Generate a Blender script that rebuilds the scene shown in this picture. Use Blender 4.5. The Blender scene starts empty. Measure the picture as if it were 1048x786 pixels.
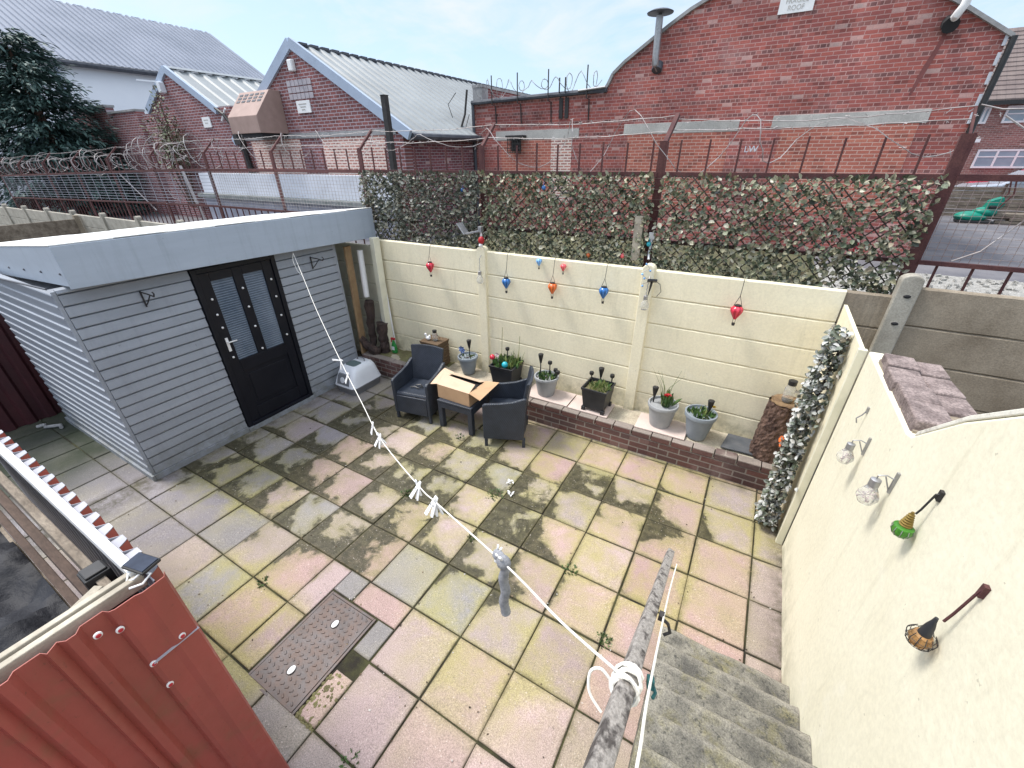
import bpy, math, random
from mathutils import Vector, Matrix
random.seed(7)
R = math.radians
scn = bpy.context.scene
COL = scn.collection

# ------------------------------------------------------------------ camera, sky, sun, exposure
cd = bpy.data.cameras.new('camera')
cam = bpy.data.objects.new('camera', cd)
COL.objects.link(cam)
PITCH, YAW, ROLL = R(28.956), R(30.095), R(-0.648)
fw = Vector((-math.sin(YAW) * math.cos(PITCH), math.cos(YAW) * math.cos(PITCH), -math.sin(PITCH)))
right0 = Vector((math.cos(YAW), math.sin(YAW), 0))
up0 = right0.cross(fw)
c_, s_ = math.cos(ROLL), math.sin(ROLL)
right = right0 * c_ + up0 * s_
up = up0 * c_ - right0 * s_
m3 = Matrix((right, up, -fw)).transposed()
cam.matrix_world = Matrix.Translation((1.2457, -1.3385, 3.1315)) @ m3.to_4x4()
cd.sensor_width = 36.0
cd.lens = 423.19 / 1048 * 36
cd.clip_start = 0.05
cd.clip_end = 2000
scn.camera = cam

SUN_DIR = Vector((-0.47, -0.12, 0.87)).normalized()     # towards the sun
SUN_EL = math.asin(SUN_DIR.z)
SUN_ROT = math.atan2(SUN_DIR.x, SUN_DIR.y)
w = bpy.data.worlds.new('World')
scn.world = w
w.use_nodes = True
nt = w.node_tree
bg = nt.nodes['Background']
sky = nt.nodes.new('ShaderNodeTexSky')
sky.sky_type = 'NISHITA'
sky.sun_disc = False
sky.sun_elevation = SUN_EL
sky.sun_rotation = SUN_ROT
sky.air_density = 1.0
sky.dust_density = 1.6
tc = nt.nodes.new('ShaderNodeTexCoord')
mp = nt.nodes.new('ShaderNodeMapping')
mp.inputs['Scale'].default_value = (1.0, 1.0, 3.2)
nt.links.new(tc.outputs['Generated'], mp.inputs['Vector'])
cn = nt.nodes.new('ShaderNodeTexNoise')
cn.inputs['Scale'].default_value = 3.4
cn.inputs['Detail'].default_value = 8
cn.inputs['Roughness'].default_value = 0.6
cn.inputs['Distortion'].default_value = 0.5
nt.links.new(mp.outputs['Vector'], cn.inputs['Vector'])
cr = nt.nodes.new('ShaderNodeMapRange')
cr.inputs['From Min'].default_value = 0.44
cr.inputs['From Max'].default_value = 0.66
cr.inputs['To Min'].default_value = 0.0
cr.inputs['To Max'].default_value = 0.90
nt.links.new(cn.outputs['Fac'], cr.inputs['Value'])
def wmix(f, a, b, blend='MIX'):
    m_ = nt.nodes.new('ShaderNodeMix')
    m_.data_type = 'RGBA'
    m_.blend_type = blend
    for s_i, v_ in ((0, f), (6, a), (7, b)):
        if isinstance(v_, bpy.types.NodeSocket):
            nt.links.new(v_, m_.inputs[s_i])
        else:
            m_.inputs[s_i].default_value = v_
    return m_.outputs[2]
sepz = nt.nodes.new('ShaderNodeSeparateXYZ')
nt.links.new(tc.outputs['Generated'], sepz.inputs[0])
zr = nt.nodes.new('ShaderNodeMapRange')
zr.interpolation_type = 'SMOOTHSTEP'
zr.inputs['From Min'].default_value = 0.30
zr.inputs['From Max'].default_value = 0.62
nt.links.new(sepz.outputs[2], zr.inputs['Value'])
low = wmix(0.72, sky.outputs['Color'], (1.75, 2.30, 3.00, 1))
low = wmix(cr.outputs['Result'], low, (2.75, 2.95, 3.15, 1))
high = wmix(0.72, sky.outputs['Color'], (5.4, 5.75, 6.2, 1))
nt.links.new(wmix(zr.outputs['Result'], low, high), bg.inputs['Color'])
bg.inputs['Strength'].default_value = 0.15

sl = bpy.data.lights.new('sun', 'SUN')
so = bpy.data.objects.new('sun', sl)
COL.objects.link(so)
sl.energy = 1.9
sl.angle = R(16)
sl.color = (1.0, 0.955, 0.90)
so.rotation_euler = SUN_DIR.to_track_quat('Z', 'Y').to_euler()

vs = scn.view_settings
vs.view_transform = 'Standard'
vs.look = 'None'
vs.gamma = 1
vs.use_curve_mapping = False
vs.exposure = 1.12

# ------------------------------------------------------------------ materials
class NB:
    def __init__(self, name):
        self.m = bpy.data.materials.new(name)
        self.m.use_nodes = True
        self.t = self.m.node_tree
        self.b = self.t.nodes['Principled BSDF']
    def n(self, typ, **kw):
        nd = self.t.nodes.new(typ)
        for k, v in kw.items():
            if k in nd.inputs.keys():
                self.put(nd.inputs[k], v)
            else:
                setattr(nd, k, v)
        return nd
    def put(self, sock, v):
        if isinstance(v, bpy.types.NodeSocket):
            self.t.links.new(v, sock)
        elif isinstance(v, tuple) and len(v) == 3 and sock.type == 'RGBA':
            sock.default_value = (*v, 1)
        else:
            sock.default_value = v
    def math(self, op, a, b=0.0, clamp=False):
        nd = self.t.nodes.new('ShaderNodeMath')
        nd.operation = op
        nd.use_clamp = clamp
        self.put(nd.inputs[0], a)
        self.put(nd.inputs[1], b)
        return nd.outputs[0]
    def mix(self, f, a, b, blend='MIX'):
        nd = self.t.nodes.new('ShaderNodeMix')
        nd.data_type = 'RGBA'
        nd.blend_type = blend
        self.put(nd.inputs[0], f)
        self.put(nd.inputs[6], a)
        self.put(nd.inputs[7], b)
        return nd.outputs[2]
    def rng(self, v, a, b, c=0.0, d=1.0, smooth=False):
        nd = self.t.nodes.new('ShaderNodeMapRange')
        if smooth:
            nd.interpolation_type = 'SMOOTHSTEP'
        self.put(nd.inputs['Value'], v)
        for k, x in zip(('From Min', 'From Max', 'To Min', 'To Max'), (a, b, c, d)):
            nd.inputs[k].default_value = x
        return nd.outputs[0]
    def pos(self):
        return self.t.nodes.new('ShaderNodeNewGeometry').outputs['Position']
    def objc(self):
        return self.t.nodes.new('ShaderNodeTexCoord').outputs['Object']
    def sep(self, v):
        nd = self.t.nodes.new('ShaderNodeSeparateXYZ')
        self.put(nd.inputs[0], v)
        return nd.outputs
    def comb(self, x, y, z=0.0):
        nd = self.t.nodes.new('ShaderNodeCombineXYZ')
        for s, v in zip(nd.inputs, (x, y, z)):
            self.put(s, v)
        return nd.outputs[0]
    def vmap(self, v, scale=(1, 1, 1), rot=(0, 0, 0), loc=(0, 0, 0)):
        nd = self.t.nodes.new('ShaderNodeMapping')
        self.put(nd.inputs['Vector'], v)
        nd.inputs['Scale'].default_value = scale
        nd.inputs['Rotation'].default_value = rot
        nd.inputs['Location'].default_value = loc
        return nd.outputs[0]
    def noise(self, v, scale, detail=6, rough=0.6, dist=0.0):
        nd = self.t.nodes.new('ShaderNodeTexNoise')
        self.put(nd.inputs['Vector'], v)
        nd.inputs['Scale'].default_value = scale
        nd.inputs['Detail'].default_value = detail
        nd.inputs['Roughness'].default_value = rough
        nd.inputs['Distortion'].default_value = dist
        return nd.outputs['Fac']
    def bump(self, h, strength=0.3, dist=0.01):
        nd = self.t.nodes.new('ShaderNodeBump')
        self.put(nd.inputs['Height'], h)
        nd.inputs['Strength'].default_value = strength
        nd.inputs['Distance'].default_value = dist
        self.put(self.b.inputs['Normal'], nd.outputs[0])
    def done(self, col=None, rough=None, metal=None, spec=None):
        if col is not None:
            self.put(self.b.inputs['Base Color'], col)
        if rough is not None:
            self.put(self.b.inputs['Roughness'], rough)
        if metal is not None:
            self.b.inputs['Metallic'].default_value = metal
        if spec is not None:
            self.b.inputs['Specular IOR Level'].default_value = spec
        return self.m

def pm(name, c1, c2=None, scale=6.0, rough=0.75, bump=0.0, bscale=60.0, bdist=0.004, metal=0.0, spec=0.4,
       lo=0.35, hi=0.65, stretch=(1, 1, 1), speck=0.0):
    """weathered plain surface: two tones mixed by noise, fine speckle, bump"""
    k = NB(name)
    p = k.vmap(k.pos(), scale=stretch)
    c2 = c2 or tuple(x * 0.8 for x in c1)
    f = k.rng(k.noise(p, scale, 8, 0.62), lo, hi)
    col = k.mix(f, c1, c2)
    if speck:
        g = k.rng(k.noise(p, bscale * 1.3, 3, 0.7), 0.35, 0.65, 1 - speck, 1 + speck)
        col = k.mix(1.0, col, k.comb(g, g, g), 'MULTIPLY')
    if bump:
        k.bump(k.noise(p, bscale, 6, 0.65), bump, bdist)
    return k.done(col, rough, metal, spec)

def leafmat(name, cols, rough=0.55, sub=0.0):
    k = NB(name)
    g = k.t.nodes.new('ShaderNodeNewGeometry')
    ramp = k.t.nodes.new('ShaderNodeValToRGB')
    k.put(ramp.inputs[0], g.outputs['Random Per Island'])
    e = ramp.color_ramp.elements
    ramp.color_ramp.interpolation = 'CONSTANT'
    n = len(cols)
    e[0].position = 0
    e[0].color = (*cols[0], 1)
    e[1].position = 1 / n
    e[1].color = (*cols[1 % n], 1)
    for i in range(2, n):
        x = e.new(i / n)
        x.color = (*cols[i], 1)
    g2 = k.noise(k.pos(), 90, 3, 0.6)
    v = k.rng(g2, 0.3, 0.7, 0.75, 1.25)
    col = k.mix(1.0, ramp.outputs[0], k.comb(v, v, v), 'MULTIPLY')
    return k.done(col, rough, 0, 0.5)

def brick_mat(name, axis, cA, cB, hA, hB, mortar, garden=True, stain=0.5, length=0.225, row=0.075, msize=0.010, patch=(0.75, 0.60, 0.55)):
    k = NB(name)
    x, y, z = k.sep(k.pos())[:3]
    u = x if axis == 'x' else y
    wob = k.noise(k.pos(), 2.0, 3)
    z2 = k.math('ADD', z, k.math('MULTIPLY', k.math('SUBTRACT', wob, 0.5), 0.012))
    v = k.comb(u, z2, 0.0)
    def bt(c1, c2, wd):
        b = k.t.nodes.new('ShaderNodeTexBrick')
        k.put(b.inputs['Vector'], v)
        b.inputs['Color1'].default_value = (*c1, 1)
        b.inputs['Color2'].default_value = (*c2, 1)
        b.inputs['Mortar'].default_value = (*mortar, 1)
        b.inputs['Scale'].default_value = 1
        b.inputs['Mortar Size'].default_value = msize
        b.inputs['Mortar Smooth'].default_value = 0.3
        b.inputs['Brick Width'].default_value = wd
        b.inputs['Row Height'].default_value = row
        return b
    s = bt(cA, cB, length)
    if garden:
        h = bt(hA, hB, length / 2)
        rowi = k.math('FLOOR', k.math('DIVIDE', z2, row))
        msk = k.math('LESS_THAN', k.math('ABSOLUTE', k.math('MODULO', rowi, 4.0)), 0.5)
        col = k.mix(msk, s.outputs['Color'], h.outputs['Color'])
        facn = k.mix(msk, s.outputs['Fac'], h.outputs['Fac'])
        fac = k.sep(facn)[0]
    else:
        col = s.outputs['Color']
        fac = s.outputs['Fac']
    # single odd bricks, chosen cell by cell
    cell = k.t.nodes.new('ShaderNodeTexWhiteNoise')
    cell.noise_dimensions = '2D'
    uu = k.math('ADD', k.math('DIVIDE', u, length), k.math('MULTIPLY', k.math('MODULO', k.math('FLOOR', k.math('DIVIDE', z2, row)), 2.0), 0.5))
    k.put(cell.inputs['Vector'], k.comb(k.math('FLOOR', uu), k.math('FLOOR', k.math('DIVIDE', z2, row))))
    inv = k.math('SUBTRACT', 1.0, fac)
    pale = k.math('MULTIPLY', k.math('GREATER_THAN', cell.outputs['Value'], 0.965), inv)
    dark = k.math('MULTIPLY', k.math('LESS_THAN', cell.outputs['Value'], 0.14), inv)
    col = k.mix(k.math('MULTIPLY', pale, 0.38), col, patch)
    col = k.mix(k.math('MULTIPLY', dark, 0.40), col, (0.07, 0.035, 0.035))
    big = k.noise(k.vmap(k.pos(), scale=(1, 1, 1.6)), 0.55, 7, 0.62)
    g = k.rng(big, 0.3, 0.7, 1 - 0.45 * stain, 1 + 0.28 * stain)
    col = k.mix(1.0, col, k.comb(g, g, g), 'MULTIPLY')
    eff = k.rng(k.noise(k.pos(), 1.1, 8, 0.7), 0.56, 0.75, 0, 0.20 * stain)
    col = k.mix(eff, col, (0.62, 0.5, 0.48))
    fine = k.rng(k.noise(k.pos(), 60, 4, 0.7), 0.3, 0.7, 0.82, 1.18)
    col = k.mix(1.0, col, k.comb(fine, fine, fine), 'MULTIPLY')
    k.bump(k.math('SUBTRACT', 1.0, fac), 0.6, 0.008)
    return k.done(col, 0.9, 0, 0.25)

def corr_mat(name, c1, c2, axis, pitch, rough=0.45, metal=0.0, bumpd=0.03, noise=3.0):
    """profiled metal sheet seen from far: ribs as bump on the real roof surface"""
    k = NB(name)
    x, y, z = k.sep(k.pos())[:3]
    u = {'x': x, 'y': y}[axis]
    s = k.math('SINE', k.math('MULTIPLY', u, 2 * math.pi / pitch))
    h = k.rng(s, -0.4, 0.4)
    f = k.rng(k.noise(k.pos(), noise, 6, 0.6), 0.35, 0.65)
    col = k.mix(f, c1, c2)
    k.bump(h, 1.0, bumpd)
    return k.done(col, rough, metal, 0.4)

M = {}
def painted_wall(name, c1, c2, scale, bscale, zbase, grime, dist=0.006, axis='x'):
    """painted masonry: patchy paint, faint run streaks, splash grime near the foot, a few dark scuffs"""
    k = NB(name)
    p = k.pos()
    x, y, z = k.sep(p)[:3]
    col = k.mix(k.rng(k.noise(p, scale, 8, 0.65), 0.3, 0.7), c1, c2)
    st = k.vmap(p, scale=(5, 5, 0.45))
    sf = k.rng(k.noise(st, 2.2, 7, 0.7), 0.55, 0.78, 0, 0.34)
    col = k.mix(sf, col, (0.42, 0.39, 0.27))
    pt = k.rng(k.noise(k.vmap(p, loc=(3, 5, 1)), 2.3, 8, 0.7), 0.60, 0.72, 0, 0.30)
    col = k.mix(pt, col, (0.86, 0.84, 0.75))
    gz = k.rng(z, zbase, zbase + 0.34, 1.0, 0.0)
    gf = k.math('MULTIPLY', gz, k.rng(k.noise(p, 7, 8, 0.7), 0.38, 0.66))
    col = k.mix(k.math('MULTIPLY', gf, grime), col, (0.20, 0.185, 0.105))
    sc = k.rng(k.noise(p, 21, 3, 0.6), 0.715, 0.735, 0, 0.5)
    col = k.mix(sc, col, (0.33, 0.30, 0.23))
    g = k.rng(k.noise(p, bscale * 1.3, 3, 0.7), 0.35, 0.65, 0.95, 1.05)
    col = k.mix(1.0, col, k.comb(g, g, g), 'MULTIPLY')
    k.bump(k.math('ADD', k.noise(p, bscale, 6, 0.65), k.math('MULTIPLY', k.noise(p, 5, 5), 0.7)), 0.32, dist)
    return k.done(col, 0.82, 0, 0.4)
M['cream'] = painted_wall('cream_paint', (0.84, 0.775, 0.58), (0.78, 0.71, 0.515), 2.2, 38, 0.30, 0.75)
M['render'] = painted_wall('cream_render', (0.80, 0.765, 0.61), (0.72, 0.68, 0.525), 1.5, 26, 0.0, 0.6)
M['cream_edge'] = pm('cream_board', (0.76, 0.73, 0.58), (0.64, 0.62, 0.48), 5, 0.7, 0.25, 60)
M['conc'] = pm('weathered_concrete', (0.18, 0.145, 0.105), (0.33, 0.28, 0.215), 2.6, 0.95, 0.6, 70, 0.005, speck=0.16, lo=0.3, hi=0.7)
M['conc_pale'] = pm('pale_concrete', (0.40, 0.375, 0.32), (0.28, 0.26, 0.22), 4.5, 0.95, 0.5, 70, 0.005, speck=0.15)
M['lintel'] = pm('grey_lintel', (0.50, 0.48, 0.45), (0.35, 0.335, 0.315), 1.8, 0.9, 0.3, 40, speck=0.15)
def shed_paint(name, c1, c2, drip):
    k = NB(name)
    p = k.pos()
    x, y, z = k.sep(p)[:3]
    col = k.mix(k.rng(k.noise(k.vmap(p, scale=(0.5, 0.5, 3)), 3, 7, 0.65), 0.3, 0.7), c1, c2)
    # each board faded a little differently
    bd = k.t.nodes.new('ShaderNodeTexWhiteNoise')
    bd.noise_dimensions = '1D'
    k.put(bd.inputs['W'], k.math('FLOOR', k.math('DIVIDE', k.math('SUBTRACT', z, 0.07), 0.107)))
    v = k.rng(bd.outputs['Value'], 0, 1, 0.93, 1.07) if not drip else 1.0
    col = k.mix(1.0, col, k.comb(v, v, v), 'MULTIPLY')
    dr = k.rng(k.noise(k.vmap(p, scale=(7, 7, 0.6)), 1.6, 7, 0.7), 0.52, 0.74, 0, 0.42)
    col = k.mix(dr, col, tuple(q * 0.62 for q in c1))
    if not drip:
        gf = k.math('MULTIPLY', k.rng(z, 0.0, 0.42, 1, 0), k.rng(k.noise(p, 8, 8, 0.7), 0.36, 0.62))
        col = k.mix(k.math('MULTIPLY', gf, 0.7), col, (0.13, 0.13, 0.10))
    sp_ = k.rng(k.noise(p, 34, 3, 0.6), 0.70, 0.73, 0, 0.6)
    col = k.mix(sp_, col, (0.12, 0.13, 0.14))
    k.bump(k.noise(k.vmap(p, scale=(1, 0.25, 2)), 45, 6), 0.2, 0.003)
    return k.done(col, 0.5, 0, 0.4)
M['shed'] = shed_paint('grey_timber_paint', (0.30, 0.325, 0.37), (0.255, 0.28, 0.32), False)
M['fascia'] = shed_paint('pale_fascia_paint', (0.38, 0.435, 0.51), (0.34, 0.39, 0.46), True)
M['felt'] = pm('white_roof', (0.84, 0.84, 0.82), (0.76, 0.76, 0.74), 3.0, 0.5, 0.15, 30)
M['black_gloss'] = pm('black_door_paint', (0.007, 0.008, 0.013), (0.011, 0.012, 0.018), 3, 0.4, 0.05, 40, spec=0.25)
M['white'] = pm('white_plastic', (0.80, 0.80, 0.80), (0.74, 0.74, 0.74), 8, 0.4)
M['rope'] = pm('white_line', (0.82, 0.80, 0.74), (0.70, 0.68, 0.62), 30, 0.7, 0.6, 300, 0.002)
M['rattan'] = None
M['soil'] = pm('potting_soil', (0.035, 0.026, 0.018), (0.06, 0.045, 0.03), 30, 0.95, 1.0, 120, 0.01)
M['pot_grey'] = pm('grey_pot', (0.34, 0.35, 0.36), (0.28, 0.29, 0.30), 5, 0.5, 0.1, 60)
M['pot_blue'] = pm('blue_grey_pot', (0.25, 0.285, 0.32), (0.205, 0.235, 0.265), 5, 0.45, 0.1, 60)
M['pot_black'] = pm('black_pot', (0.018, 0.020, 0.024), (0.03, 0.032, 0.036), 8, 0.45, 0.2, 60)
M['black_plastic'] = pm('black_plastic', (0.016, 0.016, 0.017), (0.028, 0.028, 0.029), 10, 0.4)
M['rust'] = pm('rusty_steel', (0.068, 0.024, 0.026), (0.105, 0.042, 0.038), 9, 0.8, 0.4, 80, speck=0.2)
M['wire'] = pm('galvanised_wire', (0.44, 0.42, 0.42), (0.28, 0.24, 0.23), 6, 0.6, metal=0.25)
M['rusty_wire'] = pm('rusty_wire', (0.34, 0.29, 0.28), (0.22, 0.14, 0.12), 6, 0.7, metal=0.2)
M['mesh_dark'] = pm('dull_weld_mesh', (0.36, 0.37, 0.42), (0.27, 0.27, 0.31), 3, 0.7, metal=0.2)
M['tile'] = pm('pink_tile', (0.62, 0.51, 0.46), (0.52, 0.43, 0.39), 4, 0.6, 0.2, 80, speck=0.06)
M['slate'] = pm('dark_slate', (0.07, 0.078, 0.09), (0.11, 0.115, 0.125), 9, 0.5, 0.4, 50)
M['bark'] = pm('bark', (0.055, 0.032, 0.026), (0.16, 0.10, 0.075), 16, 0.95, 1.0, 40, 0.02, stretch=(1, 1, 0.45), speck=0.4)
M['endgrain'] = pm('cut_log', (0.26, 0.175, 0.095), (0.10, 0.06, 0.035), 14, 0.9, 0.5, 60)
M['char'] = pm('charred_wood', (0.028, 0.020, 0.019), (0.075, 0.05, 0.042), 12, 0.9, 1.0, 40, 0.012, stretch=(1, 1, 0.3))
M['oldwood'] = pm('weathered_timber', (0.12, 0.095, 0.072), (0.25, 0.21, 0.165), 9, 0.9, 0.6, 60, stretch=(0.3, 1, 1), speck=0.25)
M['brownwood'] = pm('brown_timber', (0.055, 0.036, 0.028), (0.10, 0.068, 0.052), 7, 0.85, 0.5, 50, stretch=(0.3, 1, 1), speck=0.2)
M['palewood'] = pm('pale_timber', (0.46, 0.415, 0.335), (0.30, 0.265, 0.21), 9, 0.8, 0.4, 70, stretch=(0.5, 0.5, 1), speck=0.1)
M['plank'] = pm('tan_plank', (0.36, 0.24, 0.13), (0.25, 0.16, 0.09), 8, 0.8, 0.4, 60)
M['card'] = pm('cardboard', (0.50, 0.325, 0.19), (0.44, 0.285, 0.165), 5, 0.85, 0.1, 90)
M['card_in'] = pm('cardboard_pale', (0.62, 0.47, 0.34), (0.56, 0.41, 0.29), 5, 0.85, 0.1, 90)
k = NB('red_metal_sheet')
p = k.pos()
col = k.mix(k.rng(k.noise(k.vmap(p, scale=(1, 1, 0.5)), 3.5, 7, 0.6), 0.3, 0.7), (0.37, 0.075, 0.062), (0.26, 0.066, 0.048))
col = k.mix(k.rng(k.noise(p, 4.2, 8, 0.7), 0.55, 0.74, 0, 0.6), col, (0.17, 0.10, 0.05))
col = k.mix(k.rng(k.noise(p, 45, 6, 0.7), 0.63, 0.70, 0, 0.6), col, (0.12, 0.045, 0.03))
k.bump(k.math('ADD', k.noise(p, 9, 4), k.math('MULTIPLY', k.noise(p, 70, 4), 0.15)), 0.35, 0.008)
M['red_sheet'] = k.done(col, k.rng(k.noise(p, 12, 6), 0.3, 0.7, 0.3, 0.62), 0, 0.5)
M['maroon'] = pm('maroon_sheet', (0.06, 0.016, 0.02), (0.04, 0.012, 0.016), 3, 0.55, 0.1, 20)
M['grey_back'] = pm('grey_sheet_back', (0.42, 0.42, 0.46), (0.33, 0.33, 0.37), 5, 0.4)
M['black_sheet'] = pm('black_polythene', (0.006, 0.007, 0.011), (0.015, 0.016, 0.022), 3, 0.65, 0.6, 6, 0.03)
M['red_cap'] = pm('red_screw_cap', (0.45, 0.03, 0.04), (0.40, 0.02, 0.03), 9, 0.4)
M['iron'] = None
M['steel'] = pm('dull_steel', (0.42, 0.42, 0.43), (0.32, 0.32, 0.33), 20, 0.45, metal=0.7)
M['black_metal'] = pm('black_iron', (0.02, 0.02, 0.022), (0.04, 0.036, 0.034), 14, 0.6)
M['pole'] = pm('paint_worn_pole', (0.30, 0.275, 0.25), (0.075, 0.065, 0.06), 40, 0.9, 0.9, 120, 0.003, lo=0.50, hi=0.62, speck=0.3, stretch=(1, 0.5, 0.5))
M['solar'] = pm('solar_cell', (0.012, 0.018, 0.035), (0.025, 0.035, 0.06), 30, 0.12)
M['cloth'] = pm('grey_fabric', (0.20, 0.205, 0.225), (0.33, 0.335, 0.355), 40, 0.95, 0.8, 160, 0.006)
M['litter_white'] = pm('pale_hood', (0.74, 0.77, 0.82), (0.68, 0.71, 0.76), 4, 0.35)
M['litter_grey'] = pm('grey_tray', (0.19, 0.20, 0.22), (0.16, 0.17, 0.19), 4, 0.4)
M['litter_green'] = pm('smoked_flap', (0.12, 0.17, 0.17), (0.10, 0.14, 0.14), 4, 0.25)
M['asphalt'] = pm('asphalt', (0.10, 0.10, 0.115), (0.16, 0.155, 0.165), 1.2, 0.85, 0.4, 60, speck=0.2)
M['gravel'] = pm('gravel', (0.24, 0.235, 0.22), (0.42, 0.41, 0.38), 22, 0.95, 1.0, 40, 0.03, speck=0.35)
M['earth'] = pm('earth', (0.10, 0.085, 0.065), (0.16, 0.14, 0.11), 2, 0.95, 0.6, 30)
M['moss_earth'] = pm('mossy_bed', (0.20, 0.19, 0.085), (0.13, 0.115, 0.06), 9, 0.95, 0.9, 60, 0.01, speck=0.3)
M['mortar_bed'] = pm('cream_mortar', (0.52, 0.47, 0.36), (0.36, 0.31, 0.24), 6, 0.95, 0.7, 50, speck=0.2)
M['coping'] = pm('mauve_coping', (0.27, 0.215, 0.20), (0.15, 0.115, 0.108), 9, 0.95, 0.9, 60, 0.008, speck=0.35, lo=0.4, hi=0.6)
M['flake'] = pm('flaking_paint', (0.70, 0.68, 0.60), (0.38, 0.34, 0.31), 7, 0.9, 0.6, 40, lo=0.52, hi=0.66)
M['hood'] = pm('brown_metal_hood', (0.36, 0.25, 0.215), (0.29, 0.20, 0.17), 3, 0.6, 0.1, 20)
M['whitewall'] = pm('white_cladding', (0.84, 0.86, 0.90), (0.78, 0.80, 0.85), 0.4, 0.6)
M['whiterender'] = pm('white_masonry_paint', (0.66, 0.68, 0.74), (0.54, 0.56, 0.61), 1.2, 0.85, 0.3, 20)
M['green_ledge'] = pm('mossy_ledge', (0.16, 0.18, 0.17), (0.25, 0.26, 0.26), 3, 0.95, 0.4, 20)
M['blockwall'] = pm('pale_blockwork', (0.40, 0.40, 0.47), (0.30, 0.30, 0.34), 2.5, 0.9, 0.4, 20)
M['fascia_far'] = pm('grey_verge_trim', (0.36, 0.43, 0.54), (0.31, 0.37, 0.47), 2, 0.5)
M['dark_gutter'] = pm('dark_gutter', (0.05, 0.055, 0.07), (0.09, 0.095, 0.11), 4, 0.6)
M['lead'] = pm('old_coping', (0.22, 0.22, 0.225), (0.34, 0.34, 0.34), 4, 0.8, 0.3, 30)
M['blue_dark'] = pm('blue_steel', (0.03, 0.055, 0.12), (0.045, 0.07, 0.14), 2, 0.5)
M['glassblock'] = pm('glass_block', (0.44, 0.40, 0.42), (0.34, 0.30, 0.33), 8, 0.3)
M['window_glass'] = pm('window_glass', (0.22, 0.29, 0.36), (0.30, 0.37, 0.43), 1.2, 0.06, spec=0.8)
M['dark'] = pm('soot', (0.02, 0.02, 0.022), None, 5, 0.8)
M['green_plastic'] = pm('green_plastic', (0.0, 0.22, 0.15), (0.0, 0.17, 0.12), 4, 0.4)
M['carred'] = pm('red_car_paint', (0.45, 0.03, 0.07), (0.42, 0.028, 0.065), 4, 0.2)
M['carsilver'] = pm('silver_car_paint', (0.45, 0.48, 0.53), (0.42, 0.45, 0.50), 4, 0.2, metal=0.5)
M['stain_black'] = pm('soot_stain', (0.06, 0.04, 0.04), (0.09, 0.055, 0.05), 6, 0.9)

def glass(name, col, rough=0.03, trans=0.9):
    k = NB(name)
    k.b.inputs['Transmission Weight'].default_value = trans
    k.b.inputs['IOR'].default_value = 1.3
    n_ = k.rng(k.noise(k.objc(), 40, 3), 0.3, 0.7, 0.8, 1.1)
    return k.done(k.mix(1.0, col, k.comb(n_, n_, n_), 'MULTIPLY'), rough)
M['clear'] = glass('clear_glass', (0.94, 0.94, 0.92), 0.03, 0.82)
M['green_glass'] = glass('green_glass', (0.10, 0.34, 0.05), 0.05, 0.5)
M['amber_glass'] = glass('amber_glass', (0.55, 0.33, 0.15), 0.05, 0.6)
for nm, c in (('red', (0.42, 0.012, 0.035)), ('blue', (0.012, 0.10, 0.30)), ('orange', (0.50, 0.095, 0.012)), ('sky', (0.14, 0.32, 0.58)), ('pink', (0.62, 0.09, 0.10)), ('cyan', (0.02, 0.38, 0.47))):
    k = NB(nm + '_lustre')
    x, y, z = k.sep(k.objc())[:3]
    ang = k.math('SINE', k.math('MULTIPLY', k.math('ARCTAN2', y, x), 8.0))
    cc = k.mix(k.rng(ang, -0.2, 0.2), c, tuple(min(1, v * 1.7 + 0.02) for v in c))
    M[nm] = k.done(cc, 0.18, 0.0, 0.7)

# rattan weave
k = NB('woven_rattan')
p = k.vmap(k.objc(), scale=(1, 1, 1))
x, y, z = k.sep(p)[:3]
a = k.math('SINE', k.math('MULTIPLY', z, 300.0))
b = k.math('SINE', k.math('MULTIPLY', k.math('ADD', x, y), 260.0))
h = k.math('MULTIPLY', a, b)
col = k.mix(k.rng(h, -0.6, 0.6), (0.011, 0.015, 0.024), (0.048, 0.059, 0.080))
g = k.rng(k.noise(p, 9, 5), 0.3, 0.7, 0.8, 1.25)
col = k.mix(1.0, col, k.comb(g, g, g), 'MULTIPLY')
k.bump(h, 0.5, 0.003)
M['rattan'] = k.done(col, 0.42, 0, 0.5)

# cast iron cover
k = NB('cast_iron')
p = k.pos()
f = k.rng(k.noise(p, 7, 7), 0.35, 0.65)
col = k.mix(f, (0.115, 0.098, 0.096), (0.07, 0.06, 0.058))
r_ = k.rng(k.noise(p, 14, 5), 0.4, 0.6)
col = k.mix(k.math('MULTIPLY', r_, 0.4), col, (0.16, 0.09, 0.06))
k.bump(k.noise(p, 90, 4), 0.4, 0.003)
M['iron'] = k.done(col, 0.5, 0.2, 0.5)

# paving slabs: the tint of each slab is a colour attribute; moss, algae and damp patches have shapes of their own
k = NB('paving_slab')
p = k.pos()
x, y, z = k.sep(p)[:3]
att = k.t.nodes.new('ShaderNodeVertexColor')
att.layer_name = 'tint'
col = att.outputs['Color']
def blob(cx, cy, rx, ry):
    dx = k.math('DIVIDE', k.math('SUBTRACT', x, cx), rx)
    dy = k.math('DIVIDE', k.math('SUBTRACT', y, cy), ry)
    d = k.math('ADD', k.math('MULTIPLY', dx, dx), k.math('MULTIPLY', dy, dy))
    return k.rng(d, 0.0, 1.0, 1.0, 0.0)
def addall(l):
    o = l[0]
    for q in l[1:]:
        o = k.math('MAXIMUM', o, q)
    return o
fx0 = k.math('FRACT', k.math('ADD', k.math('DIVIDE', x, 0.46), 40.0))
fy0 = k.math('FRACT', k.math('ADD', k.math('DIVIDE', y, 0.46), 40.0))
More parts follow.
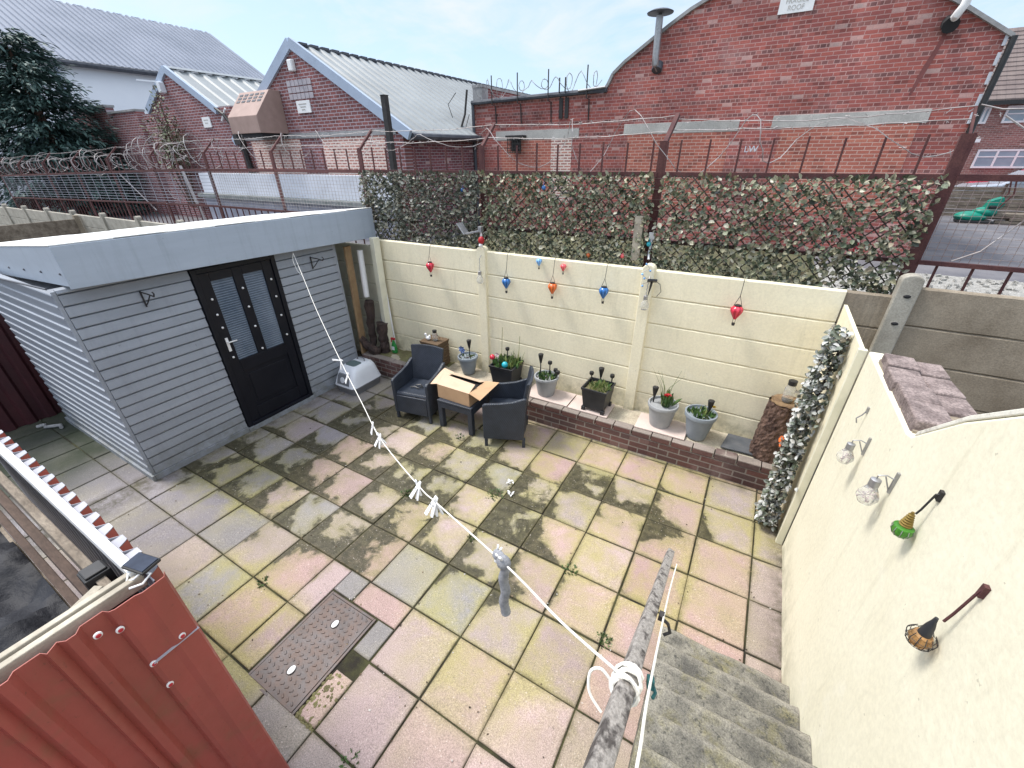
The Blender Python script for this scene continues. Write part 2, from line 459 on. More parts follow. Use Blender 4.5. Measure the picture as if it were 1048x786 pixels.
em0 = k.math('MINIMUM', k.math('MINIMUM', fx0, k.math('SUBTRACT', 1.0, fx0)), k.math('MINIMUM', fy0, k.math('SUBTRACT', 1.0, fy0)))
g = k.rng(k.noise(p, 2.2, 6, 0.6), 0.3, 0.7, 0.87, 1.11)
col = k.mix(1.0, col, k.comb(g, g, g), 'MULTIPLY')
# yellow-green algae
alg = addall([blob(-0.3, 1.3, 1.7, 1.2), blob(0.6, 1.2, 1.3, 0.9), blob(0.2, 2.5, 1.8, 0.7), blob(0.6, 2.6, 1.2, 0.6), blob(-1.2, 2.0, 1.4, 0.6), blob(-1.8, -0.7, 0.7, 0.55), blob(0.2, 0.3, 0.9, 0.9), blob(1.7, 2.2, 0.5, 0.7), blob(-3.0, 0.2, 0.9, 0.5), blob(-1.3, -0.9, 0.4, 0.6)])
an = k.rng(k.math('ADD', k.noise(p, 2.6, 9, 0.7, 0.3), k.math('MULTIPLY', k.rng(em0, 0.0, 0.16, 0.14, 0.0), 1.0)), 0.40, 0.64)
af = k.math('MULTIPLY', k.rng(alg, 0.0, 0.6), an)
col = k.mix(k.math('MULTIPLY', af, 0.62), col, (0.34, 0.31, 0.085))
gf = k.math('MULTIPLY', k.rng(k.noise(p, 1.3, 6, 0.6), 0.45, 0.68), 0.45)
col = k.mix(gf, col, (0.30, 0.27, 0.145))
# dark damp and moss, kept to the lower side of the slabs, with crisp outlines
fx = k.math('FRACT', k.math('ADD', k.math('DIVIDE', x, 0.46), 40.0))
fy = k.math('FRACT', k.math('ADD', k.math('DIVIDE', y, 0.46), 40.0))
cid = k.t.nodes.new('ShaderNodeTexWhiteNoise')
cid.noise_dimensions = '2D'
k.put(cid.inputs['Vector'], k.comb(k.math('FLOOR', k.math('DIVIDE', x, 0.46)), k.math('FLOOR', k.math('DIVIDE', y, 0.46))))
drk = addall([blob(-2.5, 1.3, 1.7, 1.5), blob(-1.1, 1.35, 1.7, 1.1), blob(-2.2, 0.3, 1.5, 0.8), blob(0.7, 1.95, 1.1, 0.5), blob(-0.2, 0.8, 0.9, 0.7), blob(-3.4, 0.4, 1.0, 0.9)])
edge = k.math('MULTIPLY', k.math('ADD', k.math('MULTIPLY', k.math('ADD', fx, fy), 0.34), k.math('MULTIPLY', k.rng(em0, 0.0, 0.32), 0.30)), 1.0)
n1 = k.rng(k.noise(p, 1.7, 5, 0.6, 0.4), 0.25, 0.75, -0.30, 0.30)
n2 = k.rng(k.noise(k.vmap(p, loc=(7.3, 2.1, 0)), 4.6, 8, 0.62, 0.5), 0.25, 0.75, -0.30, 0.30)
lvl = k.math('ADD', k.math('MULTIPLY', k.rng(drk, 0.0, 0.6), 0.78), k.math('ADD', n1, k.math('MULTIPLY', k.math('SUBTRACT', cid.outputs['Value'], 0.5), 0.50)))
df = k.rng(k.math('ADD', k.math('SUBTRACT', lvl, edge), n2), 0.25, 0.37)
df2 = k.math('MULTIPLY', df, k.rng(k.noise(p, 14, 8, 0.75), 0.32, 0.58, 0.66, 0.99))
halo = k.rng(k.math('ADD', k.math('SUBTRACT', lvl, edge), n2), -0.04, 0.33, 0.0, 0.75)
col = k.mix(k.math('MULTIPLY', halo, k.rng(k.noise(p, 6.5, 6, 0.7), 0.35, 0.6, 0.3, 1.0)), col, (0.20, 0.185, 0.075))
col = k.mix(df2, col, (0.040, 0.036, 0.019))
# small dark lichen and grit
gr = k.rng(k.noise(p, 26, 6, 0.7), 0.60, 0.70, 0, 0.45)
col = k.mix(gr, col, (0.13, 0.115, 0.08))
sp = k.rng(k.noise(p, 150, 3, 0.8), 0.35, 0.65, 0.62, 1.32)
col = k.mix(1.0, col, k.comb(sp, sp, sp), 'MULTIPLY')
chp = k.rng(k.noise(p, 70, 2, 0.5), 0.68, 0.71, 0, 0.6)
col = k.mix(chp, col, (0.62, 0.55, 0.50))
# dark grime along the joints
ex = k.math('MINIMUM', fx, k.math('SUBTRACT', 1.0, fx))
ey = k.math('MINIMUM', fy, k.math('SUBTRACT', 1.0, fy))
em = k.math('ADD', k.math('MINIMUM', ex, ey), k.math('MULTIPLY', k.math('SUBTRACT', k.noise(p, 18, 5), 0.5), 0.12))
ef = k.math('MULTIPLY', k.rng(em, 0.0, 0.06, 0.8, 0.0), k.rng(k.noise(p, 3.1, 5), 0.3, 0.65, 0.25, 0.9))
col = k.mix(ef, col, (0.105, 0.088, 0.045))
corner = k.math('MAXIMUM', k.rng(y, 2.62, 2.82), k.math('MAXIMUM', k.rng(x, 1.93, 2.08), k.math('MULTIPLY', k.rng(x, -3.70, -3.95), k.rng(x, -4.25, -4.15))))  # slabs turn darker along the foot of bed, side wall and shed
corner_dark = k.math('MULTIPLY', corner, k.rng(k.noise(p, 9, 7, 0.7), 0.34, 0.60))
col = k.mix(k.math('MULTIPLY', corner_dark, 0.85), col, (0.055, 0.048, 0.026))
# mossy green path beside the shed, its shade put into the colour too
pathm = k.rng(x, -4.2, -5.2)
pf = k.math('MULTIPLY', pathm, k.rng(k.noise(p, 2.0, 6), 0.25, 0.6, 0.70, 0.97))
col = k.mix(pf, col, (0.022, 0.031, 0.017))
rgh = k.rng(df, 0, 1, 0.82, 0.55)
k.bump(k.math('ADD', k.noise(p, 70, 6, 0.7), k.math('MULTIPLY', k.noise(p, 7, 4), 0.8)), 0.55, 0.006)
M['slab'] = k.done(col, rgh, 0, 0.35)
k = NB('slab_joint')
f = k.rng(k.noise(k.pos(), 6, 6), 0.4, 0.6)
col = k.mix(f, (0.018, 0.015, 0.010), (0.05, 0.05, 0.018))
k.bump(k.noise(k.pos(), 90, 4), 0.8, 0.01)
M['joint'] = k.done(col, 0.95)

# stair concrete
k = NB('stair_concrete')
p = k.pos()
f = k.rng(k.noise(p, 5, 8, 0.65), 0.38, 0.62)
col = k.mix(f, (0.10, 0.096, 0.085), (0.26, 0.245, 0.205))
col = k.mix(k.rng(k.noise(p, 4.2, 7, 0.7), 0.50, 0.64, 0, 0.6), col, (0.20, 0.18, 0.07))
col = k.mix(k.rng(k.noise(p, 34, 6, 0.75), 0.54, 0.62, 0, 0.8), col, (0.05, 0.05, 0.046))
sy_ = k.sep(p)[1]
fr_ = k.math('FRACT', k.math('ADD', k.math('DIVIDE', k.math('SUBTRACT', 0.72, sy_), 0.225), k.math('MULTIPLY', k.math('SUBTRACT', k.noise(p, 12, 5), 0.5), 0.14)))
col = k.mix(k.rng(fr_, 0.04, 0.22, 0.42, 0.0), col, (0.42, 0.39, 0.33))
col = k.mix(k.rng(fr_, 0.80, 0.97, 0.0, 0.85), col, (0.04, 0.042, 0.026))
sp = k.rng(k.noise(p, 120, 3, 0.8), 0.35, 0.65, 0.6, 1.35)
col = k.mix(1.0, col, k.comb(sp, sp, sp), 'MULTIPLY')
k.bump(k.noise(p, 60, 6, 0.7), 0.9, 0.01)
M['stair'] = k.done(col, 0.92)

RB = (0.34, 0.105, 0.095)
M['factory'] = brick_mat('factory_brick', 'x', (0.40, 0.12, 0.098), (0.29, 0.092, 0.085), (0.38, 0.15, 0.13), (0.17, 0.08, 0.078), (0.46, 0.275, 0.255), True, 1.0, msize=0.008)
M['factory_side'] = brick_mat('factory_brick_side', 'y', (0.33, 0.10, 0.09), (0.22, 0.07, 0.07), (0.30, 0.09, 0.085), (0.2, 0.07, 0.07), (0.40, 0.30, 0.29), True, 0.8)
M['infill'] = brick_mat('orange_infill_brick', 'x', (0.43, 0.145, 0.105), (0.37, 0.12, 0.09), RB, RB, (0.52, 0.33, 0.28), False, 0.4, patch=(0.6, 0.25, 0.17))
M['infill_pale'] = brick_mat('pale_infill_brick', 'x', (0.52, 0.24, 0.19), (0.38, 0.19, 0.17), RB, RB, (0.70, 0.60, 0.54), False, 0.5, msize=0.02)
M['gable'] = brick_mat('workshop_brick', 'x', (0.26, 0.098, 0.092), (0.175, 0.072, 0.072), (0.2, 0.08, 0.085), (0.13, 0.06, 0.06), (0.38, 0.33, 0.36), False, 0.6, row=0.085, length=0.24, msize=0.012, patch=(0.4, 0.27, 0.27))
M['gable_side'] = brick_mat('workshop_brick_side', 'y', (0.22, 0.075, 0.085), (0.15, 0.055, 0.065), (0.2, 0.08, 0.085), (0.13, 0.06, 0.06), (0.32, 0.27, 0.29), False, 0.6)
M['planter'] = brick_mat('planter_brick', 'x', (0.15, 0.074, 0.064), (0.105, 0.068, 0.064), RB, RB, (0.25, 0.215, 0.19), False, 1.0, msize=0.009, patch=(0.27, 0.18, 0.16))
M['house'] = brick_mat('house_brick', 'x', (0.32, 0.15, 0.125), (0.26, 0.125, 0.11), RB, RB, (0.40, 0.33, 0.30), False, 0.5)
M['roof_far'] = corr_mat('shed_roof_sheet', (0.34, 0.37, 0.43), (0.29, 0.32, 0.39), 'y', 0.40, 0.5, 0.0, 0.10, 0.3)
M['roof_gable'] = corr_mat('workshop_roof_sheet', (0.60, 0.61, 0.60), (0.53, 0.54, 0.53), 'y', 0.33, 0.45, 0.0, 0.06, 1.0)
M['roof_tile'] = corr_mat('roof_tiles', (0.13, 0.10, 0.095), (0.17, 0.135, 0.125), 'x', 0.3, 0.8, 0, 0.012, 2.0)

# reeded door glass
k = NB('reeded_glass')
x, y, z = k.sep(k.pos())[:3]
h = k.math('SINE', k.math('MULTIPLY', z, 2 * math.pi / 0.028))
f = k.rng(k.noise(k.vmap(k.pos(), scale=(1, 1, 0.6)), 2.2, 4), 0.3, 0.7)
col = k.mix(f, (0.055, 0.085, 0.13), (0.15, 0.19, 0.25))
k.bump(h, 0.6, 0.004)
M['reeded'] = k.done(col, 0.16, 0, 0.7)

M['leaf_screen'] = leafmat('screen_leaf',  [(0.16, 0.185, 0.11), (0.27, 0.28, 0.19), (0.07, 0.085, 0.055), (0.40, 0.38, 0.27), (0.24, 0.205, 0.145), (0.11, 0.135, 0.085), (0.48, 0.46, 0.36), (0.32, 0.30, 0.20), (0.05, 0.06, 0.042), (0.26, 0.25, 0.165)], 0.45)
M['leaf_screen_dull'] = leafmat('screen_leaf_dull', [(0.12, 0.135, 0.10), (0.19, 0.195, 0.15), (0.06, 0.07, 0.056), (0.31, 0.30, 0.235), (0.16, 0.135, 0.10), (0.09, 0.105, 0.08), (0.40, 0.39, 0.33)], 0.45)
M['trellis'] = pm('willow_lattice', (0.085, 0.07, 0.058), (0.05, 0.042, 0.036), 12, 0.85)
M['leaf_silver'] = leafmat('silver_leaf', [(0.36, 0.37, 0.35), (0.24, 0.26, 0.235), (0.50, 0.50, 0.48), (0.14, 0.165, 0.13), (0.075, 0.095, 0.06), (0.36, 0.37, 0.35), (0.20, 0.18, 0.14), (0.10, 0.115, 0.08)], 0.4)
M['leaf_green'] = leafmat('pot_leaf', [(0.055, 0.12, 0.03), (0.09, 0.16, 0.045), (0.035, 0.08, 0.025), (0.16, 0.20, 0.06)], 0.5)
M['leaf_weed'] = leafmat('weed_leaf', [(0.07, 0.125, 0.04), (0.11, 0.165, 0.06), (0.05, 0.09, 0.03)], 0.5)
M['grassy'] = leafmat('pot_grass', [(0.20, 0.23, 0.07), (0.13, 0.18, 0.05), (0.28, 0.27, 0.13), (0.10, 0.14, 0.04)], 0.6)
M['needles'] = leafmat('conifer_needles', [(0.035, 0.075, 0.065), (0.05, 0.10, 0.085), (0.022, 0.05, 0.048), (0.06, 0.11, 0.10), (0.04, 0.08, 0.068)], 0.6)
M['shrub'] = leafmat('shrub_leaf', [(0.12, 0.15, 0.08), (0.18, 0.20, 0.12), (0.08, 0.10, 0.06), (0.14, 0.12, 0.08)], 0.6)

# ------------------------------------------------------------------ mesh helpers
class MB:
    def __init__(self):
        self.v = []
        self.f = []
        self.c = []
    def quad(self, a, b, c, d):
        n = len(self.v)
        self.v += [tuple(a), tuple(b), tuple(c), tuple(d)]
        self.f.append((n, n + 1, n + 2, n + 3))
    def poly(self, pts):
        n = len(self.v)
        self.v += [tuple(p) for p in pts]
        self.f.append(tuple(range(n, n + len(pts))))
    def box2(self, a, b, mat=None):
        x0, y0, z0 = (min(a[i], b[i]) for i in range(3))
        x1, y1, z1 = (max(a[i], b[i]) for i in range(3))
        n = len(self.v)
        vs_ = [(x0, y0, z0), (x1, y0, z0), (x1, y1, z0), (x0, y1, z0), (x0, y0, z1), (x1, y0, z1), (x1, y1, z1), (x0, y1, z1)]
        if mat is not None:
            vs_ = [tuple(mat @ Vector(q)) for q in vs_]
        self.v += vs_
        self.f += [tuple(n + i for i in q) for q in ((0, 3, 2, 1), (4, 5, 6, 7), (0, 1, 5, 4), (1, 2, 6, 5), (2, 3, 7, 6), (3, 0, 4, 7))]
    def box(self, c, s, rz=0, rx=0, ry=0):
        m = Matrix.Translation(c) @ Matrix.Rotation(rz, 4, 'Z') @ Matrix.Rotation(ry, 4, 'Y') @ Matrix.Rotation(rx, 4, 'X')
        h = Vector(s) / 2
        self.box2(-h, h, m)
    def bar(self, a, b, wd, ht, roll=0):
        """rectangular bar from a to b"""
        a = Vector(a)
        b = Vector(b)
        d = b - a
        q = d.to_track_quat('X', 'Z')
        m = Matrix.Translation(a) @ q.to_matrix().to_4x4() @ Matrix.Rotation(roll, 4, 'X')
        self.box2((0, -wd / 2, -ht / 2), (d.length, wd / 2, ht / 2), m)
    def tube(self, pts, r, n=8, cap=True):
        pts = [Vector(p) for p in pts]
        if not isinstance(r, (list, tuple)):
            r = [r] * len(pts)
        base = len(self.v)
        ref = None
        for i, p in enumerate(pts):
            d = (pts[min(i + 1, len(pts) - 1)] - pts[max(i - 1, 0)])
            if d.length < 1e-9:
                d = Vector((0, 0, 1))
            d.normalize()
            if ref is None:
                ref = Vector((0, 0, 1)) if abs(d.z) < 0.9 else Vector((1, 0, 0))
            u = (ref - d * ref.dot(d))
            if u.length < 1e-6:
                u = d.orthogonal()
            u.normalize()
            ref = u
            v = d.cross(u)
            for j in range(n):
                a = 2 * math.pi * j / n
                self.v.append(tuple(p + (u * math.cos(a) + v * math.sin(a)) * r[i]))
        for i in range(len(pts) - 1):
            for j in range(n):
                a = base + i * n + j
                b = base + i * n + (j + 1) % n
                self.f.append((a, b, b + n, a + n))
        if cap:
            self.f.append(tuple(base + j for j in reversed(range(n))))
            e = base + (len(pts) - 1) * n
            self.f.append(tuple(e + j for j in range(n)))
    def lathe(self, prof, n=16, loc=(0, 0, 0), mat=None, rib=0.0, ribn=0):
        base = len(self.v)
        for (r, z) in prof:
            for j in range(n):
                a = 2 * math.pi * j / n
                rr = r * (1 + (rib * (1 if (j % 2) else -1) if ribn else 0))
                q = Vector((rr * math.cos(a), rr * math.sin(a), z))
                if mat is not None:
                    q = mat @ q
                self.v.append(tuple(q + Vector(loc)))
        for i in range(len(prof) - 1):
            for j in range(n):
                a = base + i * n + j
                b = base + i * n + (j + 1) % n
                self.f.append((a, b, b + n, a + n))
        self.f.append(tuple(base + j for j in reversed(range(n))))
        e = base + (len(prof) - 1) * n
        self.f.append(tuple(e + j for j in range(n)))
    def ball(self, c, r, n=12, m=8, sx=1, sy=1, sz=1):
        prof = [(max(1e-4, r * math.sin(math.pi * i / m)), -r * math.cos(math.pi * i / m)) for i in range(m + 1)]
        self.lathe(prof, n, c, Matrix.Diagonal((sx, sy, sz)).to_4x4())
    def prism(self, poly, axis, a, b):
        """poly of 2D points extruded along axis between a and b; axis y: (x,z), axis x: (y,z), axis z: (x,y)"""
        def P(q, t):
            return {'y': (q[0], t, q[1]), 'x': (t, q[0], q[1]), 'z': (q[0], q[1], t)}[axis]
        n = len(poly)
        base = len(self.v)
        self.v += [P(q, a) for q in poly] + [P(q, b) for q in poly]
        self.f.append(tuple(base + i for i in range(n)))
        self.f.append(tuple(base + n + i for i in reversed(range(n))))
        for i in range(n):
            j = (i + 1) % n
            self.f.append((base + i, base + n + i, base + n + j, base + j))
    def leaf(self, c, size, d=None, nrm=None, asp=0.55, fold=0.25):
        c = Vector(c)
        d = (d or rvec()).normalized()
        nrm = nrm or rvec()
        s = d.cross(nrm)
        if s.length < 1e-4:
            s = d.orthogonal()
        s.normalize()
        n_ = s.cross(d)
        L = size
        W = size * asp / 2
        base = len(self.v)
        up_ = n_ * (W * fold * 2)
        self.v += [tuple(c), tuple(c + d * L * 0.35 + s * W + up_), tuple(c + d * L * 0.72 + s * W * 0.75 + up_), tuple(c + d * L),
                   tuple(c + d * L * 0.72 - s * W * 0.75 + up_), tuple(c + d * L * 0.35 - s * W + up_), tuple(c + d * L * 0.5)]
        self.f += [(base, base + 1, base + 6), (base + 1, base + 2, base + 6), (base + 2, base + 3, base + 6),
                   (base + 3, base + 4, base + 6), (base + 4, base + 5, base + 6), (base + 5, base, base + 6)]

def rvec():
    while True:
        v = Vector((random.uniform(-1, 1), random.uniform(-1, 1), random.uniform(-1, 1)))
        if 0.05 < v.length < 1:
            return v

WL = {}
def obj(name, mb, mat, parent=None, smooth=False, bevel=0.0, seg=2):
    me = bpy.data.meshes.new(name)
    off = WL.get(parent, Vector((0, 0, 0))) if parent else Vector((0, 0, 0))
    me.from_pydata([(v[0] - off.x, v[1] - off.y, v[2] - off.z) for v in mb.v], [], mb.f)
    me.update()
    m = M[mat] if isinstance(mat, str) else mat
    me.materials.append(m)
    if smooth:
        me.polygons.foreach_set('use_smooth', [True] * len(me.polygons))
        try:
            me.set_sharp_from_angle(angle=R(40))
        except Exception:
            pass
    o = bpy.data.objects.new(name, me)
    COL.objects.link(o)
    if parent:
        o.parent = parent
        WL[o] = off
    else:
        WL[o] = Vector((0, 0, 0))
    if bevel:
        bv = o.modifiers.new('bevel', 'BEVEL')
        bv.width = bevel
        bv.segments = seg
        bv.limit_method = 'ANGLE'
        bv.angle_limit = R(35)
    return o

def tag(o, label, cat, group=None, kind=None):
    o['label'] = label
    o['category'] = cat
    if group:
        o['group'] = group
    if kind:
        o['kind'] = kind
    return o

def thing(name, label, cat, loc=(0, 0, 0), group=None):
    o = bpy.data.objects.new(name, None)
    COL.objects.link(o)
    o.location = loc
    o.empty_display_size = 0.1
    WL[o] = Vector(loc)
    return tag(o, label, cat, group)

def struct(name, mb, mat, label, cat, **kw):
    o = obj(name, mb, mat, **kw)
    return tag(o, label, cat, None, 'structure')

def dup(root, loc, rz=0.0, label=None, group=None):
    r = root.copy()
    COL.objects.link(r)
    r.location = loc
    r.rotation_euler = (0, 0, rz)
    if label:
        r['label'] = label
    if group:
        r['group'] = group
    for ch in list(root.children):
        c = ch.copy()
        COL.objects.link(c)
        c.parent = r
        for gch in ch.children:
            d = gch.copy()
            COL.objects.link(d)
            d.parent = c
    return r

def text_mesh(name, body, size, mat, loc, parent, rot=(R(90), 0, 0), ext=0.004, sx=1.0):
    cu = bpy.data.curves.new(name, 'FONT')
    cu.body = body
    cu.size = size
    cu.align_x = 'CENTER'
    cu.align_y = 'CENTER'
    cu.extrude = ext
    cu.space_line = 0.95
    cu.materials.append(M[mat])
    o = bpy.data.objects.new(name, cu)
    COL.objects.link(o)
    o.parent = parent
    o.location = Vector(loc) - WL[parent]
    o.rotation_euler = rot
    o.scale = (sx, 1, 1)
    dg = bpy.context.evaluated_depsgraph_get()
    me = bpy.data.meshes.new_from_object(o.evaluated_get(dg), depsgraph=dg)
    o2 = bpy.data.objects.new(name, me)
    COL.objects.link(o2)
    o2.parent = parent
    o2.location, o2.rotation_euler, o2.scale = o.location, o.rotation_euler, o.scale
    bpy.data.objects.remove(o)
    o2.name = name
    return o2
#@@BODY
# ------------------------------------------------------------------ the setting: ground, patio, alley
LOT = 0.9
b = MB()
b.quad((-400, -400, -0.06), (400, -400, -0.06), (400, 400, -0.06), (-400, 400, -0.06))
struct('ground', b, 'earth', 'bare dark earth under and around the paved yard', 'ground')
b = MB()
b.box2((-300, 3.42, -0.05), (300, 320, LOT))
struct('alley', b, 'asphalt', 'grey tarmac alley and car park behind the yard fence', 'road')
b = MB()
b.box2((2.45, 3.43, LOT - 0.1), (14, 10.2, LOT + 0.03))
for i in range(700):
    b.box((random.uniform(2.5, 8), random.uniform(6.2, 10.1), LOT + 0.035), [random.uniform(0.03, 0.09) for _ in range(3)], random.uniform(0, 3), random.uniform(0, 3))
struct('gravel_strip', b, 'gravel', 'pale gravel strip along the back of the fence', 'gravel')

b = MB()
b.box2((-7, 3.43, LOT - 0.1), (2.44, 11.8, LOT + 0.025))
M['verge'] = pm('weedy_verge', (0.075, 0.085, 0.04), (0.13, 0.12, 0.07), 3, 0.95, 1.0, 40, 0.03, speck=0.3)
struct('verge', b, 'verge', 'weedy green verge between the mesh fence and the factory', 'verge')

S = 0.46
G = 0.0052
DX0, DX1, DY0, DY1 = -1.115, -0.665, -0.93, -0.235     # drain cover hole
slabs = []
for i in range(-15, 5):
    for j in range(-6, 7):
        x0, x1, y0, y1 = i * S, (i + 1) * S, j * S, (j + 1) * S
        if j == 6:
            y1 = 2.83
        if i == 4:
            x1 = 2.09
        if x1 < -6.8 or y0 > 2.8:
            continue
        if (i, j) in ((-3, -2), (-3, -1), (-2, -2), (-2, -1)):
            continue
        slabs.append((x0, x1, y0, y1))
# cut pieces round the cover
X0, X1 = -3 * S, -1 * S
Y0, Y1 = -2 * S - 0.10, 0.0
slabs += [(X0, DX0 - 0.035, -S, Y1), (X0, DX0 - 0.035, -2 * S, -S), (DX0 - 0.035, -0.93, DY1 + 0.03, Y1), (-0.93, X1, DY1 + 0.03, Y1),
          (DX1 + 0.035, X1, -S, DY1 + 0.03), (DX1 + 0.035, X1, -2 * S, -S - 0.14)]
TINTS = [(0.34, 0.285, 0.265), (0.41, 0.32, 0.31), (0.31, 0.28, 0.26), (0.37, 0.305, 0.28), (0.27, 0.255, 0.25), (0.35, 0.305, 0.27)]
me = bpy.data.meshes.new('patio_paving')
vv, ff, cc = [], [], []
for (x0, x1, y0, y1) in slabs:
    n = len(vv)
    dz = random.uniform(-0.002, 0.002)
    tx, ty = random.uniform(-0.003, 0.003), random.uniform(-0.003, 0.003)
    jx, jy = random.uniform(-0.004, 0.004), random.uniform(-0.004, 0.004)
    a = random.uniform(-0.006, 0.006)
    cx, cy = (x0 + x1) / 2 + jx, (y0 + y1) / 2 + jy
    hx, hy = (x1 - x0) / 2 - G * random.uniform(0.8, 1.5), (y1 - y0) / 2 - G * random.uniform(0.8, 1.5)
    for (q, zz) in ((0, -0.03), (0, -0.004), (0.005, 0.0)):
        for (sx, sy) in ((-1, -1), (1, -1), (1, 1), (-1, 1)):
            lx, ly = sx * (hx - q), sy * (hy - q)
            vv.append((cx + lx - a * ly, cy + ly + a * lx, zz + dz + tx * sx + ty * sy))
    t = random.choice(TINTS)
    pinkness = max(0.0, min(1.0, (cx - 0.2) / 1.4)) if cy < 2.3 else 0.2
    if random.random() < 0.28:
        pinkness = max(pinkness, random.uniform(.6, .95))
    if cx > 0.9:
        pinkness = random.choice((1.0, 0.95, 0.8, 0.35))
    if cx < -2.6:
        t = (0.245, 0.225, 0.235)
        pinkness *= 0.3
    t = tuple(t[i] * (1 - pinkness) + (0.41, 0.285, 0.262)[i] * pinkness for i in range(3))
    u = random.uniform(0.84, 1.08)
    t = tuple(q * u for q in t)
    fs = [(n + 8, n + 9, n + 10, n + 11)]
    for l in (0, 4):
        for i in range(4):
            j = (i + 1) % 4
            fs.append((n + l + i, n + l + j, n + l + 4 + j, n + l + 4 + i))
    ff += fs
    for q in fs:
        cc += [(*t, 1)] * 4
me.from_pydata(vv, [], ff)
ca = me.color_attributes.new('tint', 'FLOAT_COLOR', 'CORNER')
ca.data.foreach_set('color', [c for q in cc for c in q])
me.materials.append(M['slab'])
pat = bpy.data.objects.new('patio_paving', me)
COL.objects.link(pat)
tag(pat, 'mossy pink and buff square paving slabs of the back yard', 'paving', None, 'structure')
b = MB()
b.quad((-6.8, -3, -0.011), (2.1, -3, -0.011), (2.1, 2.85, -0.011), (-6.8, 2.85, -0.011))
struct('paving_bed', b, 'joint', 'dark mossy bed showing in the slab joints', 'paving bed')

# ------------------------------------------------------------------ stairs
b = MB()
for n in range(11):
    y1 = 0.72 - 0.225 * n
    zt = 0.168 * (n + 1)
    j = [random.uniform(-0.008, 0.008) for _ in range(4)]
    # one worn step: slightly dished tread with a rounded nose
    prof = [(y1 - 0.30, zt - 0.22), (y1, zt - 0.19), (y1 + 0.004, zt - 0.03), (y1 - 0.004, zt - 0.010), (y1 - 0.022, zt), (y1 - 0.30, zt + 0.006)]
    N = 14
    base = len(b.v)
    for i in range(N + 1):
        x = 1.285 + (2.068 - 1.285) * i / N
        wv = 0.003 * math.sin(i * 0.8 + n) + 0.004 * random.uniform(-1, 1)
        for (yy, zz) in prof:
            b.v.append((x, yy + wv, zz + (0.003 * math.sin(i * 0.9 + n * 2) if zz > zt - 0.05 else 0)))
    L = len(prof)
    for i in range(N):
        for q in range(L):
            q2 = (q + 1) % L
            b.f.append((base + i * L + q, base + i * L + q2, base + (i + 1) * L + q2, base + (i + 1) * L + q))
    b.f.append(tuple(base + q for q in range(L)))
    b.f.append(tuple(base + N * L + q for q in reversed(range(L))))
b.prism([(0.40, -0.02), (-1.75, 1.55), (-1.75, -0.02)], 'x', 1.30, 2.06)
b.box2((1.285, -3.2, 1.2), (2.068, -1.72, 1.85))
stairs = thing('stairs', 'worn grey concrete steps climbing beside the cream side wall', 'stairs', (1.68, 0.72, 0))
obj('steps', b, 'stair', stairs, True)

# ------------------------------------------------------------------ cream side wall with raked top and coping
wall = thing('side_wall', 'cream rendered side wall with raked top beside the steps', 'wall', (2.2, 0, 0))
N = 40
b = MB()
# wall body seen from the yard: face x = 2.07, profile in (y, z)
prof = [(2.10, -0.05), (2.10, 1.94), (1.00, 1.955), (0.93, 1.975), (0.62, 2.24), (0.36, 2.42), (-0.4, 2.96), (-1.2, 3.50), (-3.0, 3.6), (-3.0, -0.05)]
b.prism(prof, 'x', 2.07, 2.26)
obj('render_face', b, 'render', wall, False, 0.012)
b = MB()
b.prism([(0.925, 1.979), (0.62, 2.244), (0.36, 2.424), (-0.4, 2.964), (-0.4, 2.989), (0.36, 2.449), (0.62, 2.269), (0.92, 2.009)], 'x', 2.074, 2.256)
obj('flaking_edge', b, 'flake', wall, False, 0.004)
b = MB()
rc = random.Random(8)
yy = 1.905
while yy > 1.02:
    ln = rc.uniform(0.19, 0.25)
    for (xa, xb, dz) in ((2.085, 2.235, 0.0), (2.243, 2.385, -0.022)):
        if yy < 1.25 and xa > 2.2:
            dz -= 0.03
        b.box(((xa + xb) / 2 + rc.uniform(-.006, .006), yy - ln / 2 + rc.uniform(-.01, .01), 1.978 + dz + rc.uniform(-.006, .006)), (xb - xa, ln - .012, 0.075), rc.uniform(-.03, .03), rc.uniform(-.03, .03), rc.uniform(-.03, .03))
    yy -= ln
obj('coping', b, 'coping', wall, False, 0.010, 3)
b = MB()
b.box2((2.09, 1.0, 1.93), (2.38, 1.90, 1.968))
obj('mortar_bed', b, 'conc', wall)
b = MB()
b.box2((2.262, 0.95, 0.0), (2.42, 2.1, 1.90))
obj('brick_back', b, 'gable_side', wall)

# thin board panel at the wall's far end
t = thing('board_screen', 'thin cream painted board panel fixed between side wall and fence', 'panel', (2.03, 2.6, 0))
b = MB()
b.prism([(2.115, 0.0), (2.115, 1.925), (3.235, 1.935), (3.235, 0.0)], 'x', 2.035, 2.062)
obj('sheet', b, 'cream', t, False, 0.003)
b = MB()
b.box2((2.015, 2.112, 0.0), (2.068, 2.150, 1.935))
obj('edge_strip', b, 'cream_edge', t, False, 0.003)

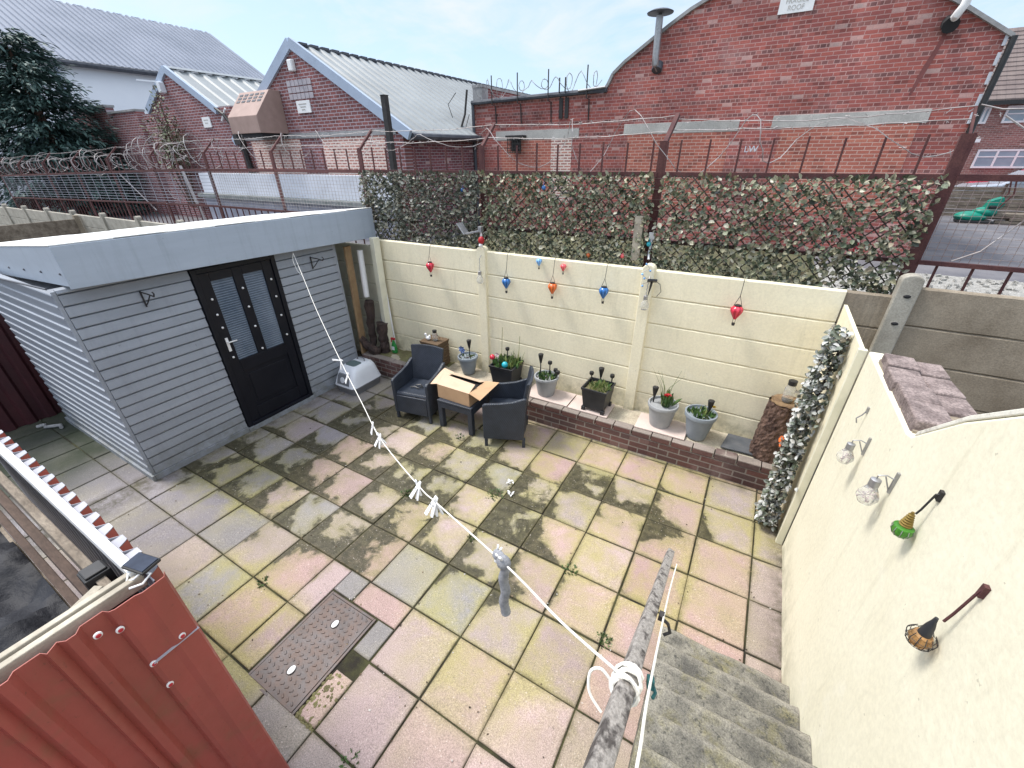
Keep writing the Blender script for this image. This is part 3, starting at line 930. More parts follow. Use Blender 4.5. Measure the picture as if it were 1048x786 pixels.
# ------------------------------------------------------------------ raised brick bed under the fence
bed = thing('raised_bed', 'low brick raised bed running along the foot of the cream fence', 'raised bed', (-1, 3.0, 0))
b = MB()
b.box2((-4.0, 2.80, -0.02), (2.03, 2.90, 0.225))
for i in range(27):
    x = -4.0 + i * 0.2235
    b.box2((x, 2.795 + random.uniform(-.004, .004), 0.232), (x + 0.214, 2.905, 0.305 + random.uniform(-.004, .003)))
obj('brick_front', b, 'planter', bed, False, 0.004)
b = MB()
b.box2((-4.0, 2.903, -0.02), (2.03, 3.285, 0.285))
for i in range(16):
    b.box2((-4 + i * .377, 2.81, 0.226), (-4 + (i + 1) * .377, 2.90, 0.24))
obj('bed_top', b, 'mortar_bed', bed)
b = MB()
gx = [(-3.95 + 1.5 * i / 20) for i in range(21)]
for i in range(20):
    for j in range(6):
        y0, y1 = 2.91 + j * 0.06, 2.91 + (j + 1) * 0.06
        hz = lambda x, y: 0.292 + 0.014 * math.sin(x * 9 + y * 13) * math.cos(x * 4 - y * 7)
        b.quad((gx[i], y0, hz(gx[i], y0)), (gx[i + 1], y0, hz(gx[i + 1], y0)), (gx[i + 1], y1, hz(gx[i + 1], y1)), (gx[i], y1, hz(gx[i], y1)))
obj('mossy_soil', b, 'moss_earth', bed, True)

# loose tiles and slate on the bed
for (x0, x1, y0, y1, a, lab) in ((-1.02, -0.40, 2.88, 3.22, 0.0, 'pale pink tile under the ribbed grey pot of stakes'),
                                 (-0.385, 0.13, 2.87, 3.22, 0.0, 'pale pink tile under the black square planter with yellowing grass'),
                                 (0.47, 1.03, 2.86, 3.20, 0.01, 'pale pink tile under the grey pot with a red flower')):
    b = MB()
    b.box(((x0 + x1) / 2, (y0 + y1) / 2, 0.316), (x1 - x0, y1 - y0, 0.016), a)
    tag(obj('flat_tile', b, 'tile', None, False, 0.003), lab, 'tile', 'pink tiles laid on the raised bed')
b = MB()
b.prism([(1.40, 2.93), (1.90, 2.95), (1.92, 3.12), (1.80, 3.24), (1.45, 3.24)], 'z', 0.306, 0.322)
tag(obj('slate_slab', b, 'slate', None, False, 0.003), 'dark grey slate slab lying flat beside the tree stump', 'slate')

# ------------------------------------------------------------------ cream concrete panel fence
def conc_planks(b, x0, x1, y0, y1, ztop, zbot, step=0.300):
    z = ztop
    while z > zbot:
        zb = max(z - step, zbot)
        n = 24
        base = len(b.v)
        # slightly bowed, bevelled gravel board
        pr = [(y1, zb + .002), (y0 + .010, zb + .002), (y0, zb + 0.012), (y0, z - 0.014), (y0 + .012, z - 0.002), (y1, z - 0.002)]
        for i in range(n + 1):
            x = x0 + (x1 - x0) * i / n
            wv = random.uniform(-0.0012, 0.0012)
            for (yy, zz) in pr:
                b.v.append((x, yy + (wv if yy < y1 else 0), zz + wv))
        L = len(pr)
        for i in range(n):
            for q in range(L):
                q2 = (q + 1) % L
                b.f.append((base + i * L + q, base + i * L + q2, base + (i + 1) * L + q2, base + (i + 1) * L + q))
        b.f.append(tuple(base + q for q in reversed(range(L))))
        b.f.append(tuple(base + n * L + q for q in range(L)))
        z = zb
def conc_post(b, x, y, ztop, zbot, wd=0.13, dp=0.11):
    n = 8
    poly = [(x - wd / 2, zbot), (x - wd / 2, ztop - 0.05)]
    for i in range(1, n):
        a = math.pi - math.pi * i / n
        poly.append((x + wd / 2 * math.cos(a), ztop - 0.05 + 0.05 * math.sin(a)))
    poly += [(x + wd / 2, ztop - 0.05), (x + wd / 2, zbot)]
    b.prism(poly, 'y', y, y + dp)
fence = thing('panel_fence', 'cream painted concrete panel fence behind the flower pots', 'fence', (-0.8, 3.3, 0))
for (x0, x1) in ((-3.80, -1.93), (-1.80, 0.225), (0.355, 2.03)):
    b = MB()
    conc_planks(b, x0, x1, 3.287, 3.335, 2.045, 0.2)
    obj('panel_bay', b, 'cream', fence)
for x in (-1.865, 0.29):
    b = MB()
    conc_post(b, x, 3.245, 2.10, 0.2)
    obj('post', b, 'cream', fence, False, 0.008)
b = MB()
b.bar((-3.71, 3.16, 0.28), (-3.705, 3.19, 2.09), 0.10, 0.11)
obj('post', b, 'cream_edge', fence, False, 0.006)
gf = thing('panel_fence', 'bare grey concrete panel fence right of the cream side wall', 'fence', (3.4, 3.3, 0))
for (x0, x1) in ((2.034, 2.36), (2.49, 4.5), (4.63, 6.6)):
    b = MB()
    conc_planks(b, x0, x1, 3.30, 3.35, 2.13 if x0 > 2.3 else 2.04, 0.2, 0.33 if x0 > 2.3 else .3)
    obj('panel_bay', b, 'conc', gf)
for x in (2.425, 4.565, 6.66):
    b = MB()
    conc_post(b, x, 3.245, 2.235, 0.2, 0.15)
    ob = obj('post', b, 'conc_pale', gf, False, 0.01)
for zz in (1.82, 2.06):
    b = MB()
    b.ball((2.43, 3.244, zz), 0.022, 8, 6, 1.2, 0.35, 0.7)
    obj('rust_hole', b, 'dark', gf)
lf = thing('panel_fence', 'grey concrete panel fence running on behind the shed roof', 'fence', (-13, 3.3, 0))
xs = [-3.76 - 1.95 * i for i in range(11)]
for i in range(10):
    b = MB()
    zt = 2.02 - 0.022 * i
    conc_planks(b, xs[i + 1] + 0.06, xs[i] - 0.06, 3.29, 3.34, zt - 0.08, 0.0)
    obj('panel_bay', b, 'cream_edge' if i == 0 else 'conc_pale', lf)
for i in range(1, 11):
    b = MB()
    conc_post(b, xs[i], 3.25, 2.06 - 0.022 * i, 0.0)
    obj('post', b, 'conc_pale', lf)
nf = thing('panel_fence', 'brown stained concrete fence between the gardens left of the shed', 'fence', (-15, 1.5, 0))
for k_ in range(3):
    b = MB()
    for q in range(6):
        b.box2((-15.05, 3.2 - 1.9 * (k_ + 1) + .05, 0.29 * q), (-15.0, 3.2 - 1.9 * k_ - .05, 0.29 * q + 0.285))
    obj('panel_bay', b, 'oldwood', nf)
    b = MB()
    b.box2((-15.09, 3.2 - 1.9 * k_ - .05, 0), (-14.96, 3.2 - 1.9 * k_ + .05, 1.82))
    obj('post', b, 'conc', nf)

# ------------------------------------------------------------------ maroon sheet fence left of the shed
t = thing('sheet_fence', 'dark maroon metal sheet fence closing the path beside the shed', 'fence', (-6.78, 0, 0))
b = MB()
y = -3.0
while y < 3.1:
    b.prism([(-6.80, y), (-6.76, y + .03), (-6.76, y + .10), (-6.80, y + .13), (-6.80, y + 0.20), (-6.815, y + .20), (-6.815, y)], 'z', 0.0, 1.72)
    y += 0.20
obj('sheet', b, 'maroon', t)
b = MB()
b.box2((-6.84, -3, 0.0), (-6.818, 3.1, 1.76))
obj('rail', b, 'brownwood', t)
b = MB()
b.tube([(-6.55, -0.55, 0.02), (-6.5, -0.48, 0.03), (-6.42, -0.50, 0.03), (-6.30, -0.38, 0.03), (-6.22, -0.40, 0.03)], 0.022, 8)
tag(obj('hose_end', b, 'lead', None, True), 'short pale bent hose end lying on the green path', 'hose')

# ------------------------------------------------------------------ shed
shed = thing('garden_shed', 'grey blue timber shed with flat white roof and black door', 'shed', (-5.2, 1.2, 0))
SX, SXB, SY0, SY1 = -3.985, -6.42, -0.265, 3.2
def lap_wall(axis, fixed, sgn, a, bb, z0, z1, step=0.107, skip=None):
    """overlapping boards as real wedges"""
    m = MB()
    z = z0
    while z < z1 - 0.01:
        zt = min(z + step, z1)
        spans = [(a, bb)]
        if skip and zt > skip[2] and z < skip[3]:
            spans = [(a, skip[0]), (skip[1], bb)]
        for (p, q) in spans:
            if axis == 'x':
                f0, f1 = fixed - sgn * 0.03, fixed + sgn * 0.016
                m.prism([(f0, z), (fixed + sgn * .002, z), (fixed + sgn * .002, z + .005), (f1, zt - .013), (f1 - sgn * .001, zt - .006), (fixed, zt), (f0, zt)], 'x', p, q)
                continue
            f0, f1 = fixed - sgn * 0.03, fixed + sgn * 0.016
            pr = [(f0, z), (f1, z), (f1 + sgn * .002, z + 0.008), (fixed + sgn * 0.006, zt - 0.016), (fixed - sgn * 0.012, zt - 0.010), (f0, zt)]
            if axis == 'y':
                m.prism([(r[0], r[1]) for r in pr], 'y', p, q)
            else:
                m.prism([(r[0], r[1]) for r in pr], 'x', p, q)
        z = zt
    return m
obj('front_cladding', lap_wall('y', SX - 0.004, 1, SY0 + 0.02, 0.79, 0.07, 2.15), 'shed', shed)
obj('front_cladding', lap_wall('y', SX - 0.004, 1, 1.775, 2.66, 0.07, 2.12), 'shed', shed)
obj('side_cladding', lap_wall('x', SY0, -1, SXB, SX - 0.024, 0.07, 2.10), 'shed', shed)
b = MB()
b.box2((SX - 0.02, SY0 - 0.012, 0.05), (SX + 0.004, SY0 + 0.018, 2.13))
obj('corner_trim', b, 'shed', shed, False, 0.004)
b = MB()
b.box2((SXB, SY0 + 0.03, 0.0), (SX - 0.04, 2.65, 1.98))
b.box2((SX - 0.3, SY0 + 0.03, 1.9), (SX - 0.04, 2.65, 2.1))
b.box2((SX - 0.03, SY0, 0.0), (SX + 0.03, 0.79, 0.068))
b.box2((SX - 0.03, 1.775, 0.0), (SX + 0.03, 2.66, 0.068))
b.box2((SX - 0.03, 0.79, 0.0), (SX + 0.055, 1.775, 0.055))
b.box2((SXB, SY0 - 0.03, 0.0), (SX + 0.028, SY0 - 0.004, 0.066))
b.box2((SX - 0.06, 2.662, 0), (SX - 0.004, 2.70, 2.2))
obj('base_frame', b, 'shed', shed)
# roof slab and fascia: the roof falls towards the back, the fascia overhangs the door wall
b = MB()
def rz_(x, y):
    return 2.515 - 0.012 * (y + 0.28) + (x + 3.84) * 0.085
def roofpatch(x0, x1, y0, y1, lift, th):
    n0 = len(b.v)
    for k_ in (-th, 0):
        for (x, y) in ((x0, y0), (x1, y0), (x1, y1), (x0, y1)):
            b.v.append((x, y, rz_(x, y) + lift + k_))
    b.f.extend([tuple(n0 + i for i in q) for q in ((0, 3, 2, 1), (4, 5, 6, 7), (0, 1, 5, 4), (1, 2, 6, 5), (2, 3, 7, 6), (3, 0, 4, 7))])
roofpatch(-6.60, -3.845, -0.154, 3.33, -0.003, 0.06)
for i in range(8):
    roofpatch(-6.62, -3.83, -0.178 + i * 0.44, -0.178 + (i + 1) * 0.44 - 0.004, 0.006 + 0.004 * (i % 2), 0.008)
obj('roof', b, 'felt', shed)
b = MB()
b.prism([(-0.176, 2.15), (3.34, 2.065), (3.34, 2.465), (-0.176, 2.508)], 'x', -3.843, -3.82)
obj('front_fascia', b, 'fascia', shed, False, 0.004)
b = MB()
b.prism([(-3.844, 2.17), (-3.844, 2.506), (-6.60, 2.275), (-6.60, 2.00)], 'y', -0.175, -0.156)
obj('side_fascia', b, 'fascia', shed, False, 0.004)
b = MB()
b.prism([(-0.15, 2.160), (3.3, 2.078), (3.3, 2.092), (-0.15, 2.174)], 'x', -4.3, -3.846)
b.prism([(-0.15, 2.0), (2.7, 1.99), (2.7, 2.0), (-0.15, 2.01)], 'x', -6.5, -4.3)
obj('soffit', b, 'shed', shed)
b = MB()
b.tube([(-6.6, -0.29, 2.0), (-5.3, -0.29, 2.09), (-3.99, -0.29, 2.16)], 0.010, 6)
for i in range(6):
    b.ball((-6.4 + i * 0.5, -0.176, 2.10 + i * 0.035), 0.012, 6, 5)
obj('loose_cable', b, 'dark_gutter', shed)
# black door
door = MB()
DY0_, DY1_, DZ0, DZ1 = 0.80, 1.765, 0.06, 2.085
xf = SX + 0.03
door.box2((SX - 0.03, DY0_, DZ0), (xf, DY0_ + 0.055, DZ1))
door.box2((SX - 0.03, DY1_ - 0.055, DZ0), (xf, DY1_, DZ1))
door.box2((SX - 0.03, DY0_ + .056, DZ1 - 0.05), (xf, DY1_ - .056, DZ1))
door.box2((SX - 0.03, DY0_ + .056, DZ0), (xf + .012, DY1_ - .056, DZ0 + 0.04))
obj('door_frame', door, 'black_gloss', shed, False, 0.004)
d = MB()
a0, a1 = DY0_ + 0.06, DY1_ - 0.06
mid = (a0 + a1) / 2
xd = SX + 0.012
d.box2((SX - 0.03, a0, 0.105), (xd, a0 + 0.115, 2.03))
d.box2((SX - 0.03, a1 - 0.115, 0.105), (xd, a1, 2.03))
d.box2((SX - 0.03, mid - 0.055, 0.95), (xd, mid + 0.055, 2.03))
d.box2((SX - 0.03, a0 + .116, 1.93), (xd - .001, mid - .056, 2.03))
d.box2((SX - 0.03, mid + .056, 1.93), (xd - .001, a1 - .116, 2.03))
d.box2((SX - 0.03, a0 + .116, 0.80), (xd - .001, a1 - .116, 0.95))
d.box2((SX - 0.03, a0 + .116, 0.105), (xd - .001, a1 - .116, 0.28))
d.box2((SX - 0.03, a0 + .116, 0.281), (xd - .014, a1 - .116, 0.799))
d.box2((SX - 0.03, a0 + .17, 0.34), (xd - .006, a1 - .17, 0.74))
door_o = obj('door', d, 'black_gloss', shed, False, 0.005)
for (p, q) in ((a0 + .117, mid - .057), (mid + .057, a1 - .117)):
    b = MB()
    b.box2((SX - 0.022, p, 0.951), (SX - 0.010, q, 1.929))
    obj('pane', b, 'reeded', door_o)
b = MB()
b.box2((xd, a0 + 0.042, 1.10), (xd + 0.008, a0 + 0.072, 1.27))
b.tube([(xd + .006, a0 + .057, 1.22), (xd + .04, a0 + .057, 1.22), (xd + .045, a0 + .09, 1.222), (xd + .042, a0 + .15, 1.218)], [0.009, 0.008, 0.008, 0.006], 8)
obj('handle', b, 'white', door_o, True)
# fairy-light studs
b = MB()
for (yy, zz) in ((a0 + .06, 1.74), (a0 + .055, 1.56), (a0 + .06, 1.40), (a0 + .06, 1.02), (mid, 1.78), (mid, 1.55), (mid, 1.30), (mid, 1.00), (a1 - .055, 1.80), (a1 - .055, 1.58), (a1 - .06, 1.33), (a1 - .06, 1.06)):
    b.ball((xd + 0.010, yy, zz), 0.0135, 8, 6)
obj('fairy_light', b, 'white', door_o, True)
# hanging-basket hooks on the shed wall
def hook(y, z, lab):
    t = thing('wall_bracket', lab, 'bracket', (SX + 0.02, y, z), 'black brackets on the shed wall')
    b = MB()
    b.tube([(SX + .022, y, z + .06), (SX + .022, y, z - .10)], 0.008, 6)
    b.tube([(SX + .022, y, z + .05), (SX + .13, y + .01, z + .045), (SX + .24, y + .02, z + .03), (SX + .26, y + .02, z + .06), (SX + .24, y + .02, z + .075)], 0.007, 6)
    b.tube([(SX + .022, y, z - .09), (SX + .08, y + .005, z - .05), (SX + .17, y + .015, z + .035)], 0.006, 6)
    obj('arm', b, 'black_metal', t, True)
hook(0.32, 1.93, 'black iron basket bracket on the shed wall left of the door')
hook(2.26, 1.90, 'black iron basket bracket on the shed wall right of the door')

# ------------------------------------------------------------------ red sheet store in the near corner
store = thing('metal_store', 'open topped red corrugated metal store in the near corner', 'store', (-1.6, -1.6, 0))
XC, YC, ZT, KS = -0.42, -1.12, 1.75, 0.847
ZB = 1.5 - ZT / KS
def sobj(name, mb, mat, parent=None, *a):
    mb.v = [(XC + (v[0] + .72) * KS, YC + (v[1] + 1.08) * KS, ZT + (v[2] - 1.5) * KS) for v in mb.v]
    return obj(name, mb, mat, parent, *a)
# side sheet facing the fence
b = MB()
pit = 0.155
x = -0.74
prof_o = []
while x > -4.2:
    for (dx, dy) in ((0, 0.0), (-0.045, 0.0), (-0.075, 0.045), (-0.125, 0.045)):
        prof_o.append((x + dx, -1.105 + dy))
    x -= pit
for i in range(len(prof_o) - 1):
    p, q = prof_o[i], prof_o[i + 1]
    b.quad((p[0], p[1], ZB), (q[0], q[1], ZB), (q[0], q[1], 1.485), (p[0], p[1], 1.485))
sobj('side_sheet', b, 'red_sheet', store)
b = MB()
for i in range(len(prof_o) - 1):
    p, q = prof_o[i], prof_o[i + 1]
    b.quad((q[0], q[1] - .004, ZB), (p[0], p[1] - .004, ZB), (p[0], p[1] - .004, 1.49), (q[0], q[1] - .004, 1.49))
    b.quad((p[0], p[1] - .004, 1.49), (p[0], p[1], 1.49), (q[0], q[1], 1.49), (q[0], q[1] - .004, 1.49))
    # cut ends of the ribs folded over as small grey tabs
    if abs(p[1] - q[1]) < 1e-6 and p[1] > -1.08:
        b.quad((p[0], p[1], 1.492), (p[0] + .02, -1.108, 1.475), (q[0] - .02, -1.108, 1.475), (q[0], q[1], 1.492))
sobj('sheet_back', b, 'grey_back', store)
# front sheet facing the yard
b = MB()
pr = [(-1.062, -0.752), (-1.075, -0.722), (-1.16, -0.716), (-1.185, -0.727), (-1.255, -0.727), (-1.272, -0.736)]
y = -1.272
while y > -3.2:
    for (dy, xx) in ((0.0, -0.736), (0.012, -0.762), (0.085, -0.762), (0.105, -0.737), (0.135, -0.737), (0.155, -0.762)):
        pr.append((y - dy, xx))
    y -= 0.19
for i in range(len(pr) - 1):
    p, q = pr[i], pr[i + 1]
    b.quad((p[1] + .03, p[0], ZB), (q[1] + .03, q[0], ZB), (q[1], q[0], 1.49), (p[1], p[0], 1.49))
    b.quad((p[1] - .005, p[0], 1.49), (q[1] - .005, q[0], 1.49), (q[1] + .025, q[0], ZB), (p[1] + .025, p[0], ZB))
    b.quad((p[1], p[0], 1.49), (q[1], q[0], 1.49), (q[1] - .005, q[0], 1.49), (p[1] - .005, p[0], 1.49))
sobj('front_sheet', b, 'red_sheet', store, False)
b = MB()
b.prism([(-1.07, 1.105), (-1.262, 1.105), (-1.262, 1.108), (-1.07, 1.108)], 'x', -0.73, -0.7075)
sobj('lap_seam', b, 'grey_back', store)
# screws with washers and red caps
for (yy, zz) in ((-1.278, 1.385), (-1.262, 1.10), (-1.135, 1.135), (-1.262, 0.92), (-1.335, 1.43)):
    b = MB()
    mt = Matrix.Rotation(R(90), 4, 'Y')
    xx = (-0.7245 if yy < -1.2 else -0.7155) + .03 * (1.5 - zz) / 2.0
    b.lathe([(0.0145, -0.006), (0.0145, 0.0015), (0.012, 0.003)], 12, (xx, yy, zz), mt)
    sc = sobj('screw', b, 'white', store, True)
    b = MB()
    b.lathe([(0.0095, 0.002), (0.0095, 0.006), (0.006, 0.008)], 10, (xx, yy, zz), mt)
    sobj('cap', b, 'red_cap', sc, True)
b = MB()
b.box2((-4.1, -1.152, 1.440), (-0.85, -1.112, 1.512))
sobj('top_batten', b, 'white', store, False, 0.004)
for (x0, x1) in ((-0.838, -0.806), (-0.888, -0.858)):
    b = MB()
    b.box2((x0, -3.2, 1.435), (x1, -1.12, 1.500))
    sobj('front_batten', b, 'palewood', store, False, 0.004)
b = MB()
b.box2((-0.851, -3.2, 1.25), (-0.833, -1.16, 1.475))
sobj('rubber_strip', b, 'black_plastic', store)
b = MB()
b.box2((-4.1, -1.235, 1.26), (-0.93, -1.195, 1.395))
sobj('upper_rail', b, 'oldwood', store, False, 0.004)
b = MB()
b.box2((-4.1, -1.285, 1.03), (-0.90, -1.240, 1.19))
sobj('middle_rail', b, 'brownwood', store, False, 0.004)
b = MB()
b.box2((-4.1, -1.34, 0.66), (-0.92, -1.30, 1.02))
sobj('lower_board', b, 'brownwood', store, False, 0.004)
b = MB()
b.box2((-4.1, -1.365, 0.66), (-0.92, -1.342, 0.72))
sobj('edge_batten', b, 'oldwood', store, False, 0.003)
b = MB()
b.box((-1.14, -1.215, 0.72), (0.10, 0.10, 1.40))
b.box((-1.14, -1.215, 1.427), (0.085, 0.085, 0.012))
sobj('post', b, 'black_plastic', store, False, 0.006)
b = MB()
b.bar((-1.04, -1.235, 1.385), (-0.925, -1.46, 1.395), 0.045, 0.04)
sobj('diagonal_brace', b, 'palewood', store, False, 0.004)
b = MB()
nx, ny = 60, 44
base = len(b.v)
for i in range(nx + 1):
    for j in range(ny + 1):
        x = -4.1 + 3.3 * i / nx
        y = -3.2 + 1.85 * j / ny
        b.v.append((x, y, 0.76 + 0.05 * math.sin(x * 9 + y * 4) + 0.035 * math.sin(y * 17 - x * 5) + 0.02 * math.sin(x * 31 + 9 * math.sin(y * 5)) ))
for i in range(nx):
    for j in range(ny):
        q = base + i * (ny + 1) + j
        b.f.append((q, q + ny + 1, q + ny + 2, q + 1))
bs = sobj('black_sheet', b, 'black_sheet', None, True)
tag(bs, 'crumpled black plastic sheet lying inside the red metal store', 'sheet')
t = thing('solar_fence_light', 'small square solar light clipped to the red store corner', 'solar light', (-0.51, -1.137, 1.75))
b = MB()
b.box((-0.835, -1.10, 1.535), (0.125, 0.085, 0.016), 0.25, 0.0, 0.05)
sobj('lamp_body', b, 'black_plastic', t, False, 0.004)
b = MB()
b.box((-0.835, -1.10, 1.5455), (0.112, 0.072, 0.004), 0.25, 0.0, 0.05)
sobj('solar_panel', b, 'solar', t)
b = MB()
b.tube([(-0.86, -1.12, 1.52), (-0.87, -1.15, 1.50), (-0.84, -1.17, 1.49), (-0.81, -1.15, 1.505), (-0.80, -1.12, 1.52), (-0.765, -1.10, 1.515), (-0.76, -1.14, 1.495), (-0.79, -1.18, 1.49)], 0.005, 6)
sobj('clip_wire', b, 'white', t, True)
# ------------------------------------------------------------------ factory with the bricked-up windows
fac = thing('brick_factory', 'long red brick factory wall with bricked up windows and gable', 'building', (-1, 11.9, LOT))
FY = 11.9
b = MB()
pr = [(-7.72, LOT), (-7.72, 4.60), (-3.42, 4.60), (-3.30, 4.74), (-3.18, 4.97), (-2.89, 5.20), (-2.2, 5.62), (-1.9, 5.80), (-1.42, 6.06), (-0.9, 6.27), (0.57, 7.2), (3.52, 5.53), (4.40, 5.0), (4.40, LOT)]
b.prism(pr, 'y', FY, FY + 0.33)
obj('wall', b, 'factory', fac)
b = MB()
b.box2((4.08, FY + .331, LOT), (4.395, FY + 14, 4.95))
b.box2((-7.72, FY + .331, LOT), (-7.42, FY + 9, 5.0))
obj('side_wall', b, 'factory_side', fac)
b = MB()
b.prism([(-7.76, 5.0), (-7.38, 5.0), (-7.38, 5.07), (-7.76, 5.07)], 'y', FY - 0.02, FY + 9)
b.box2((-7.74, FY - .01, 4.62), (-7.40, FY + .36, 4.998))
for p, q in zip(pr[2:10], pr[3:11]):
    b.bar((p[0], FY + .13, p[1] + .035), (q[0], FY + .13, q[1] + .035), 0.42, 0.07)
b.bar((-1.05, FY + .12, 6.26), (-.35, FY + .12, 6.70), 0.46, 0.16)
b.bar((0.57, FY + .13, 7.22), (3.52, FY + .13, 5.56), 0.42, 0.06)
b.bar((3.52, FY + .13, 5.56), (4.46, FY + .13, 4.98), 0.42, 0.06)
obj('coping', b, 'lead', fac)
b = MB()
b.prism([(-7.4, 4.55), (-3.0, 4.55), (-3.0, 4.62), (-7.4, 4.62)], 'y', FY + .34, FY + 9)
b.prism([(-3.2, 4.9), (0.57, 7.15), (4.35, 4.95), (4.35, 4.88), (0.57, 7.08), (-3.2, 4.83)], 'y', FY + .34, FY + 14)
obj('roof', b, 'lead', fac)
b = MB()
b.tube([(-7.75, FY - .08, 4.60), (-3.30, FY - .08, 4.66)], 0.065, 8)
b.tube([(-7.72, FY - .07, 4.56), (-7.72, FY - .07, 4.2), (-7.70, FY - .05, LOT)], 0.05, 8)
obj('gutter', b, 'dark_gutter', fac, True)
b = MB()
b.tube([(-4.1, FY - .16, 4.68), (-3.32, FY - .16, 4.72)], 0.03, 8)
obj('conduit', b, 'steel', fac, True)
for (x0, x1, z0, z1) in ((-6.92, -4.07, 3.545, 3.80), (-2.74, 0.14, 3.60, 3.845), (0.85, 3.72, 3.645, 3.89)):
    b = MB()
    b.box2((x0, FY - 0.012, z0), (x1, FY + .05, z1))
    obj('lintel', b, 'lintel', fac, False, 0.006)
for (x0, x1, zt, mm) in ((-6.72, -4.95, 3.54, 'infill'), (-4.945, -4.28, 3.54, 'infill_pale'), (-2.62, -0.02, 3.595, 'infill'), (1.08, 3.60, 3.64, 'infill')):
    b = MB()
    b.box2((x0, FY - 0.006, LOT + .9), (x1, FY + .05, zt))
    obj('window_infill', b, mm, fac)
for x in (-6.93, -6.03, -5.02, -3.85):
    b = MB()
    b.tube([(x, FY - .17, 5.24), (x, FY - .17, 4.5), (x + .04, FY - .04, 4.48), (x + .05, FY - .02, 3.98)], 0.018, 5)
    obj('spike_bracket', b, 'black_metal', fac)
for x in (-4.68, -4.50):
    b = MB()
    b.tube([(x, FY - .15, 5.02), (x, FY - .15, 4.7), (x, FY - .05, 4.56)], 0.02, 5)
    b.box2((x - .035, FY - .05, 4.06), (x + .075, FY - .005, 4.56))
    obj('iron_bracket', b, 'black_metal', fac)
# rusty cage over an old outlet
b = MB()
for i in range(6):
    x = -6.36 + 0.09 * i
    b.bar((x, FY - .22, 3.2), (x, FY - .22, 3.62), 0.018, 0.018)
for z in (3.2, 3.32, 3.44, 3.56):
    b.bar((-6.38, FY - .225, z), (-5.88, FY - .225, z), 0.018, 0.018)
b.box2((-6.42, FY - .26, 3.62), (-5.80, FY - .013, 3.67))
b.box2((-6.28, FY - .14, 3.24), (-5.98, FY - .03, 3.54))
obj('outlet_cage', b, 'black_metal', fac)
# flue with a dish cap
b = MB()
b.tube([(-2.02, FY - .06, 5.02), (-2.05, FY - .22, 5.10), (-2.06, FY - .23, 5.25), (-2.08, FY - .23, 6.02)], 0.082, 12)
flue = obj('flue', b, 'steel', fac, True)
b = MB()
b.lathe([(0.30, 0), (0.31, 0.02), (0.22, 0.06), (0.06, 0.09)], 18, (-2.08, FY - .23, 6.06))
b.tube([(-2.08, FY - .23, 6.02), (-2.08, FY - .23, 6.08)], 0.04, 6)
obj('flue_cap', b, 'dark_gutter', flue, True)
b = MB()
b.tube([(-2.02, FY - .05, 5.12), (-2.02, FY - .13, 4.97)], 0.13, 10)
obj('flue_bend', b, 'dark_gutter', flue, True)
b = MB()
b.tube([(3.47, FY - .02, 5.28), (3.47, FY - .30, 5.36), (3.52, FY - .34, 5.48), (3.55, FY - .34, 5.85)], 0.07, 12)
f2 = obj('flue', b, 'white', fac, True)
b = MB()
b.tube([(3.46, FY + .02, 5.30), (3.455, FY - .2, 5.22)], 0.13, 10)
obj('flue_bend', b, 'dark', f2, True)
b = MB()
b.prism([(3.44, 5.22), (3.50, 5.22), (3.44, 4.8), (3.36, 4.45), (3.28, 4.15), (3.24, 4.15), (3.30, 4.6), (3.38, 4.9)], 'y', FY - 0.004, FY + .01)
M['soot_brick'] = pm('sooty_brick', (0.20, 0.07, 0.066), (0.15, 0.055, 0.053), 6, 0.9)
obj('soot_streak', b, 'soot_brick', fac)
b = MB()
b.box2((0.43, FY - .02, 5.77), (1.08, FY - .003, 6.14))
sg = obj('warning_sign', b, 'white', fac)
text_mesh('lettering', 'FRAGILE\nROOF', 0.125, 'lintel', (0.755, FY - .023, 5.915), sg, sx=0.92, ext=0.001)
text_mesh('painted_mark', 'LW', 0.20, 'whiterender', (0.53, FY - .003, 3.20), fac, ext=0.001)
b = MB()
b.tube([(4.47, FY - .05, 4.98), (4.47, FY - .06, 4.75), (4.45, FY - .05, 3.7)], 0.055, 10)
b.tube([(4.45, FY - .05, 3.7), (4.44, FY - .05, LOT)], 0.06, 10)
obj('downpipe', b, 'black_plastic', fac, True)
for z in (4.85, 4.55, 4.25, 3.9, 3.6):
    b = MB()
    b.box2((4.35, FY - .03, z), (4.402, FY - .004, z + 0.2))
    obj('paint_flashing', b, 'whiterender', fac)

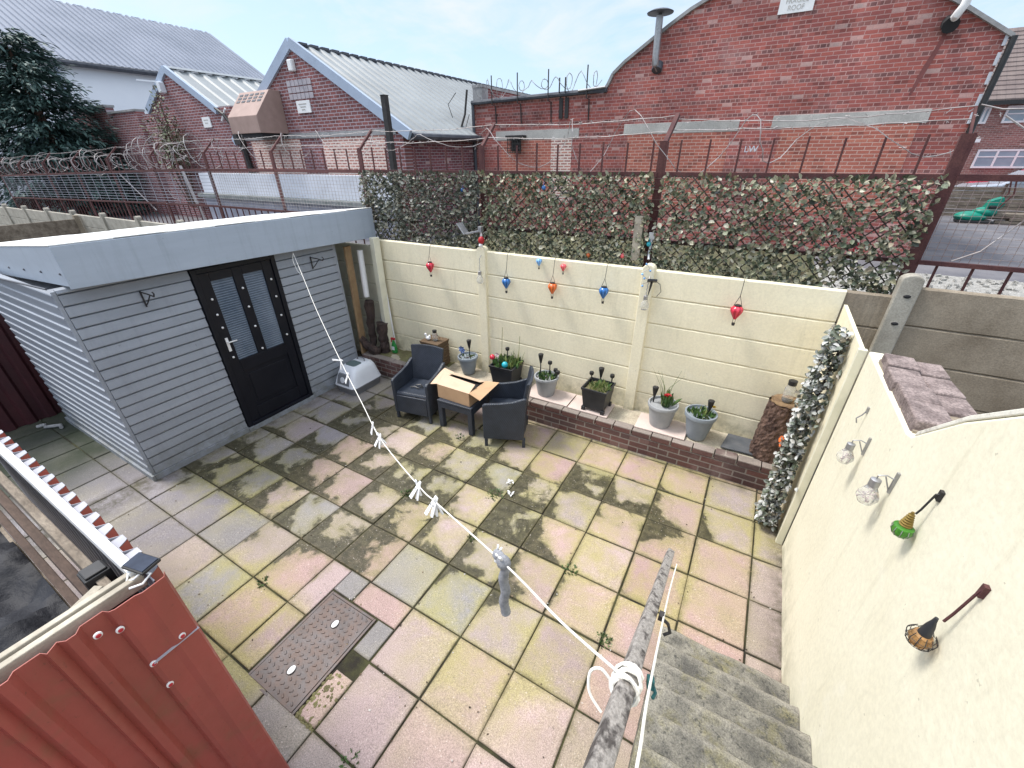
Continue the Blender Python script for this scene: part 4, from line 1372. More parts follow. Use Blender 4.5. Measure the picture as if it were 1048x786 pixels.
# ------------------------------------------------------------------ workshop with the gable end, left of the factory
GY = 8.5
wk = thing('brick_workshop', 'purple red brick workshop with gable end and pale ribbed roof', 'building', (-11.6, GY, LOT))
b = MB()
b.prism([(-15.4, LOT), (-15.4, 3.72), (-11.59, 5.86), (-7.78, 3.68), (-7.78, LOT)], 'y', GY, GY + .3)
obj('gable_wall', b, 'gable', wk)
b = MB()
b.box2((-8.08, GY + .301, LOT), (-7.785, 11.9, 3.70))
obj('flank_wall', b, 'gable_side', wk)
def rib_roof(b, xe, ze, xr, zr, y0, y1, pitch, h, th=0.05):
    d = Vector((xe - xr, 0, ze - zr))
    n_ = Vector((-d.z, 0, d.x)).normalized()
    if n_.z < 0:
        n_ = -n_
    def P(t, y, k_):
        return Vector((xr + d.x * t, y, zr + d.z * t)) + n_ * k_
    def slab(ya, yb, k0, k1):
        n0 = len(b.v)
        b.v += [tuple(P(t, y, k_)) for k_ in (k0, k1) for (t, y) in ((0, ya), (1, ya), (1, yb), (0, yb))]
        b.f += [tuple(n0 + i for i in q) for q in ((0, 1, 2, 3), (7, 6, 5, 4), (0, 4, 5, 1), (1, 5, 6, 2), (2, 6, 7, 3), (3, 7, 4, 0))]
    slab(y0, y1, -th, 0)
    y = y0 + pitch / 2
    while y < y1:
        # trapezoid rib
        n0 = len(b.v)
        w0, w1 = pitch * 0.28, pitch * 0.16
        for t in (0, 1):
            for (dy, k_) in ((-w0, 0.001), (-w1, h), (w1, h), (w0, 0.001)):
                b.v.append(tuple(P(t, y + dy, k_)))
        b.f += [tuple(n0 + i for i in q) for q in ((0, 1, 5, 4), (1, 2, 6, 5), (2, 3, 7, 6), (0, 3, 2, 1), (4, 5, 6, 7))]
        y += pitch
b = MB()
rib_roof(b, -7.55, 3.66, -11.59, 5.98, GY + .0, 26, 0.38, 0.045)
rib_roof(b, -15.6, 3.66, -11.59, 5.98, GY + .0, 26, 0.38, 0.045)
M['roof_pale'] = pm('pale_roof_sheet', (0.27, 0.29, 0.295), (0.20, 0.215, 0.22), 0.8, 0.5, 0.1, 10, stretch=(1, 0.4, 1))
obj('roof', b, 'roof_pale', wk)
b = MB()
b.bar((-11.59, GY - .02, 5.98), (-7.50, GY - .02, 3.63), 0.10, 0.25)
b.bar((-11.59, GY - .021, 5.98), (-15.66, GY - .021, 3.63), 0.10, 0.25)
obj('verge_trim', b, 'fascia_far', wk)
b = MB()
for i in range(44):
    b.box2((-11.70, GY + 0.2 + i * .38, 5.96), (-11.44, GY + 0.46 + i * .38, 6.02))
b.box2((-11.72, GY + 0.15, 5.93), (-11.46, GY + 17, 5.985))
obj('ridge_cap', b, 'dark_gutter', wk)
b = MB()
b.tube([(-7.50, GY + .05, 3.60), (-7.50, 11.85, 3.62)], 0.09, 8)
obj('gutter', b, 'dark_gutter', wk)
b = MB()
b.box2((-15.2, GY - .03, 3.66), (-8.0, GY - .002, 3.80))
obj('lintel_band', b, 'lead', wk)
for (x0, x1, mm) in ((-14.7, -12.1, 'infill_pale'), (-11.05, -8.45, 'infill_pale')):
    b = MB()
    b.box2((x0, GY - .012, 2.2), (x1, GY + .02, 3.655))
    obj('window_infill', b, mm, wk)
b = MB()
for i in range(6):
    for j in range(3):
        x = -12.12 + i * 0.185
        b.box2((x, GY - .02, 4.66 + j * .165), (x + .165, GY - .003, 4.66 + j * .165 + .14))
obj('glass_block_panel', b, 'glassblock', wk)
b = MB()
b.box2((-11.86, GY - .03, 4.31), (-11.25, GY - .003, 4.62))
sg = obj('notice', b, 'white', wk)
b = MB()
for i, (p, q) in enumerate(((-11.76, -11.40), (-11.70, -11.45), (-11.66, -11.5))):
    b.box2((p, GY - .034, 4.52 - .07 * i), (q, GY - .031, 4.545 - .07 * i))
obj('faded_print', b, 'lintel', sg)
b = MB()
b.box2((-11.75, GY - .14, 5.32), (-11.55, GY - .003, 5.60))
obj('security_lamp', b, 'white', wk, False, 0.03)
# link wall and second gable to the left
wk2 = thing('brick_workshop', 'smaller brick workshop gable left of the brown vent hood', 'building', (-18.5, GY, LOT))
GY2 = GY + 0.012
b = MB()
b.box2((-15.41, GY2, LOT), (-16.6, GY2 + .3, 4.70))
b.prism([(-21.6, LOT), (-21.6, 4.72), (-20.9, 4.72), (-18.7, 5.84), (-16.61, 4.70), (-16.61, LOT)], 'y', GY2, GY2 + .3)
obj('gable_wall', b, 'gable', wk2)
b = MB()
b.box2((-13.05, GY2 + .33, 3.0), (-16.6, GY2 + .6, 4.72))
obj('link_parapet', b, 'gable', wk2)
b = MB()
rib_roof(b, -16.2, 4.60, -18.7, 5.96, GY2, 13.0, 0.50, 0.05)
rib_roof(b, -20.95, 4.80, -18.7, 5.96, GY2, 13.0, 0.50, 0.05)
obj('roof', b, 'roof_pale', wk2)
b = MB()
b.bar((-18.7, GY2 - .03, 5.96), (-16.15, GY2 - .03, 4.58), 0.10, 0.22)
b.bar((-18.7, GY2 - .031, 5.96), (-20.95, GY2 - .031, 4.80), 0.10, 0.22)
obj('verge_trim', b, 'fascia_far', wk2)
b = MB()
b.bar((-18.7, GY2 + .1, 6.02), (-18.7, 13, 6.02), 0.28, 0.06)
obj('ridge_cap', b, 'white', wk2)
b = MB()
b.box2((-17.3, GY2 - .03, 4.12), (-16.8, GY2 - .003, 4.44))
sg = obj('notice', b, 'white', wk2)
b = MB()
for i, (p, q) in enumerate(((-17.2, -16.92), (-17.16, -16.98))):
    b.box2((p, GY2 - .034, 4.33 - .09 * i), (q, GY2 - .031, 4.36 - .09 * i))
obj('faded_print', b, 'lintel', sg)
b = MB()
b.box((-19.15, GY2 - .12, 5.43), (0.20, 0.18, 0.30))
b.bar((-19.1, GY2 - .02, 5.6), (-19.9, GY2 - .5, 5.68), 0.05, 0.05)
obj('security_lamp', b, 'litter_white', wk2)
b = MB()
b.box2((-15.35, GY2 - .22, 3.55), (-15.0, GY2 - .01, 3.95))
b.tube([(-15.1, GY2 - .12, 3.6), (-14.95, GY2 - .12, 2.4), (-14.9, GY2 - .12, LOT)], 0.10, 8)
b.tube([(-16.2, GY2 - .05, 4.66), (-15.7, GY2 - .12, 4.45), (-15.35, GY2 - .1, 4.05)], 0.05, 6)
obj('black_pipework', b, 'black_metal', wk2)
b = MB()
b.tube([(-16.0, GY2 - .06, 4.28), (-15.6, GY2 - .06, 4.62)], 0.03, 6)
obj('bracket', b, 'white', wk2)
hood_ = thing('vent_hood', 'big brown metal vent hood on the workshop wall', 'vent hood', (-13.3, GY, 4.3))
b = MB()
b.prism([(GY - .004, 4.93), (GY - 0.35, 4.93), (GY - 0.95, 4.25), (GY - 0.95, 3.80), (GY - .004, 3.80)], 'x', -14.05, -12.55)
obj('casing', b, 'hood', hood_, False, 0.01)
b = MB()
for i in range(5):
    for j in range(3):
        t_ = 0.15 + j * 0.13
        b.box((-13.85 + i * .27, GY - 0.35 - 0.6 * t_, 4.935 - 0.68 * t_), (0.17, 0.07, 0.012), 0, R(49))
obj('louvre', b, 'dark_gutter', hood_)
b = MB()
b.box2((-13.95, GY - .90, 3.70), (-12.6, GY - .01, 3.795))
obj('outlet', b, 'dark', hood_)
# stepped brick yard wall further left
t = thing('yard_wall', 'stepped purple brick yard wall below the white warehouse', 'wall', (-24.5, GY, LOT))
b = MB()
b.prism([(-28.5, LOT), (-28.5, 4.95), (-27.3, 5.10), (-24.6, 5.14), (-24.6, 4.80), (-23.7, 4.85), (-22.01, 4.87), (-22.01, LOT)], 'y', GY, GY + .3)
obj('brickwork', b, 'gable', t)
b = MB()
b.box2((-28.5, GY - .04, 5.13), (-24.55, GY + .34, 5.21))
b.box2((-24.53, GY - .04, 4.86), (-22.0, GY + .34, 4.93))
obj('coping', b, 'lead', t)
# low white wall in front of the workshop
t = thing('low_wall', 'low white painted wall with mossy ledge before the workshop', 'wall', (-13, 8.0, LOT))
b = MB()
b.box2((-17.8, 8.0, 1.98), (-7.9, 8.25, 2.66))
obj('white_band', b, 'whiterender', t)
b = MB()
b.box2((-17.9, 7.78, 1.84), (-7.9, 8.26, 1.975))
obj('ledge', b, 'green_ledge', t)
b = MB()
for i in range(16):
    b.box2((-17.8 + i * .62, 7.95, LOT), (-17.8 + i * .62 + .60, 8.2, 1.835))
obj('blockwork', b, 'blockwall', t)
t = thing('steel_post', 'tall black steel post standing before the workshop gable', 'post', (-7.28, 7.5, LOT))
b = MB()
b.bar((-7.28, 7.5, LOT), (-7.30, 7.5, 4.40), 0.13, 0.13)
obj('shaft', b, 'black_metal', t)
b = MB()
b.box2((-7.365, 7.42, 4.40), (-7.235, 7.58, 4.415))
obj('end_cap', b, 'black_plastic', t)
# white warehouse
wh = thing('warehouse', 'large white clad warehouse with grey ribbed pitched roof', 'building', (-35, 14, LOT))
b = MB()
b.box2((-44, 2.0, LOT), (-32.0, 22.2, 7.62))
b.prism([(-44.0, 7.621), (-38.5, 11.2), (-32.02, 7.621)], 'y', 2.0, 22.15)
obj('cladding', b, 'whitewall', wh)
b = MB()
rib_roof(b, -31.6, 7.58, -38.5, 11.42, 1.0, 22.26, 0.33, 0.07)
rib_roof(b, -45.4, 7.58, -38.5, 11.42, 1.0, 22.26, 1.0, 0.06)
M['roof_dark'] = pm('grey_roof_sheet', (0.20, 0.225, 0.28), (0.15, 0.175, 0.225), 0.4, 0.5, 0.1, 10)
obj('roof', b, 'roof_dark', wh)
b = MB()
b.tube([(-31.6, 1.0, 7.50), (-31.6, 22.2, 7.50)], 0.13, 8)
obj('gutter', b, 'dark_gutter', wh)
b = MB()
b.bar((-31.95, 9.9, 7.4), (-31.95, 9.9, LOT), 0.12, 0.12)
obj('downpipe', b, 'fascia_far', wh)
t = thing('storage_container', 'dark blue steel container behind the conifer', 'container', (-29.7, 8.0, LOT))
b = MB()
for i in range(8):
    b.box2((-31.0 + i * .30, 7.2, LOT), (-31.0 + i * .30 + .22, 9.6, 4.35))
b.box2((-31.02, 7.25, LOT), (-28.58, 9.62, 4.4))
obj('body', b, 'blue_dark', t)
b = MB()
for i in range(9):
    b.box2((-29.6 + i * .16, 6.3, 3.20), (-29.6 + i * .16 + .10, 7.1, 3.27))
obj('ribbed_cover', b, 'roof_pale', t)

# ------------------------------------------------------------------ house, cars, board fence beyond the alley at right
hs = thing('brick_house', 'brick house with tiled roof and white windows past the factory', 'house', (14, 30, LOT))
b = MB()
b.box2((8.4, 30, LOT), (24, 37, 5.15))
obj('wall', b, 'house', hs)
b = MB()
b.prism([(29.5, 5.10), (33.5, 8.3), (37.5, 5.1), (37.5, 5.0), (33.5, 8.15), (29.5, 4.98)], 'x', 8.0, 24.3)
n = 0
for i in range(16):
    t_ = i / 16
    b.prism([(29.5 + 4 * t_, 5.11 + 3.2 * t_), (29.5 + 4 * t_, 5.16 + 3.2 * t_), (29.78 + 4 * t_, 5.335 + 3.2 * t_)], 'x', 8.0, 24.3)
obj('roof', b, 'roof_tile', hs)
b = MB()
b.box2((8.0, 29.42, 4.93), (24.3, 29.5, 5.09))
obj('gutter', b, 'black_plastic', hs)
for (x0, x1, z0, z1, nm) in ((8.85, 9.25, 4.22, 4.90, 2), (9.78, 12.0, 4.22, 4.90, 3), (9.45, 11.6, 2.35, 3.15, 3), (13.5, 15.2, 4.2, 4.9, 2)):
    b = MB()
    b.box2((x0, 29.93, z0), (x1, 29.995, z0 + .08))
    b.box2((x0, 29.93, z1 - .08), (x1, 29.995, z1))
    for i in range(nm + 1):
        x = x0 + (x1 - x0 - .08) * i / nm
        b.box2((x, 29.931, z0 + .081), (x + .08, 29.994, z1 - .081))
    if nm == 3:
        b.box2((x0 + .09, 29.94, z1 - .34), (x1 - .09, 29.99, z1 - .29))
    wf = obj('window', b, 'white', hs)
    b = MB()
    b.box2((x0 + .02, 29.96, z0 + .02), (x1 - .02, 29.985, z1 - .02))
    obj('pane', b, 'window_glass', wf)
b = MB()
b.box2((8.9, 29.7, 3.45), (9.3, 29.99, 3.6))
obj('porch_lamp', b, 'white', hs)
def car(x, y, mat_, lab):
    t = thing('parked_car', lab, 'car', (x, y, LOT), 'cars parked beyond the board fence')
    b = MB()
    b.prism([(x, LOT + .25), (x, LOT + .75), (x + .25, LOT + .88), (x + 1.1, LOT + .95), (x + 1.9, LOT + 1.42), (x + 3.1, LOT + 1.45), (x + 3.9, LOT + 1.0), (x + 4.25, LOT + .9), (x + 4.3, LOT + .25)], 'y', y, y + 1.7)
    obj('body', b, mat_, t, False, 0.08)
    b = MB()
    b.prism([(x + 1.25, LOT + .96), (x + 1.95, LOT + 1.36), (x + 3.02, LOT + 1.38), (x + 3.65, LOT + 1.0)], 'y', y - .01, y + 1.71)
    obj('side_window', b, 'window_glass', t)
    for q in (x + .8, x + 3.5):
        b = MB()
        b.tube([(q, y - .02, LOT + .32), (q, y + .2, LOT + .32)], 0.32, 16)
        obj('wheel', b, 'black_plastic', t)
car(8.55, 26.0, 'carsilver', 'silver car half hidden behind the brown board fence')
car(9.35, 28.0, 'carred', 'red car parked before the brick house windows')
t = thing('board_fence', 'brown horizontal board fence behind the green garden mower', 'fence', (10, 22, LOT))
for i in range(3):
    b = MB()
    for j in range(8):
        b.box2((6.2 + i * 2.4, 22 + random.uniform(0, .03), LOT + .13 * j), (6.2 + i * 2.4 + 2.34, 22.04, LOT + .13 * j + .115))
    obj('panel', b, 'oldwood', t)
    b = MB()
    b.box2((6.2 + i * 2.4 - .06, 21.95, LOT), (6.2 + i * 2.4 + .0, 22.06, LOT + 1.15))
    obj('post', b, 'brownwood', t)
t = thing('timber_stack', 'stack of weathered planks lying beside the green garden mower', 'timber', (9.6, 20.2, LOT))
b = MB()
for i in range(9):
    b.box((9.7 + random.uniform(-.3, .3), 20.0 + .18 * (i % 3), LOT + .06 + .11 * (i // 3)), (3.0, 0.15, 0.09), random.uniform(-.05, .05))
obj('plank_pile', b, 'oldwood', t)
t = thing('garden_mower', 'green plastic garden mower with tall bent handle on the tarmac', 'mower', (7.5, 20, LOT))
b = MB()
b.ball((7.42, 20.0, LOT + .20), .44, 18, 8, 1.0, .75, .42)
b.ball((7.72, 20.0, LOT + .36), .30, 14, 8, 1.1, .8, .55)
b.prism([(7.62, LOT + .36), (7.72, LOT + .72), (7.98, LOT + .84), (8.08, LOT + .62), (7.92, LOT + .36)], 'y', 19.82, 20.18)
obj('shell', b, 'green_plastic', t, True)
b = MB()
b.box((7.80, 19.90, LOT + .55), (.20, .26, .10), .2, .2)
b.box((7.55, 20.0, LOT + .06), (.9, .6, .10))
obj('motor_cover', b, 'black_plastic', t, False, .03)
b = MB()
for yy in (19.8, 20.2):
    b.tube([(7.95, yy, LOT + .5), (8.15, yy, LOT + .95), (8.05, yy, LOT + 1.35), (8.2, yy, LOT + 1.42)], 0.025, 6)
b.tube([(8.2, 19.8, LOT + 1.42), (8.2, 20.2, LOT + 1.42)], 0.025, 6)
obj('handle', b, 'rust', t)

# ------------------------------------------------------------------ rusty security fence behind the concrete panels
sf = thing('security_fence', 'rusty steel mesh fence with barbed wire along the alley', 'fence', (-5, 3.5, LOT))
FYs = 3.50
def fz(x):
    return 0.0 if x > -9 else (x + 9) * 0.020
posts = [2.43, 0.215, -1.945, -4.05, -6.13, -8.20, -10.3, -12.4, -14.5, -16.6, -18.7, -20.8, 4.6, 6.7]
for x in posts:
    b = MB()
    wd = 0.064 if x == 2.43 else (0.06 if x == 0.215 else 0.05)
    z = fz(x)
    hi = 3.24 + z
    b.bar((x - wd * .3, FYs, 0.95), (x - wd * .3, FYs, hi), wd * .55, wd)
    b.bar((x + wd * .32, FYs, 0.95), (x + wd * .32, FYs, hi - .01), wd * .5, wd * .6)
    if x < 0.3:
        b.bar((x, FYs, hi - .02), (x + .03, FYs + 0.26, hi + .23), wd * .7, wd * .6)
    elif x == 2.43:
        b.bar((x, FYs, hi - .02), (x + .01, FYs + 0.20, hi + .18), .016, .016)
    obj('post', b, 'rust', sf)
def rail(z, hgt, name='rail'):
    b = MB()
    xs_ = sorted(posts)
    for p, q in zip(xs_[:-1], xs_[1:]):
        b.bar((p + .03, FYs - .005, z + fz(p)), (q - .03, FYs - .005, z + fz(q)), 0.035, hgt)
    obj(name, b, 'rust', sf)
rail(2.945, 0.045)
rail(2.30, 0.035)
def bars(x0, x1, z0, z1, step):
    b = MB()
    x = x0
    while x < x1:
        z = fz(x)
        b.bar((x, FYs + .02, z0 + z), (x, FYs + .02, z1 + z + random.uniform(-.01, .01)), 0.016, 0.016)
        x += step
    return b
me_ = None
for i in range(52):
    x = -10.9 + i * 0.262
    z = fz(x)
    b = MB()
    b.bar((x, FYs + .02, 2.95 + z), (x, FYs + .02, 3.24 + z + random.uniform(-.01, .01)), 0.016, 0.016)
    obj('picket', b, 'rust', sf)
for i in range(17):
    x = 2.6 + i * 0.225
    b = MB()
    b.bar((x, FYs + .02, 1.0), (x, FYs + .02, 2.29), 0.016, 0.016)
    obj('picket', b, 'rust', sf)
b = bars(-20.7, -11.0, 2.95, 3.24, 0.262)
b2_ = bars(-20.7, -4.1, 1.0, 2.29, 0.20)
n0 = len(b.v)
b.v += b2_.v
b.f += [tuple(i + n0 for i in q) for q in b2_.f]
obj('far_pickets', b, 'rust', sf)['kind'] = 'stuff'
def weld(x0, x1, z0, z1, px, pz, r):
    b = MB()
    x = x0
    while x <= x1:
        b.bar((x, FYs - .012, z0 + fz(x)), (x, FYs - .012, z1 + fz(x)), r, r)
        x += px
    z = z0
    while z <= z1:
        n = max(1, int((x1 - x0) / 4))
        for i in range(n):
            p, q = x0 + (x1 - x0) * i / n, x0 + (x1 - x0) * (i + 1) / n
            b.bar((p, FYs - .017, z + fz(p)), (q, FYs - .017, z + fz(q)), r, r)
        z += pz
    return b
obj('weld_mesh', weld(-20.7, -8.2, 2.31, 2.92, 0.50, 0.06, 0.008), 'mesh_dark', sf)
obj('weld_mesh', weld(-8.18, -4.05, 2.31, 2.92, 0.075, 0.05, 0.004), 'wire', sf)
obj('weld_mesh', weld(2.48, 6.6, 2.31, 2.92, 0.058, 0.052, 0.003), 'rusty_wire', sf)
obj('weld_mesh', weld(-4.0, 2.40, 2.31, 2.92, 0.15, 0.10, 0.003), 'rusty_wire', sf)
b = MB()
def strand(x0, x1, dy, z, r=0.004, sag=0.04, jag=0.0):
    pts = []
    n = max(6, int(abs(x1 - x0) * 8))
    for i in range(n + 1):
        t_ = i / n
        x = x0 + (x1 - x0) * t_
        pts.append((x, FYs + dy + random.uniform(-jag, jag), z + fz(x) - sag * math.sin(math.pi * ((t_ * max(1, round(abs(x1 - x0) / 2.1))) % 1)) + random.uniform(-jag, jag)))
    b.tube(pts, r, 4, False)
    # barbs
    x = min(x0, x1)
    while x < max(x0, x1):
        zz = z + fz(x) - sag * .6
        for q in range(2):
            v = rvec() * 0.022
            b.tube([(x - v.x, FYs + dy - v.y, zz - v.z), (x + v.x, FYs + dy + v.y, zz + v.z)], 0.0022, 3, False)
        x += 0.13
strand(-20.8, 0.22, 0.10, 3.32, 0.0034, 0.03, 0.006)
strand(-20.8, 0.22, 0.24, 3.46, 0.0034, 0.03, 0.006)
strand(0.22, 2.44, 0.24, 3.43, 0.0036, 0.05, 0.008)
strand(0.22, 2.44, 0.16, 3.34, 0.0036, 0.02, 0.006)
strand(2.44, 6.6, 0.10, 3.42, 0.005, 0.10, 0.01)
obj('barbed_wire', b, 'wire', sf)
# loose loops of razor wire
def coil(name, x0, x1, yc, zc, r, turns, rad, seedv, mat_='wire', fzf=fz, par=None):
    rr = random.Random(seedv)
    b = MB()
    pts = []
    n = int(turns * 14)
    ph = [rr.uniform(0.75, 1.15) for _ in range(int(turns) + 3)]
    for i in range(n + 1):
        a = 2 * math.pi * i / 14
        k_ = ph[int(a / (2 * math.pi))]
        x = x0 + (x1 - x0) * i / n + 0.14 * r / 0.2 * math.sin(a * 0.5 + seedv) + rr.uniform(-.012, .012)
        pts.append((x, yc + r * k_ * math.cos(a) * 0.8, zc + fzf(x) + r * k_ * math.sin(a) * (0.8 + 0.35 * math.sin(a * .13)) + rr.uniform(-.008, .008)))
    b.tube(pts, rad, 4, False)
    for i in range(0, n, 2):
        p = Vector(pts[i])
        v = rvec() * 0.03
        b.tube([p - v, p + v], rad * .6, 3, False)
    return obj(name, b, mat_, par)
coil('razor_coil', -20.6, -10.5, FYs + .12, 3.17, 0.24, 26, 0.0058, 3, 'wire', fz, sf)
coil('razor_coil', -11.2, -8.4, FYs + .12, 3.27, 0.27, 9, 0.0058, 5, 'wire', fz, sf)
coil('razor_coil', -8.3, -2.2, FYs + .14, 3.30, 0.20, 6, 0.0038, 8, 'wire', fz, sf)
coil('razor_coil', -2.1, 2.4, FYs + .16, 3.22, 0.24, 5, 0.0038, 11, 'wire', fz, sf)
b = MB()
b.tube([(2.6, 3.6, 3.35), (2.85, 3.55, 3.18), (3.0, 3.52, 2.95), (2.95, 3.5, 2.65), (2.80, 3.48, 2.42), (2.66, 3.48, 2.33)], 0.006, 5)
b.tube([(-10.2, 3.55, 2.55), (-10.0, 3.52, 2.4), (-9.7, 3.5, 2.36), (-9.5, 3.52, 2.6)], 0.006, 5)
b.tube([(-12.1, 3.5, 2.85), (-11.0, 3.52, 2.1)], 0.012, 5)
obj('loose_wire', b, 'wire', sf)
t = thing('scaffold_tube', 'pale steel tube leaning against the mesh fence', 'tube', (-9.4, 3.7, LOT))
b = MB()
b.tube([(-9.75, 3.75, 3.0), (-9.05, 3.62, 1.2)], 0.03, 8)
obj('shaft', b, 'wire', t, True)
# razor wire on the factory eave
coil('razor_coil', -7.6, -3.4, FY - .05, 4.92, 0.22, 11, 0.009, 21, 'lead', lambda x: 0, fac)
b = MB()
b.tube([(-8.15, 11.6, 3.75), (-7.95, 11.7, 4.3), (-7.86, 11.75, 4.95)], 0.035, 6)
b.tube([(-8.3, 11.75, 4.9), (-8.6, 11.7, 4.6), (-8.4, 11.7, 4.1), (-8.0, 11.75, 3.9), (-7.85, 11.8, 4.3)], 0.012, 5)
obj('corner_spike', b, 'black_metal', fac)

# ------------------------------------------------------------------ leaf screens: lattice with artificial leaves
def screen(x0, x1, z0, z1, n, lab, mat_, dens_low=1.0, seed=1):
    rr = random.Random(seed)
    t = thing('leaf_screen', lab, 'screen', ((x0 + x1) / 2, 3.43, z0), 'artificial leaf screens on the mesh fence')
    b = MB()
    H = z1 - z0
    step = 0.105
    k_ = -H
    while k_ < x1 - x0:
        for s in (1, -1):
            xa, xb = k_, k_ + H
            za, zb = (z0, z1) if s == 1 else (z1, z0)
            p, q = Vector((x0 + xa, 0, za)), Vector((x0 + xb, 0, zb))
            t0 = max(0, -xa / H)
            t1 = min(1, (x1 - x0 - xa) / H)
            if t1 > t0 + .02:
                A, B = p.lerp(q, t0), p.lerp(q, t1)
                b.bar((A.x, 3.455 + (0.008 if s == 1 else 0), A.z), (B.x, 3.455 + (0.008 if s == 1 else 0), B.z), 0.006, 0.011)
        k_ += step
    obj('lattice', b, 'trellis', t)
    b = MB()
    for i in range(n):
        x = rr.uniform(x0 - .02, x1 + .02)
        z = z0 + (z1 - z0) * rr.random() ** (1.0 if dens_low == 1 else 1.25)
        top = z > z1 - 0.05
        d = Vector((rr.uniform(-1, 1), -rr.uniform(0.2, 1.2), rr.uniform(-0.9, 0.9) + (0.4 if top else 0)))
        nn = Vector((rr.uniform(-.8, .8), -1, rr.uniform(-.2, 1.2)))
        if rr.random() < 0.30 + 0.30 * math.sin(x * 11 + 3 * math.sin(z * 9)):
            continue
        b.leaf((x, 3.45 - rr.uniform(0, 0.075), z), rr.uniform(0.035, 0.070), d, nn, rr.uniform(0.5, 0.8), rr.uniform(0.0, 0.4))
    obj('leaves', b, mat_, t)
screen(-4.02, -1.99, 2.02, 2.94, 5200, 'dense grey green leaf screen nearest the shed', 'leaf_screen_dull', 1, 4)
screen(-1.91, 0.17, 2.03, 2.94, 5000, 'dark green leaf screen behind the hanging balloon lights', 'leaf_screen', 1, 5)
screen(0.28, 2.36, 2.03, 2.94, 4400, 'sparser leaf screen with open lattice beside the thick rusty post', 'leaf_screen', 2, 6)
# trinkets tucked into the leaves
for (x, z, c, lab, nm) in ((-2.45, 2.80, 'red', 'tiny red bauble in the leaf screen nearest the shed', 0), (-2.20, 2.75, 'blue', 'tiny dark blue bauble in the leaf screen nearest the shed', 0),
                       (-1.05, 2.80, 'blue', 'bright blue bauble near the top of the middle leaf screen', 0),
                       (0.75, 2.66, 'pink', 'small pink bauble in the sparse leaf screen', 0), (0.22, 2.28, 'cyan', 'turquoise bauble beside the middle rusty post', 0),
                       (-0.05, 2.13, 'pink', 'lilac pink bauble just above the fence top near the middle post', 0), (-0.45, 2.10, 'orange', 'orange bauble just above the fence top', 0),
                       (2.0, 2.38, 'red', 'tiny red bauble low in the sparse leaf screen', 0)):
    b = MB()
    b.ball((x, 3.40, z), 0.026, 10, 8)
    b.tube([(x, 3.40, z + .02), (x, 3.41, z + .06)], 0.003, 5)
    tag(obj('bauble', b, c, None, True), lab, 'bauble')

# ------------------------------------------------------------------ trees and shrub
tr = thing('conifer', 'dark blue green conifer with drooping branches before the white warehouse', 'tree', (-25.8, 6.6, LOT))
b = MB()
b.tube([(-25.8, 6.6, LOT), (-25.75, 6.6, 3.5), (-25.7, 6.6, 7.0)], [0.28, 0.2, 0.05], 8)
obj('trunk', b, 'bark', tr, True)
b = MB()
rr = random.Random(12)
for i in range(330):
    z = LOT + 0.35 + 6.2 * rr.random()
    a = rr.uniform(0, 2 * math.pi)
    h = (z - LOT) / 6.9
    L = 2.75 * (1 - h) ** 0.55 * rr.uniform(0.65, 1.12) + 0.3
    p0 = Vector((-25.75, 6.6, z))
    dr = Vector((math.cos(a), math.sin(a), 0))
    for q in range(int(18 + L * 24)):
        t_ = rr.random() ** 0.7
        c = p0 + dr * L * t_ + Vector((0, 0, 0.35 * t_ * L * 0.4 - 0.42 * L * t_ * t_ * .6)) + Vector((rr.gauss(0, .16), rr.gauss(0, .16), rr.gauss(0, .10)))
        d = dr + Vector((rr.uniform(-.7, .7), rr.uniform(-.7, .7), rr.uniform(-.9, 0.1)))
        b.leaf(c, rr.uniform(0.15, 0.34), d, Vector((rr.uniform(-.5, .5), rr.uniform(-.5, .5), 1)), 0.34, 0.2)
obj('crown', b, 'needles', tr)
sh = thing('shrub', 'straggly grey green shrub growing against the small workshop', 'shrub', (-19.4, 8.2, LOT))
b = MB()
c2 = MB()
for i in range(16):
    a = rr.uniform(-1, 1)
    top = Vector((-19.5 + a * 1.3, 8.2 + rr.uniform(-.3, .2), rr.uniform(3.7, 5.3)))
    p0 = Vector((-19.4 + a * .3, 8.2, LOT + .5))
    mid_ = p0.lerp(top, .5) + Vector((a * .1, 0, .2))
    b.tube([p0, mid_, top], [0.03, 0.02, 0.008], 5)
    for q in range(46):
        t_ = rr.uniform(.45, 1.0)
        c = (p0.lerp(mid_, t_ * 2) if t_ < .5 else mid_.lerp(top, t_ * 2 - 1)) + Vector((rr.gauss(0, .16), rr.gauss(0, .1), rr.gauss(0, .14)))
        c2.leaf(c, rr.uniform(.10, .2), Vector((rr.uniform(-1, 1), rr.uniform(-1, .2), rr.uniform(-.6, .6))), Vector((0, -.6, 1)), .4, .2)
obj('branch', b, 'bark', sh)
obj('foliage', c2, 'shrub', sh)
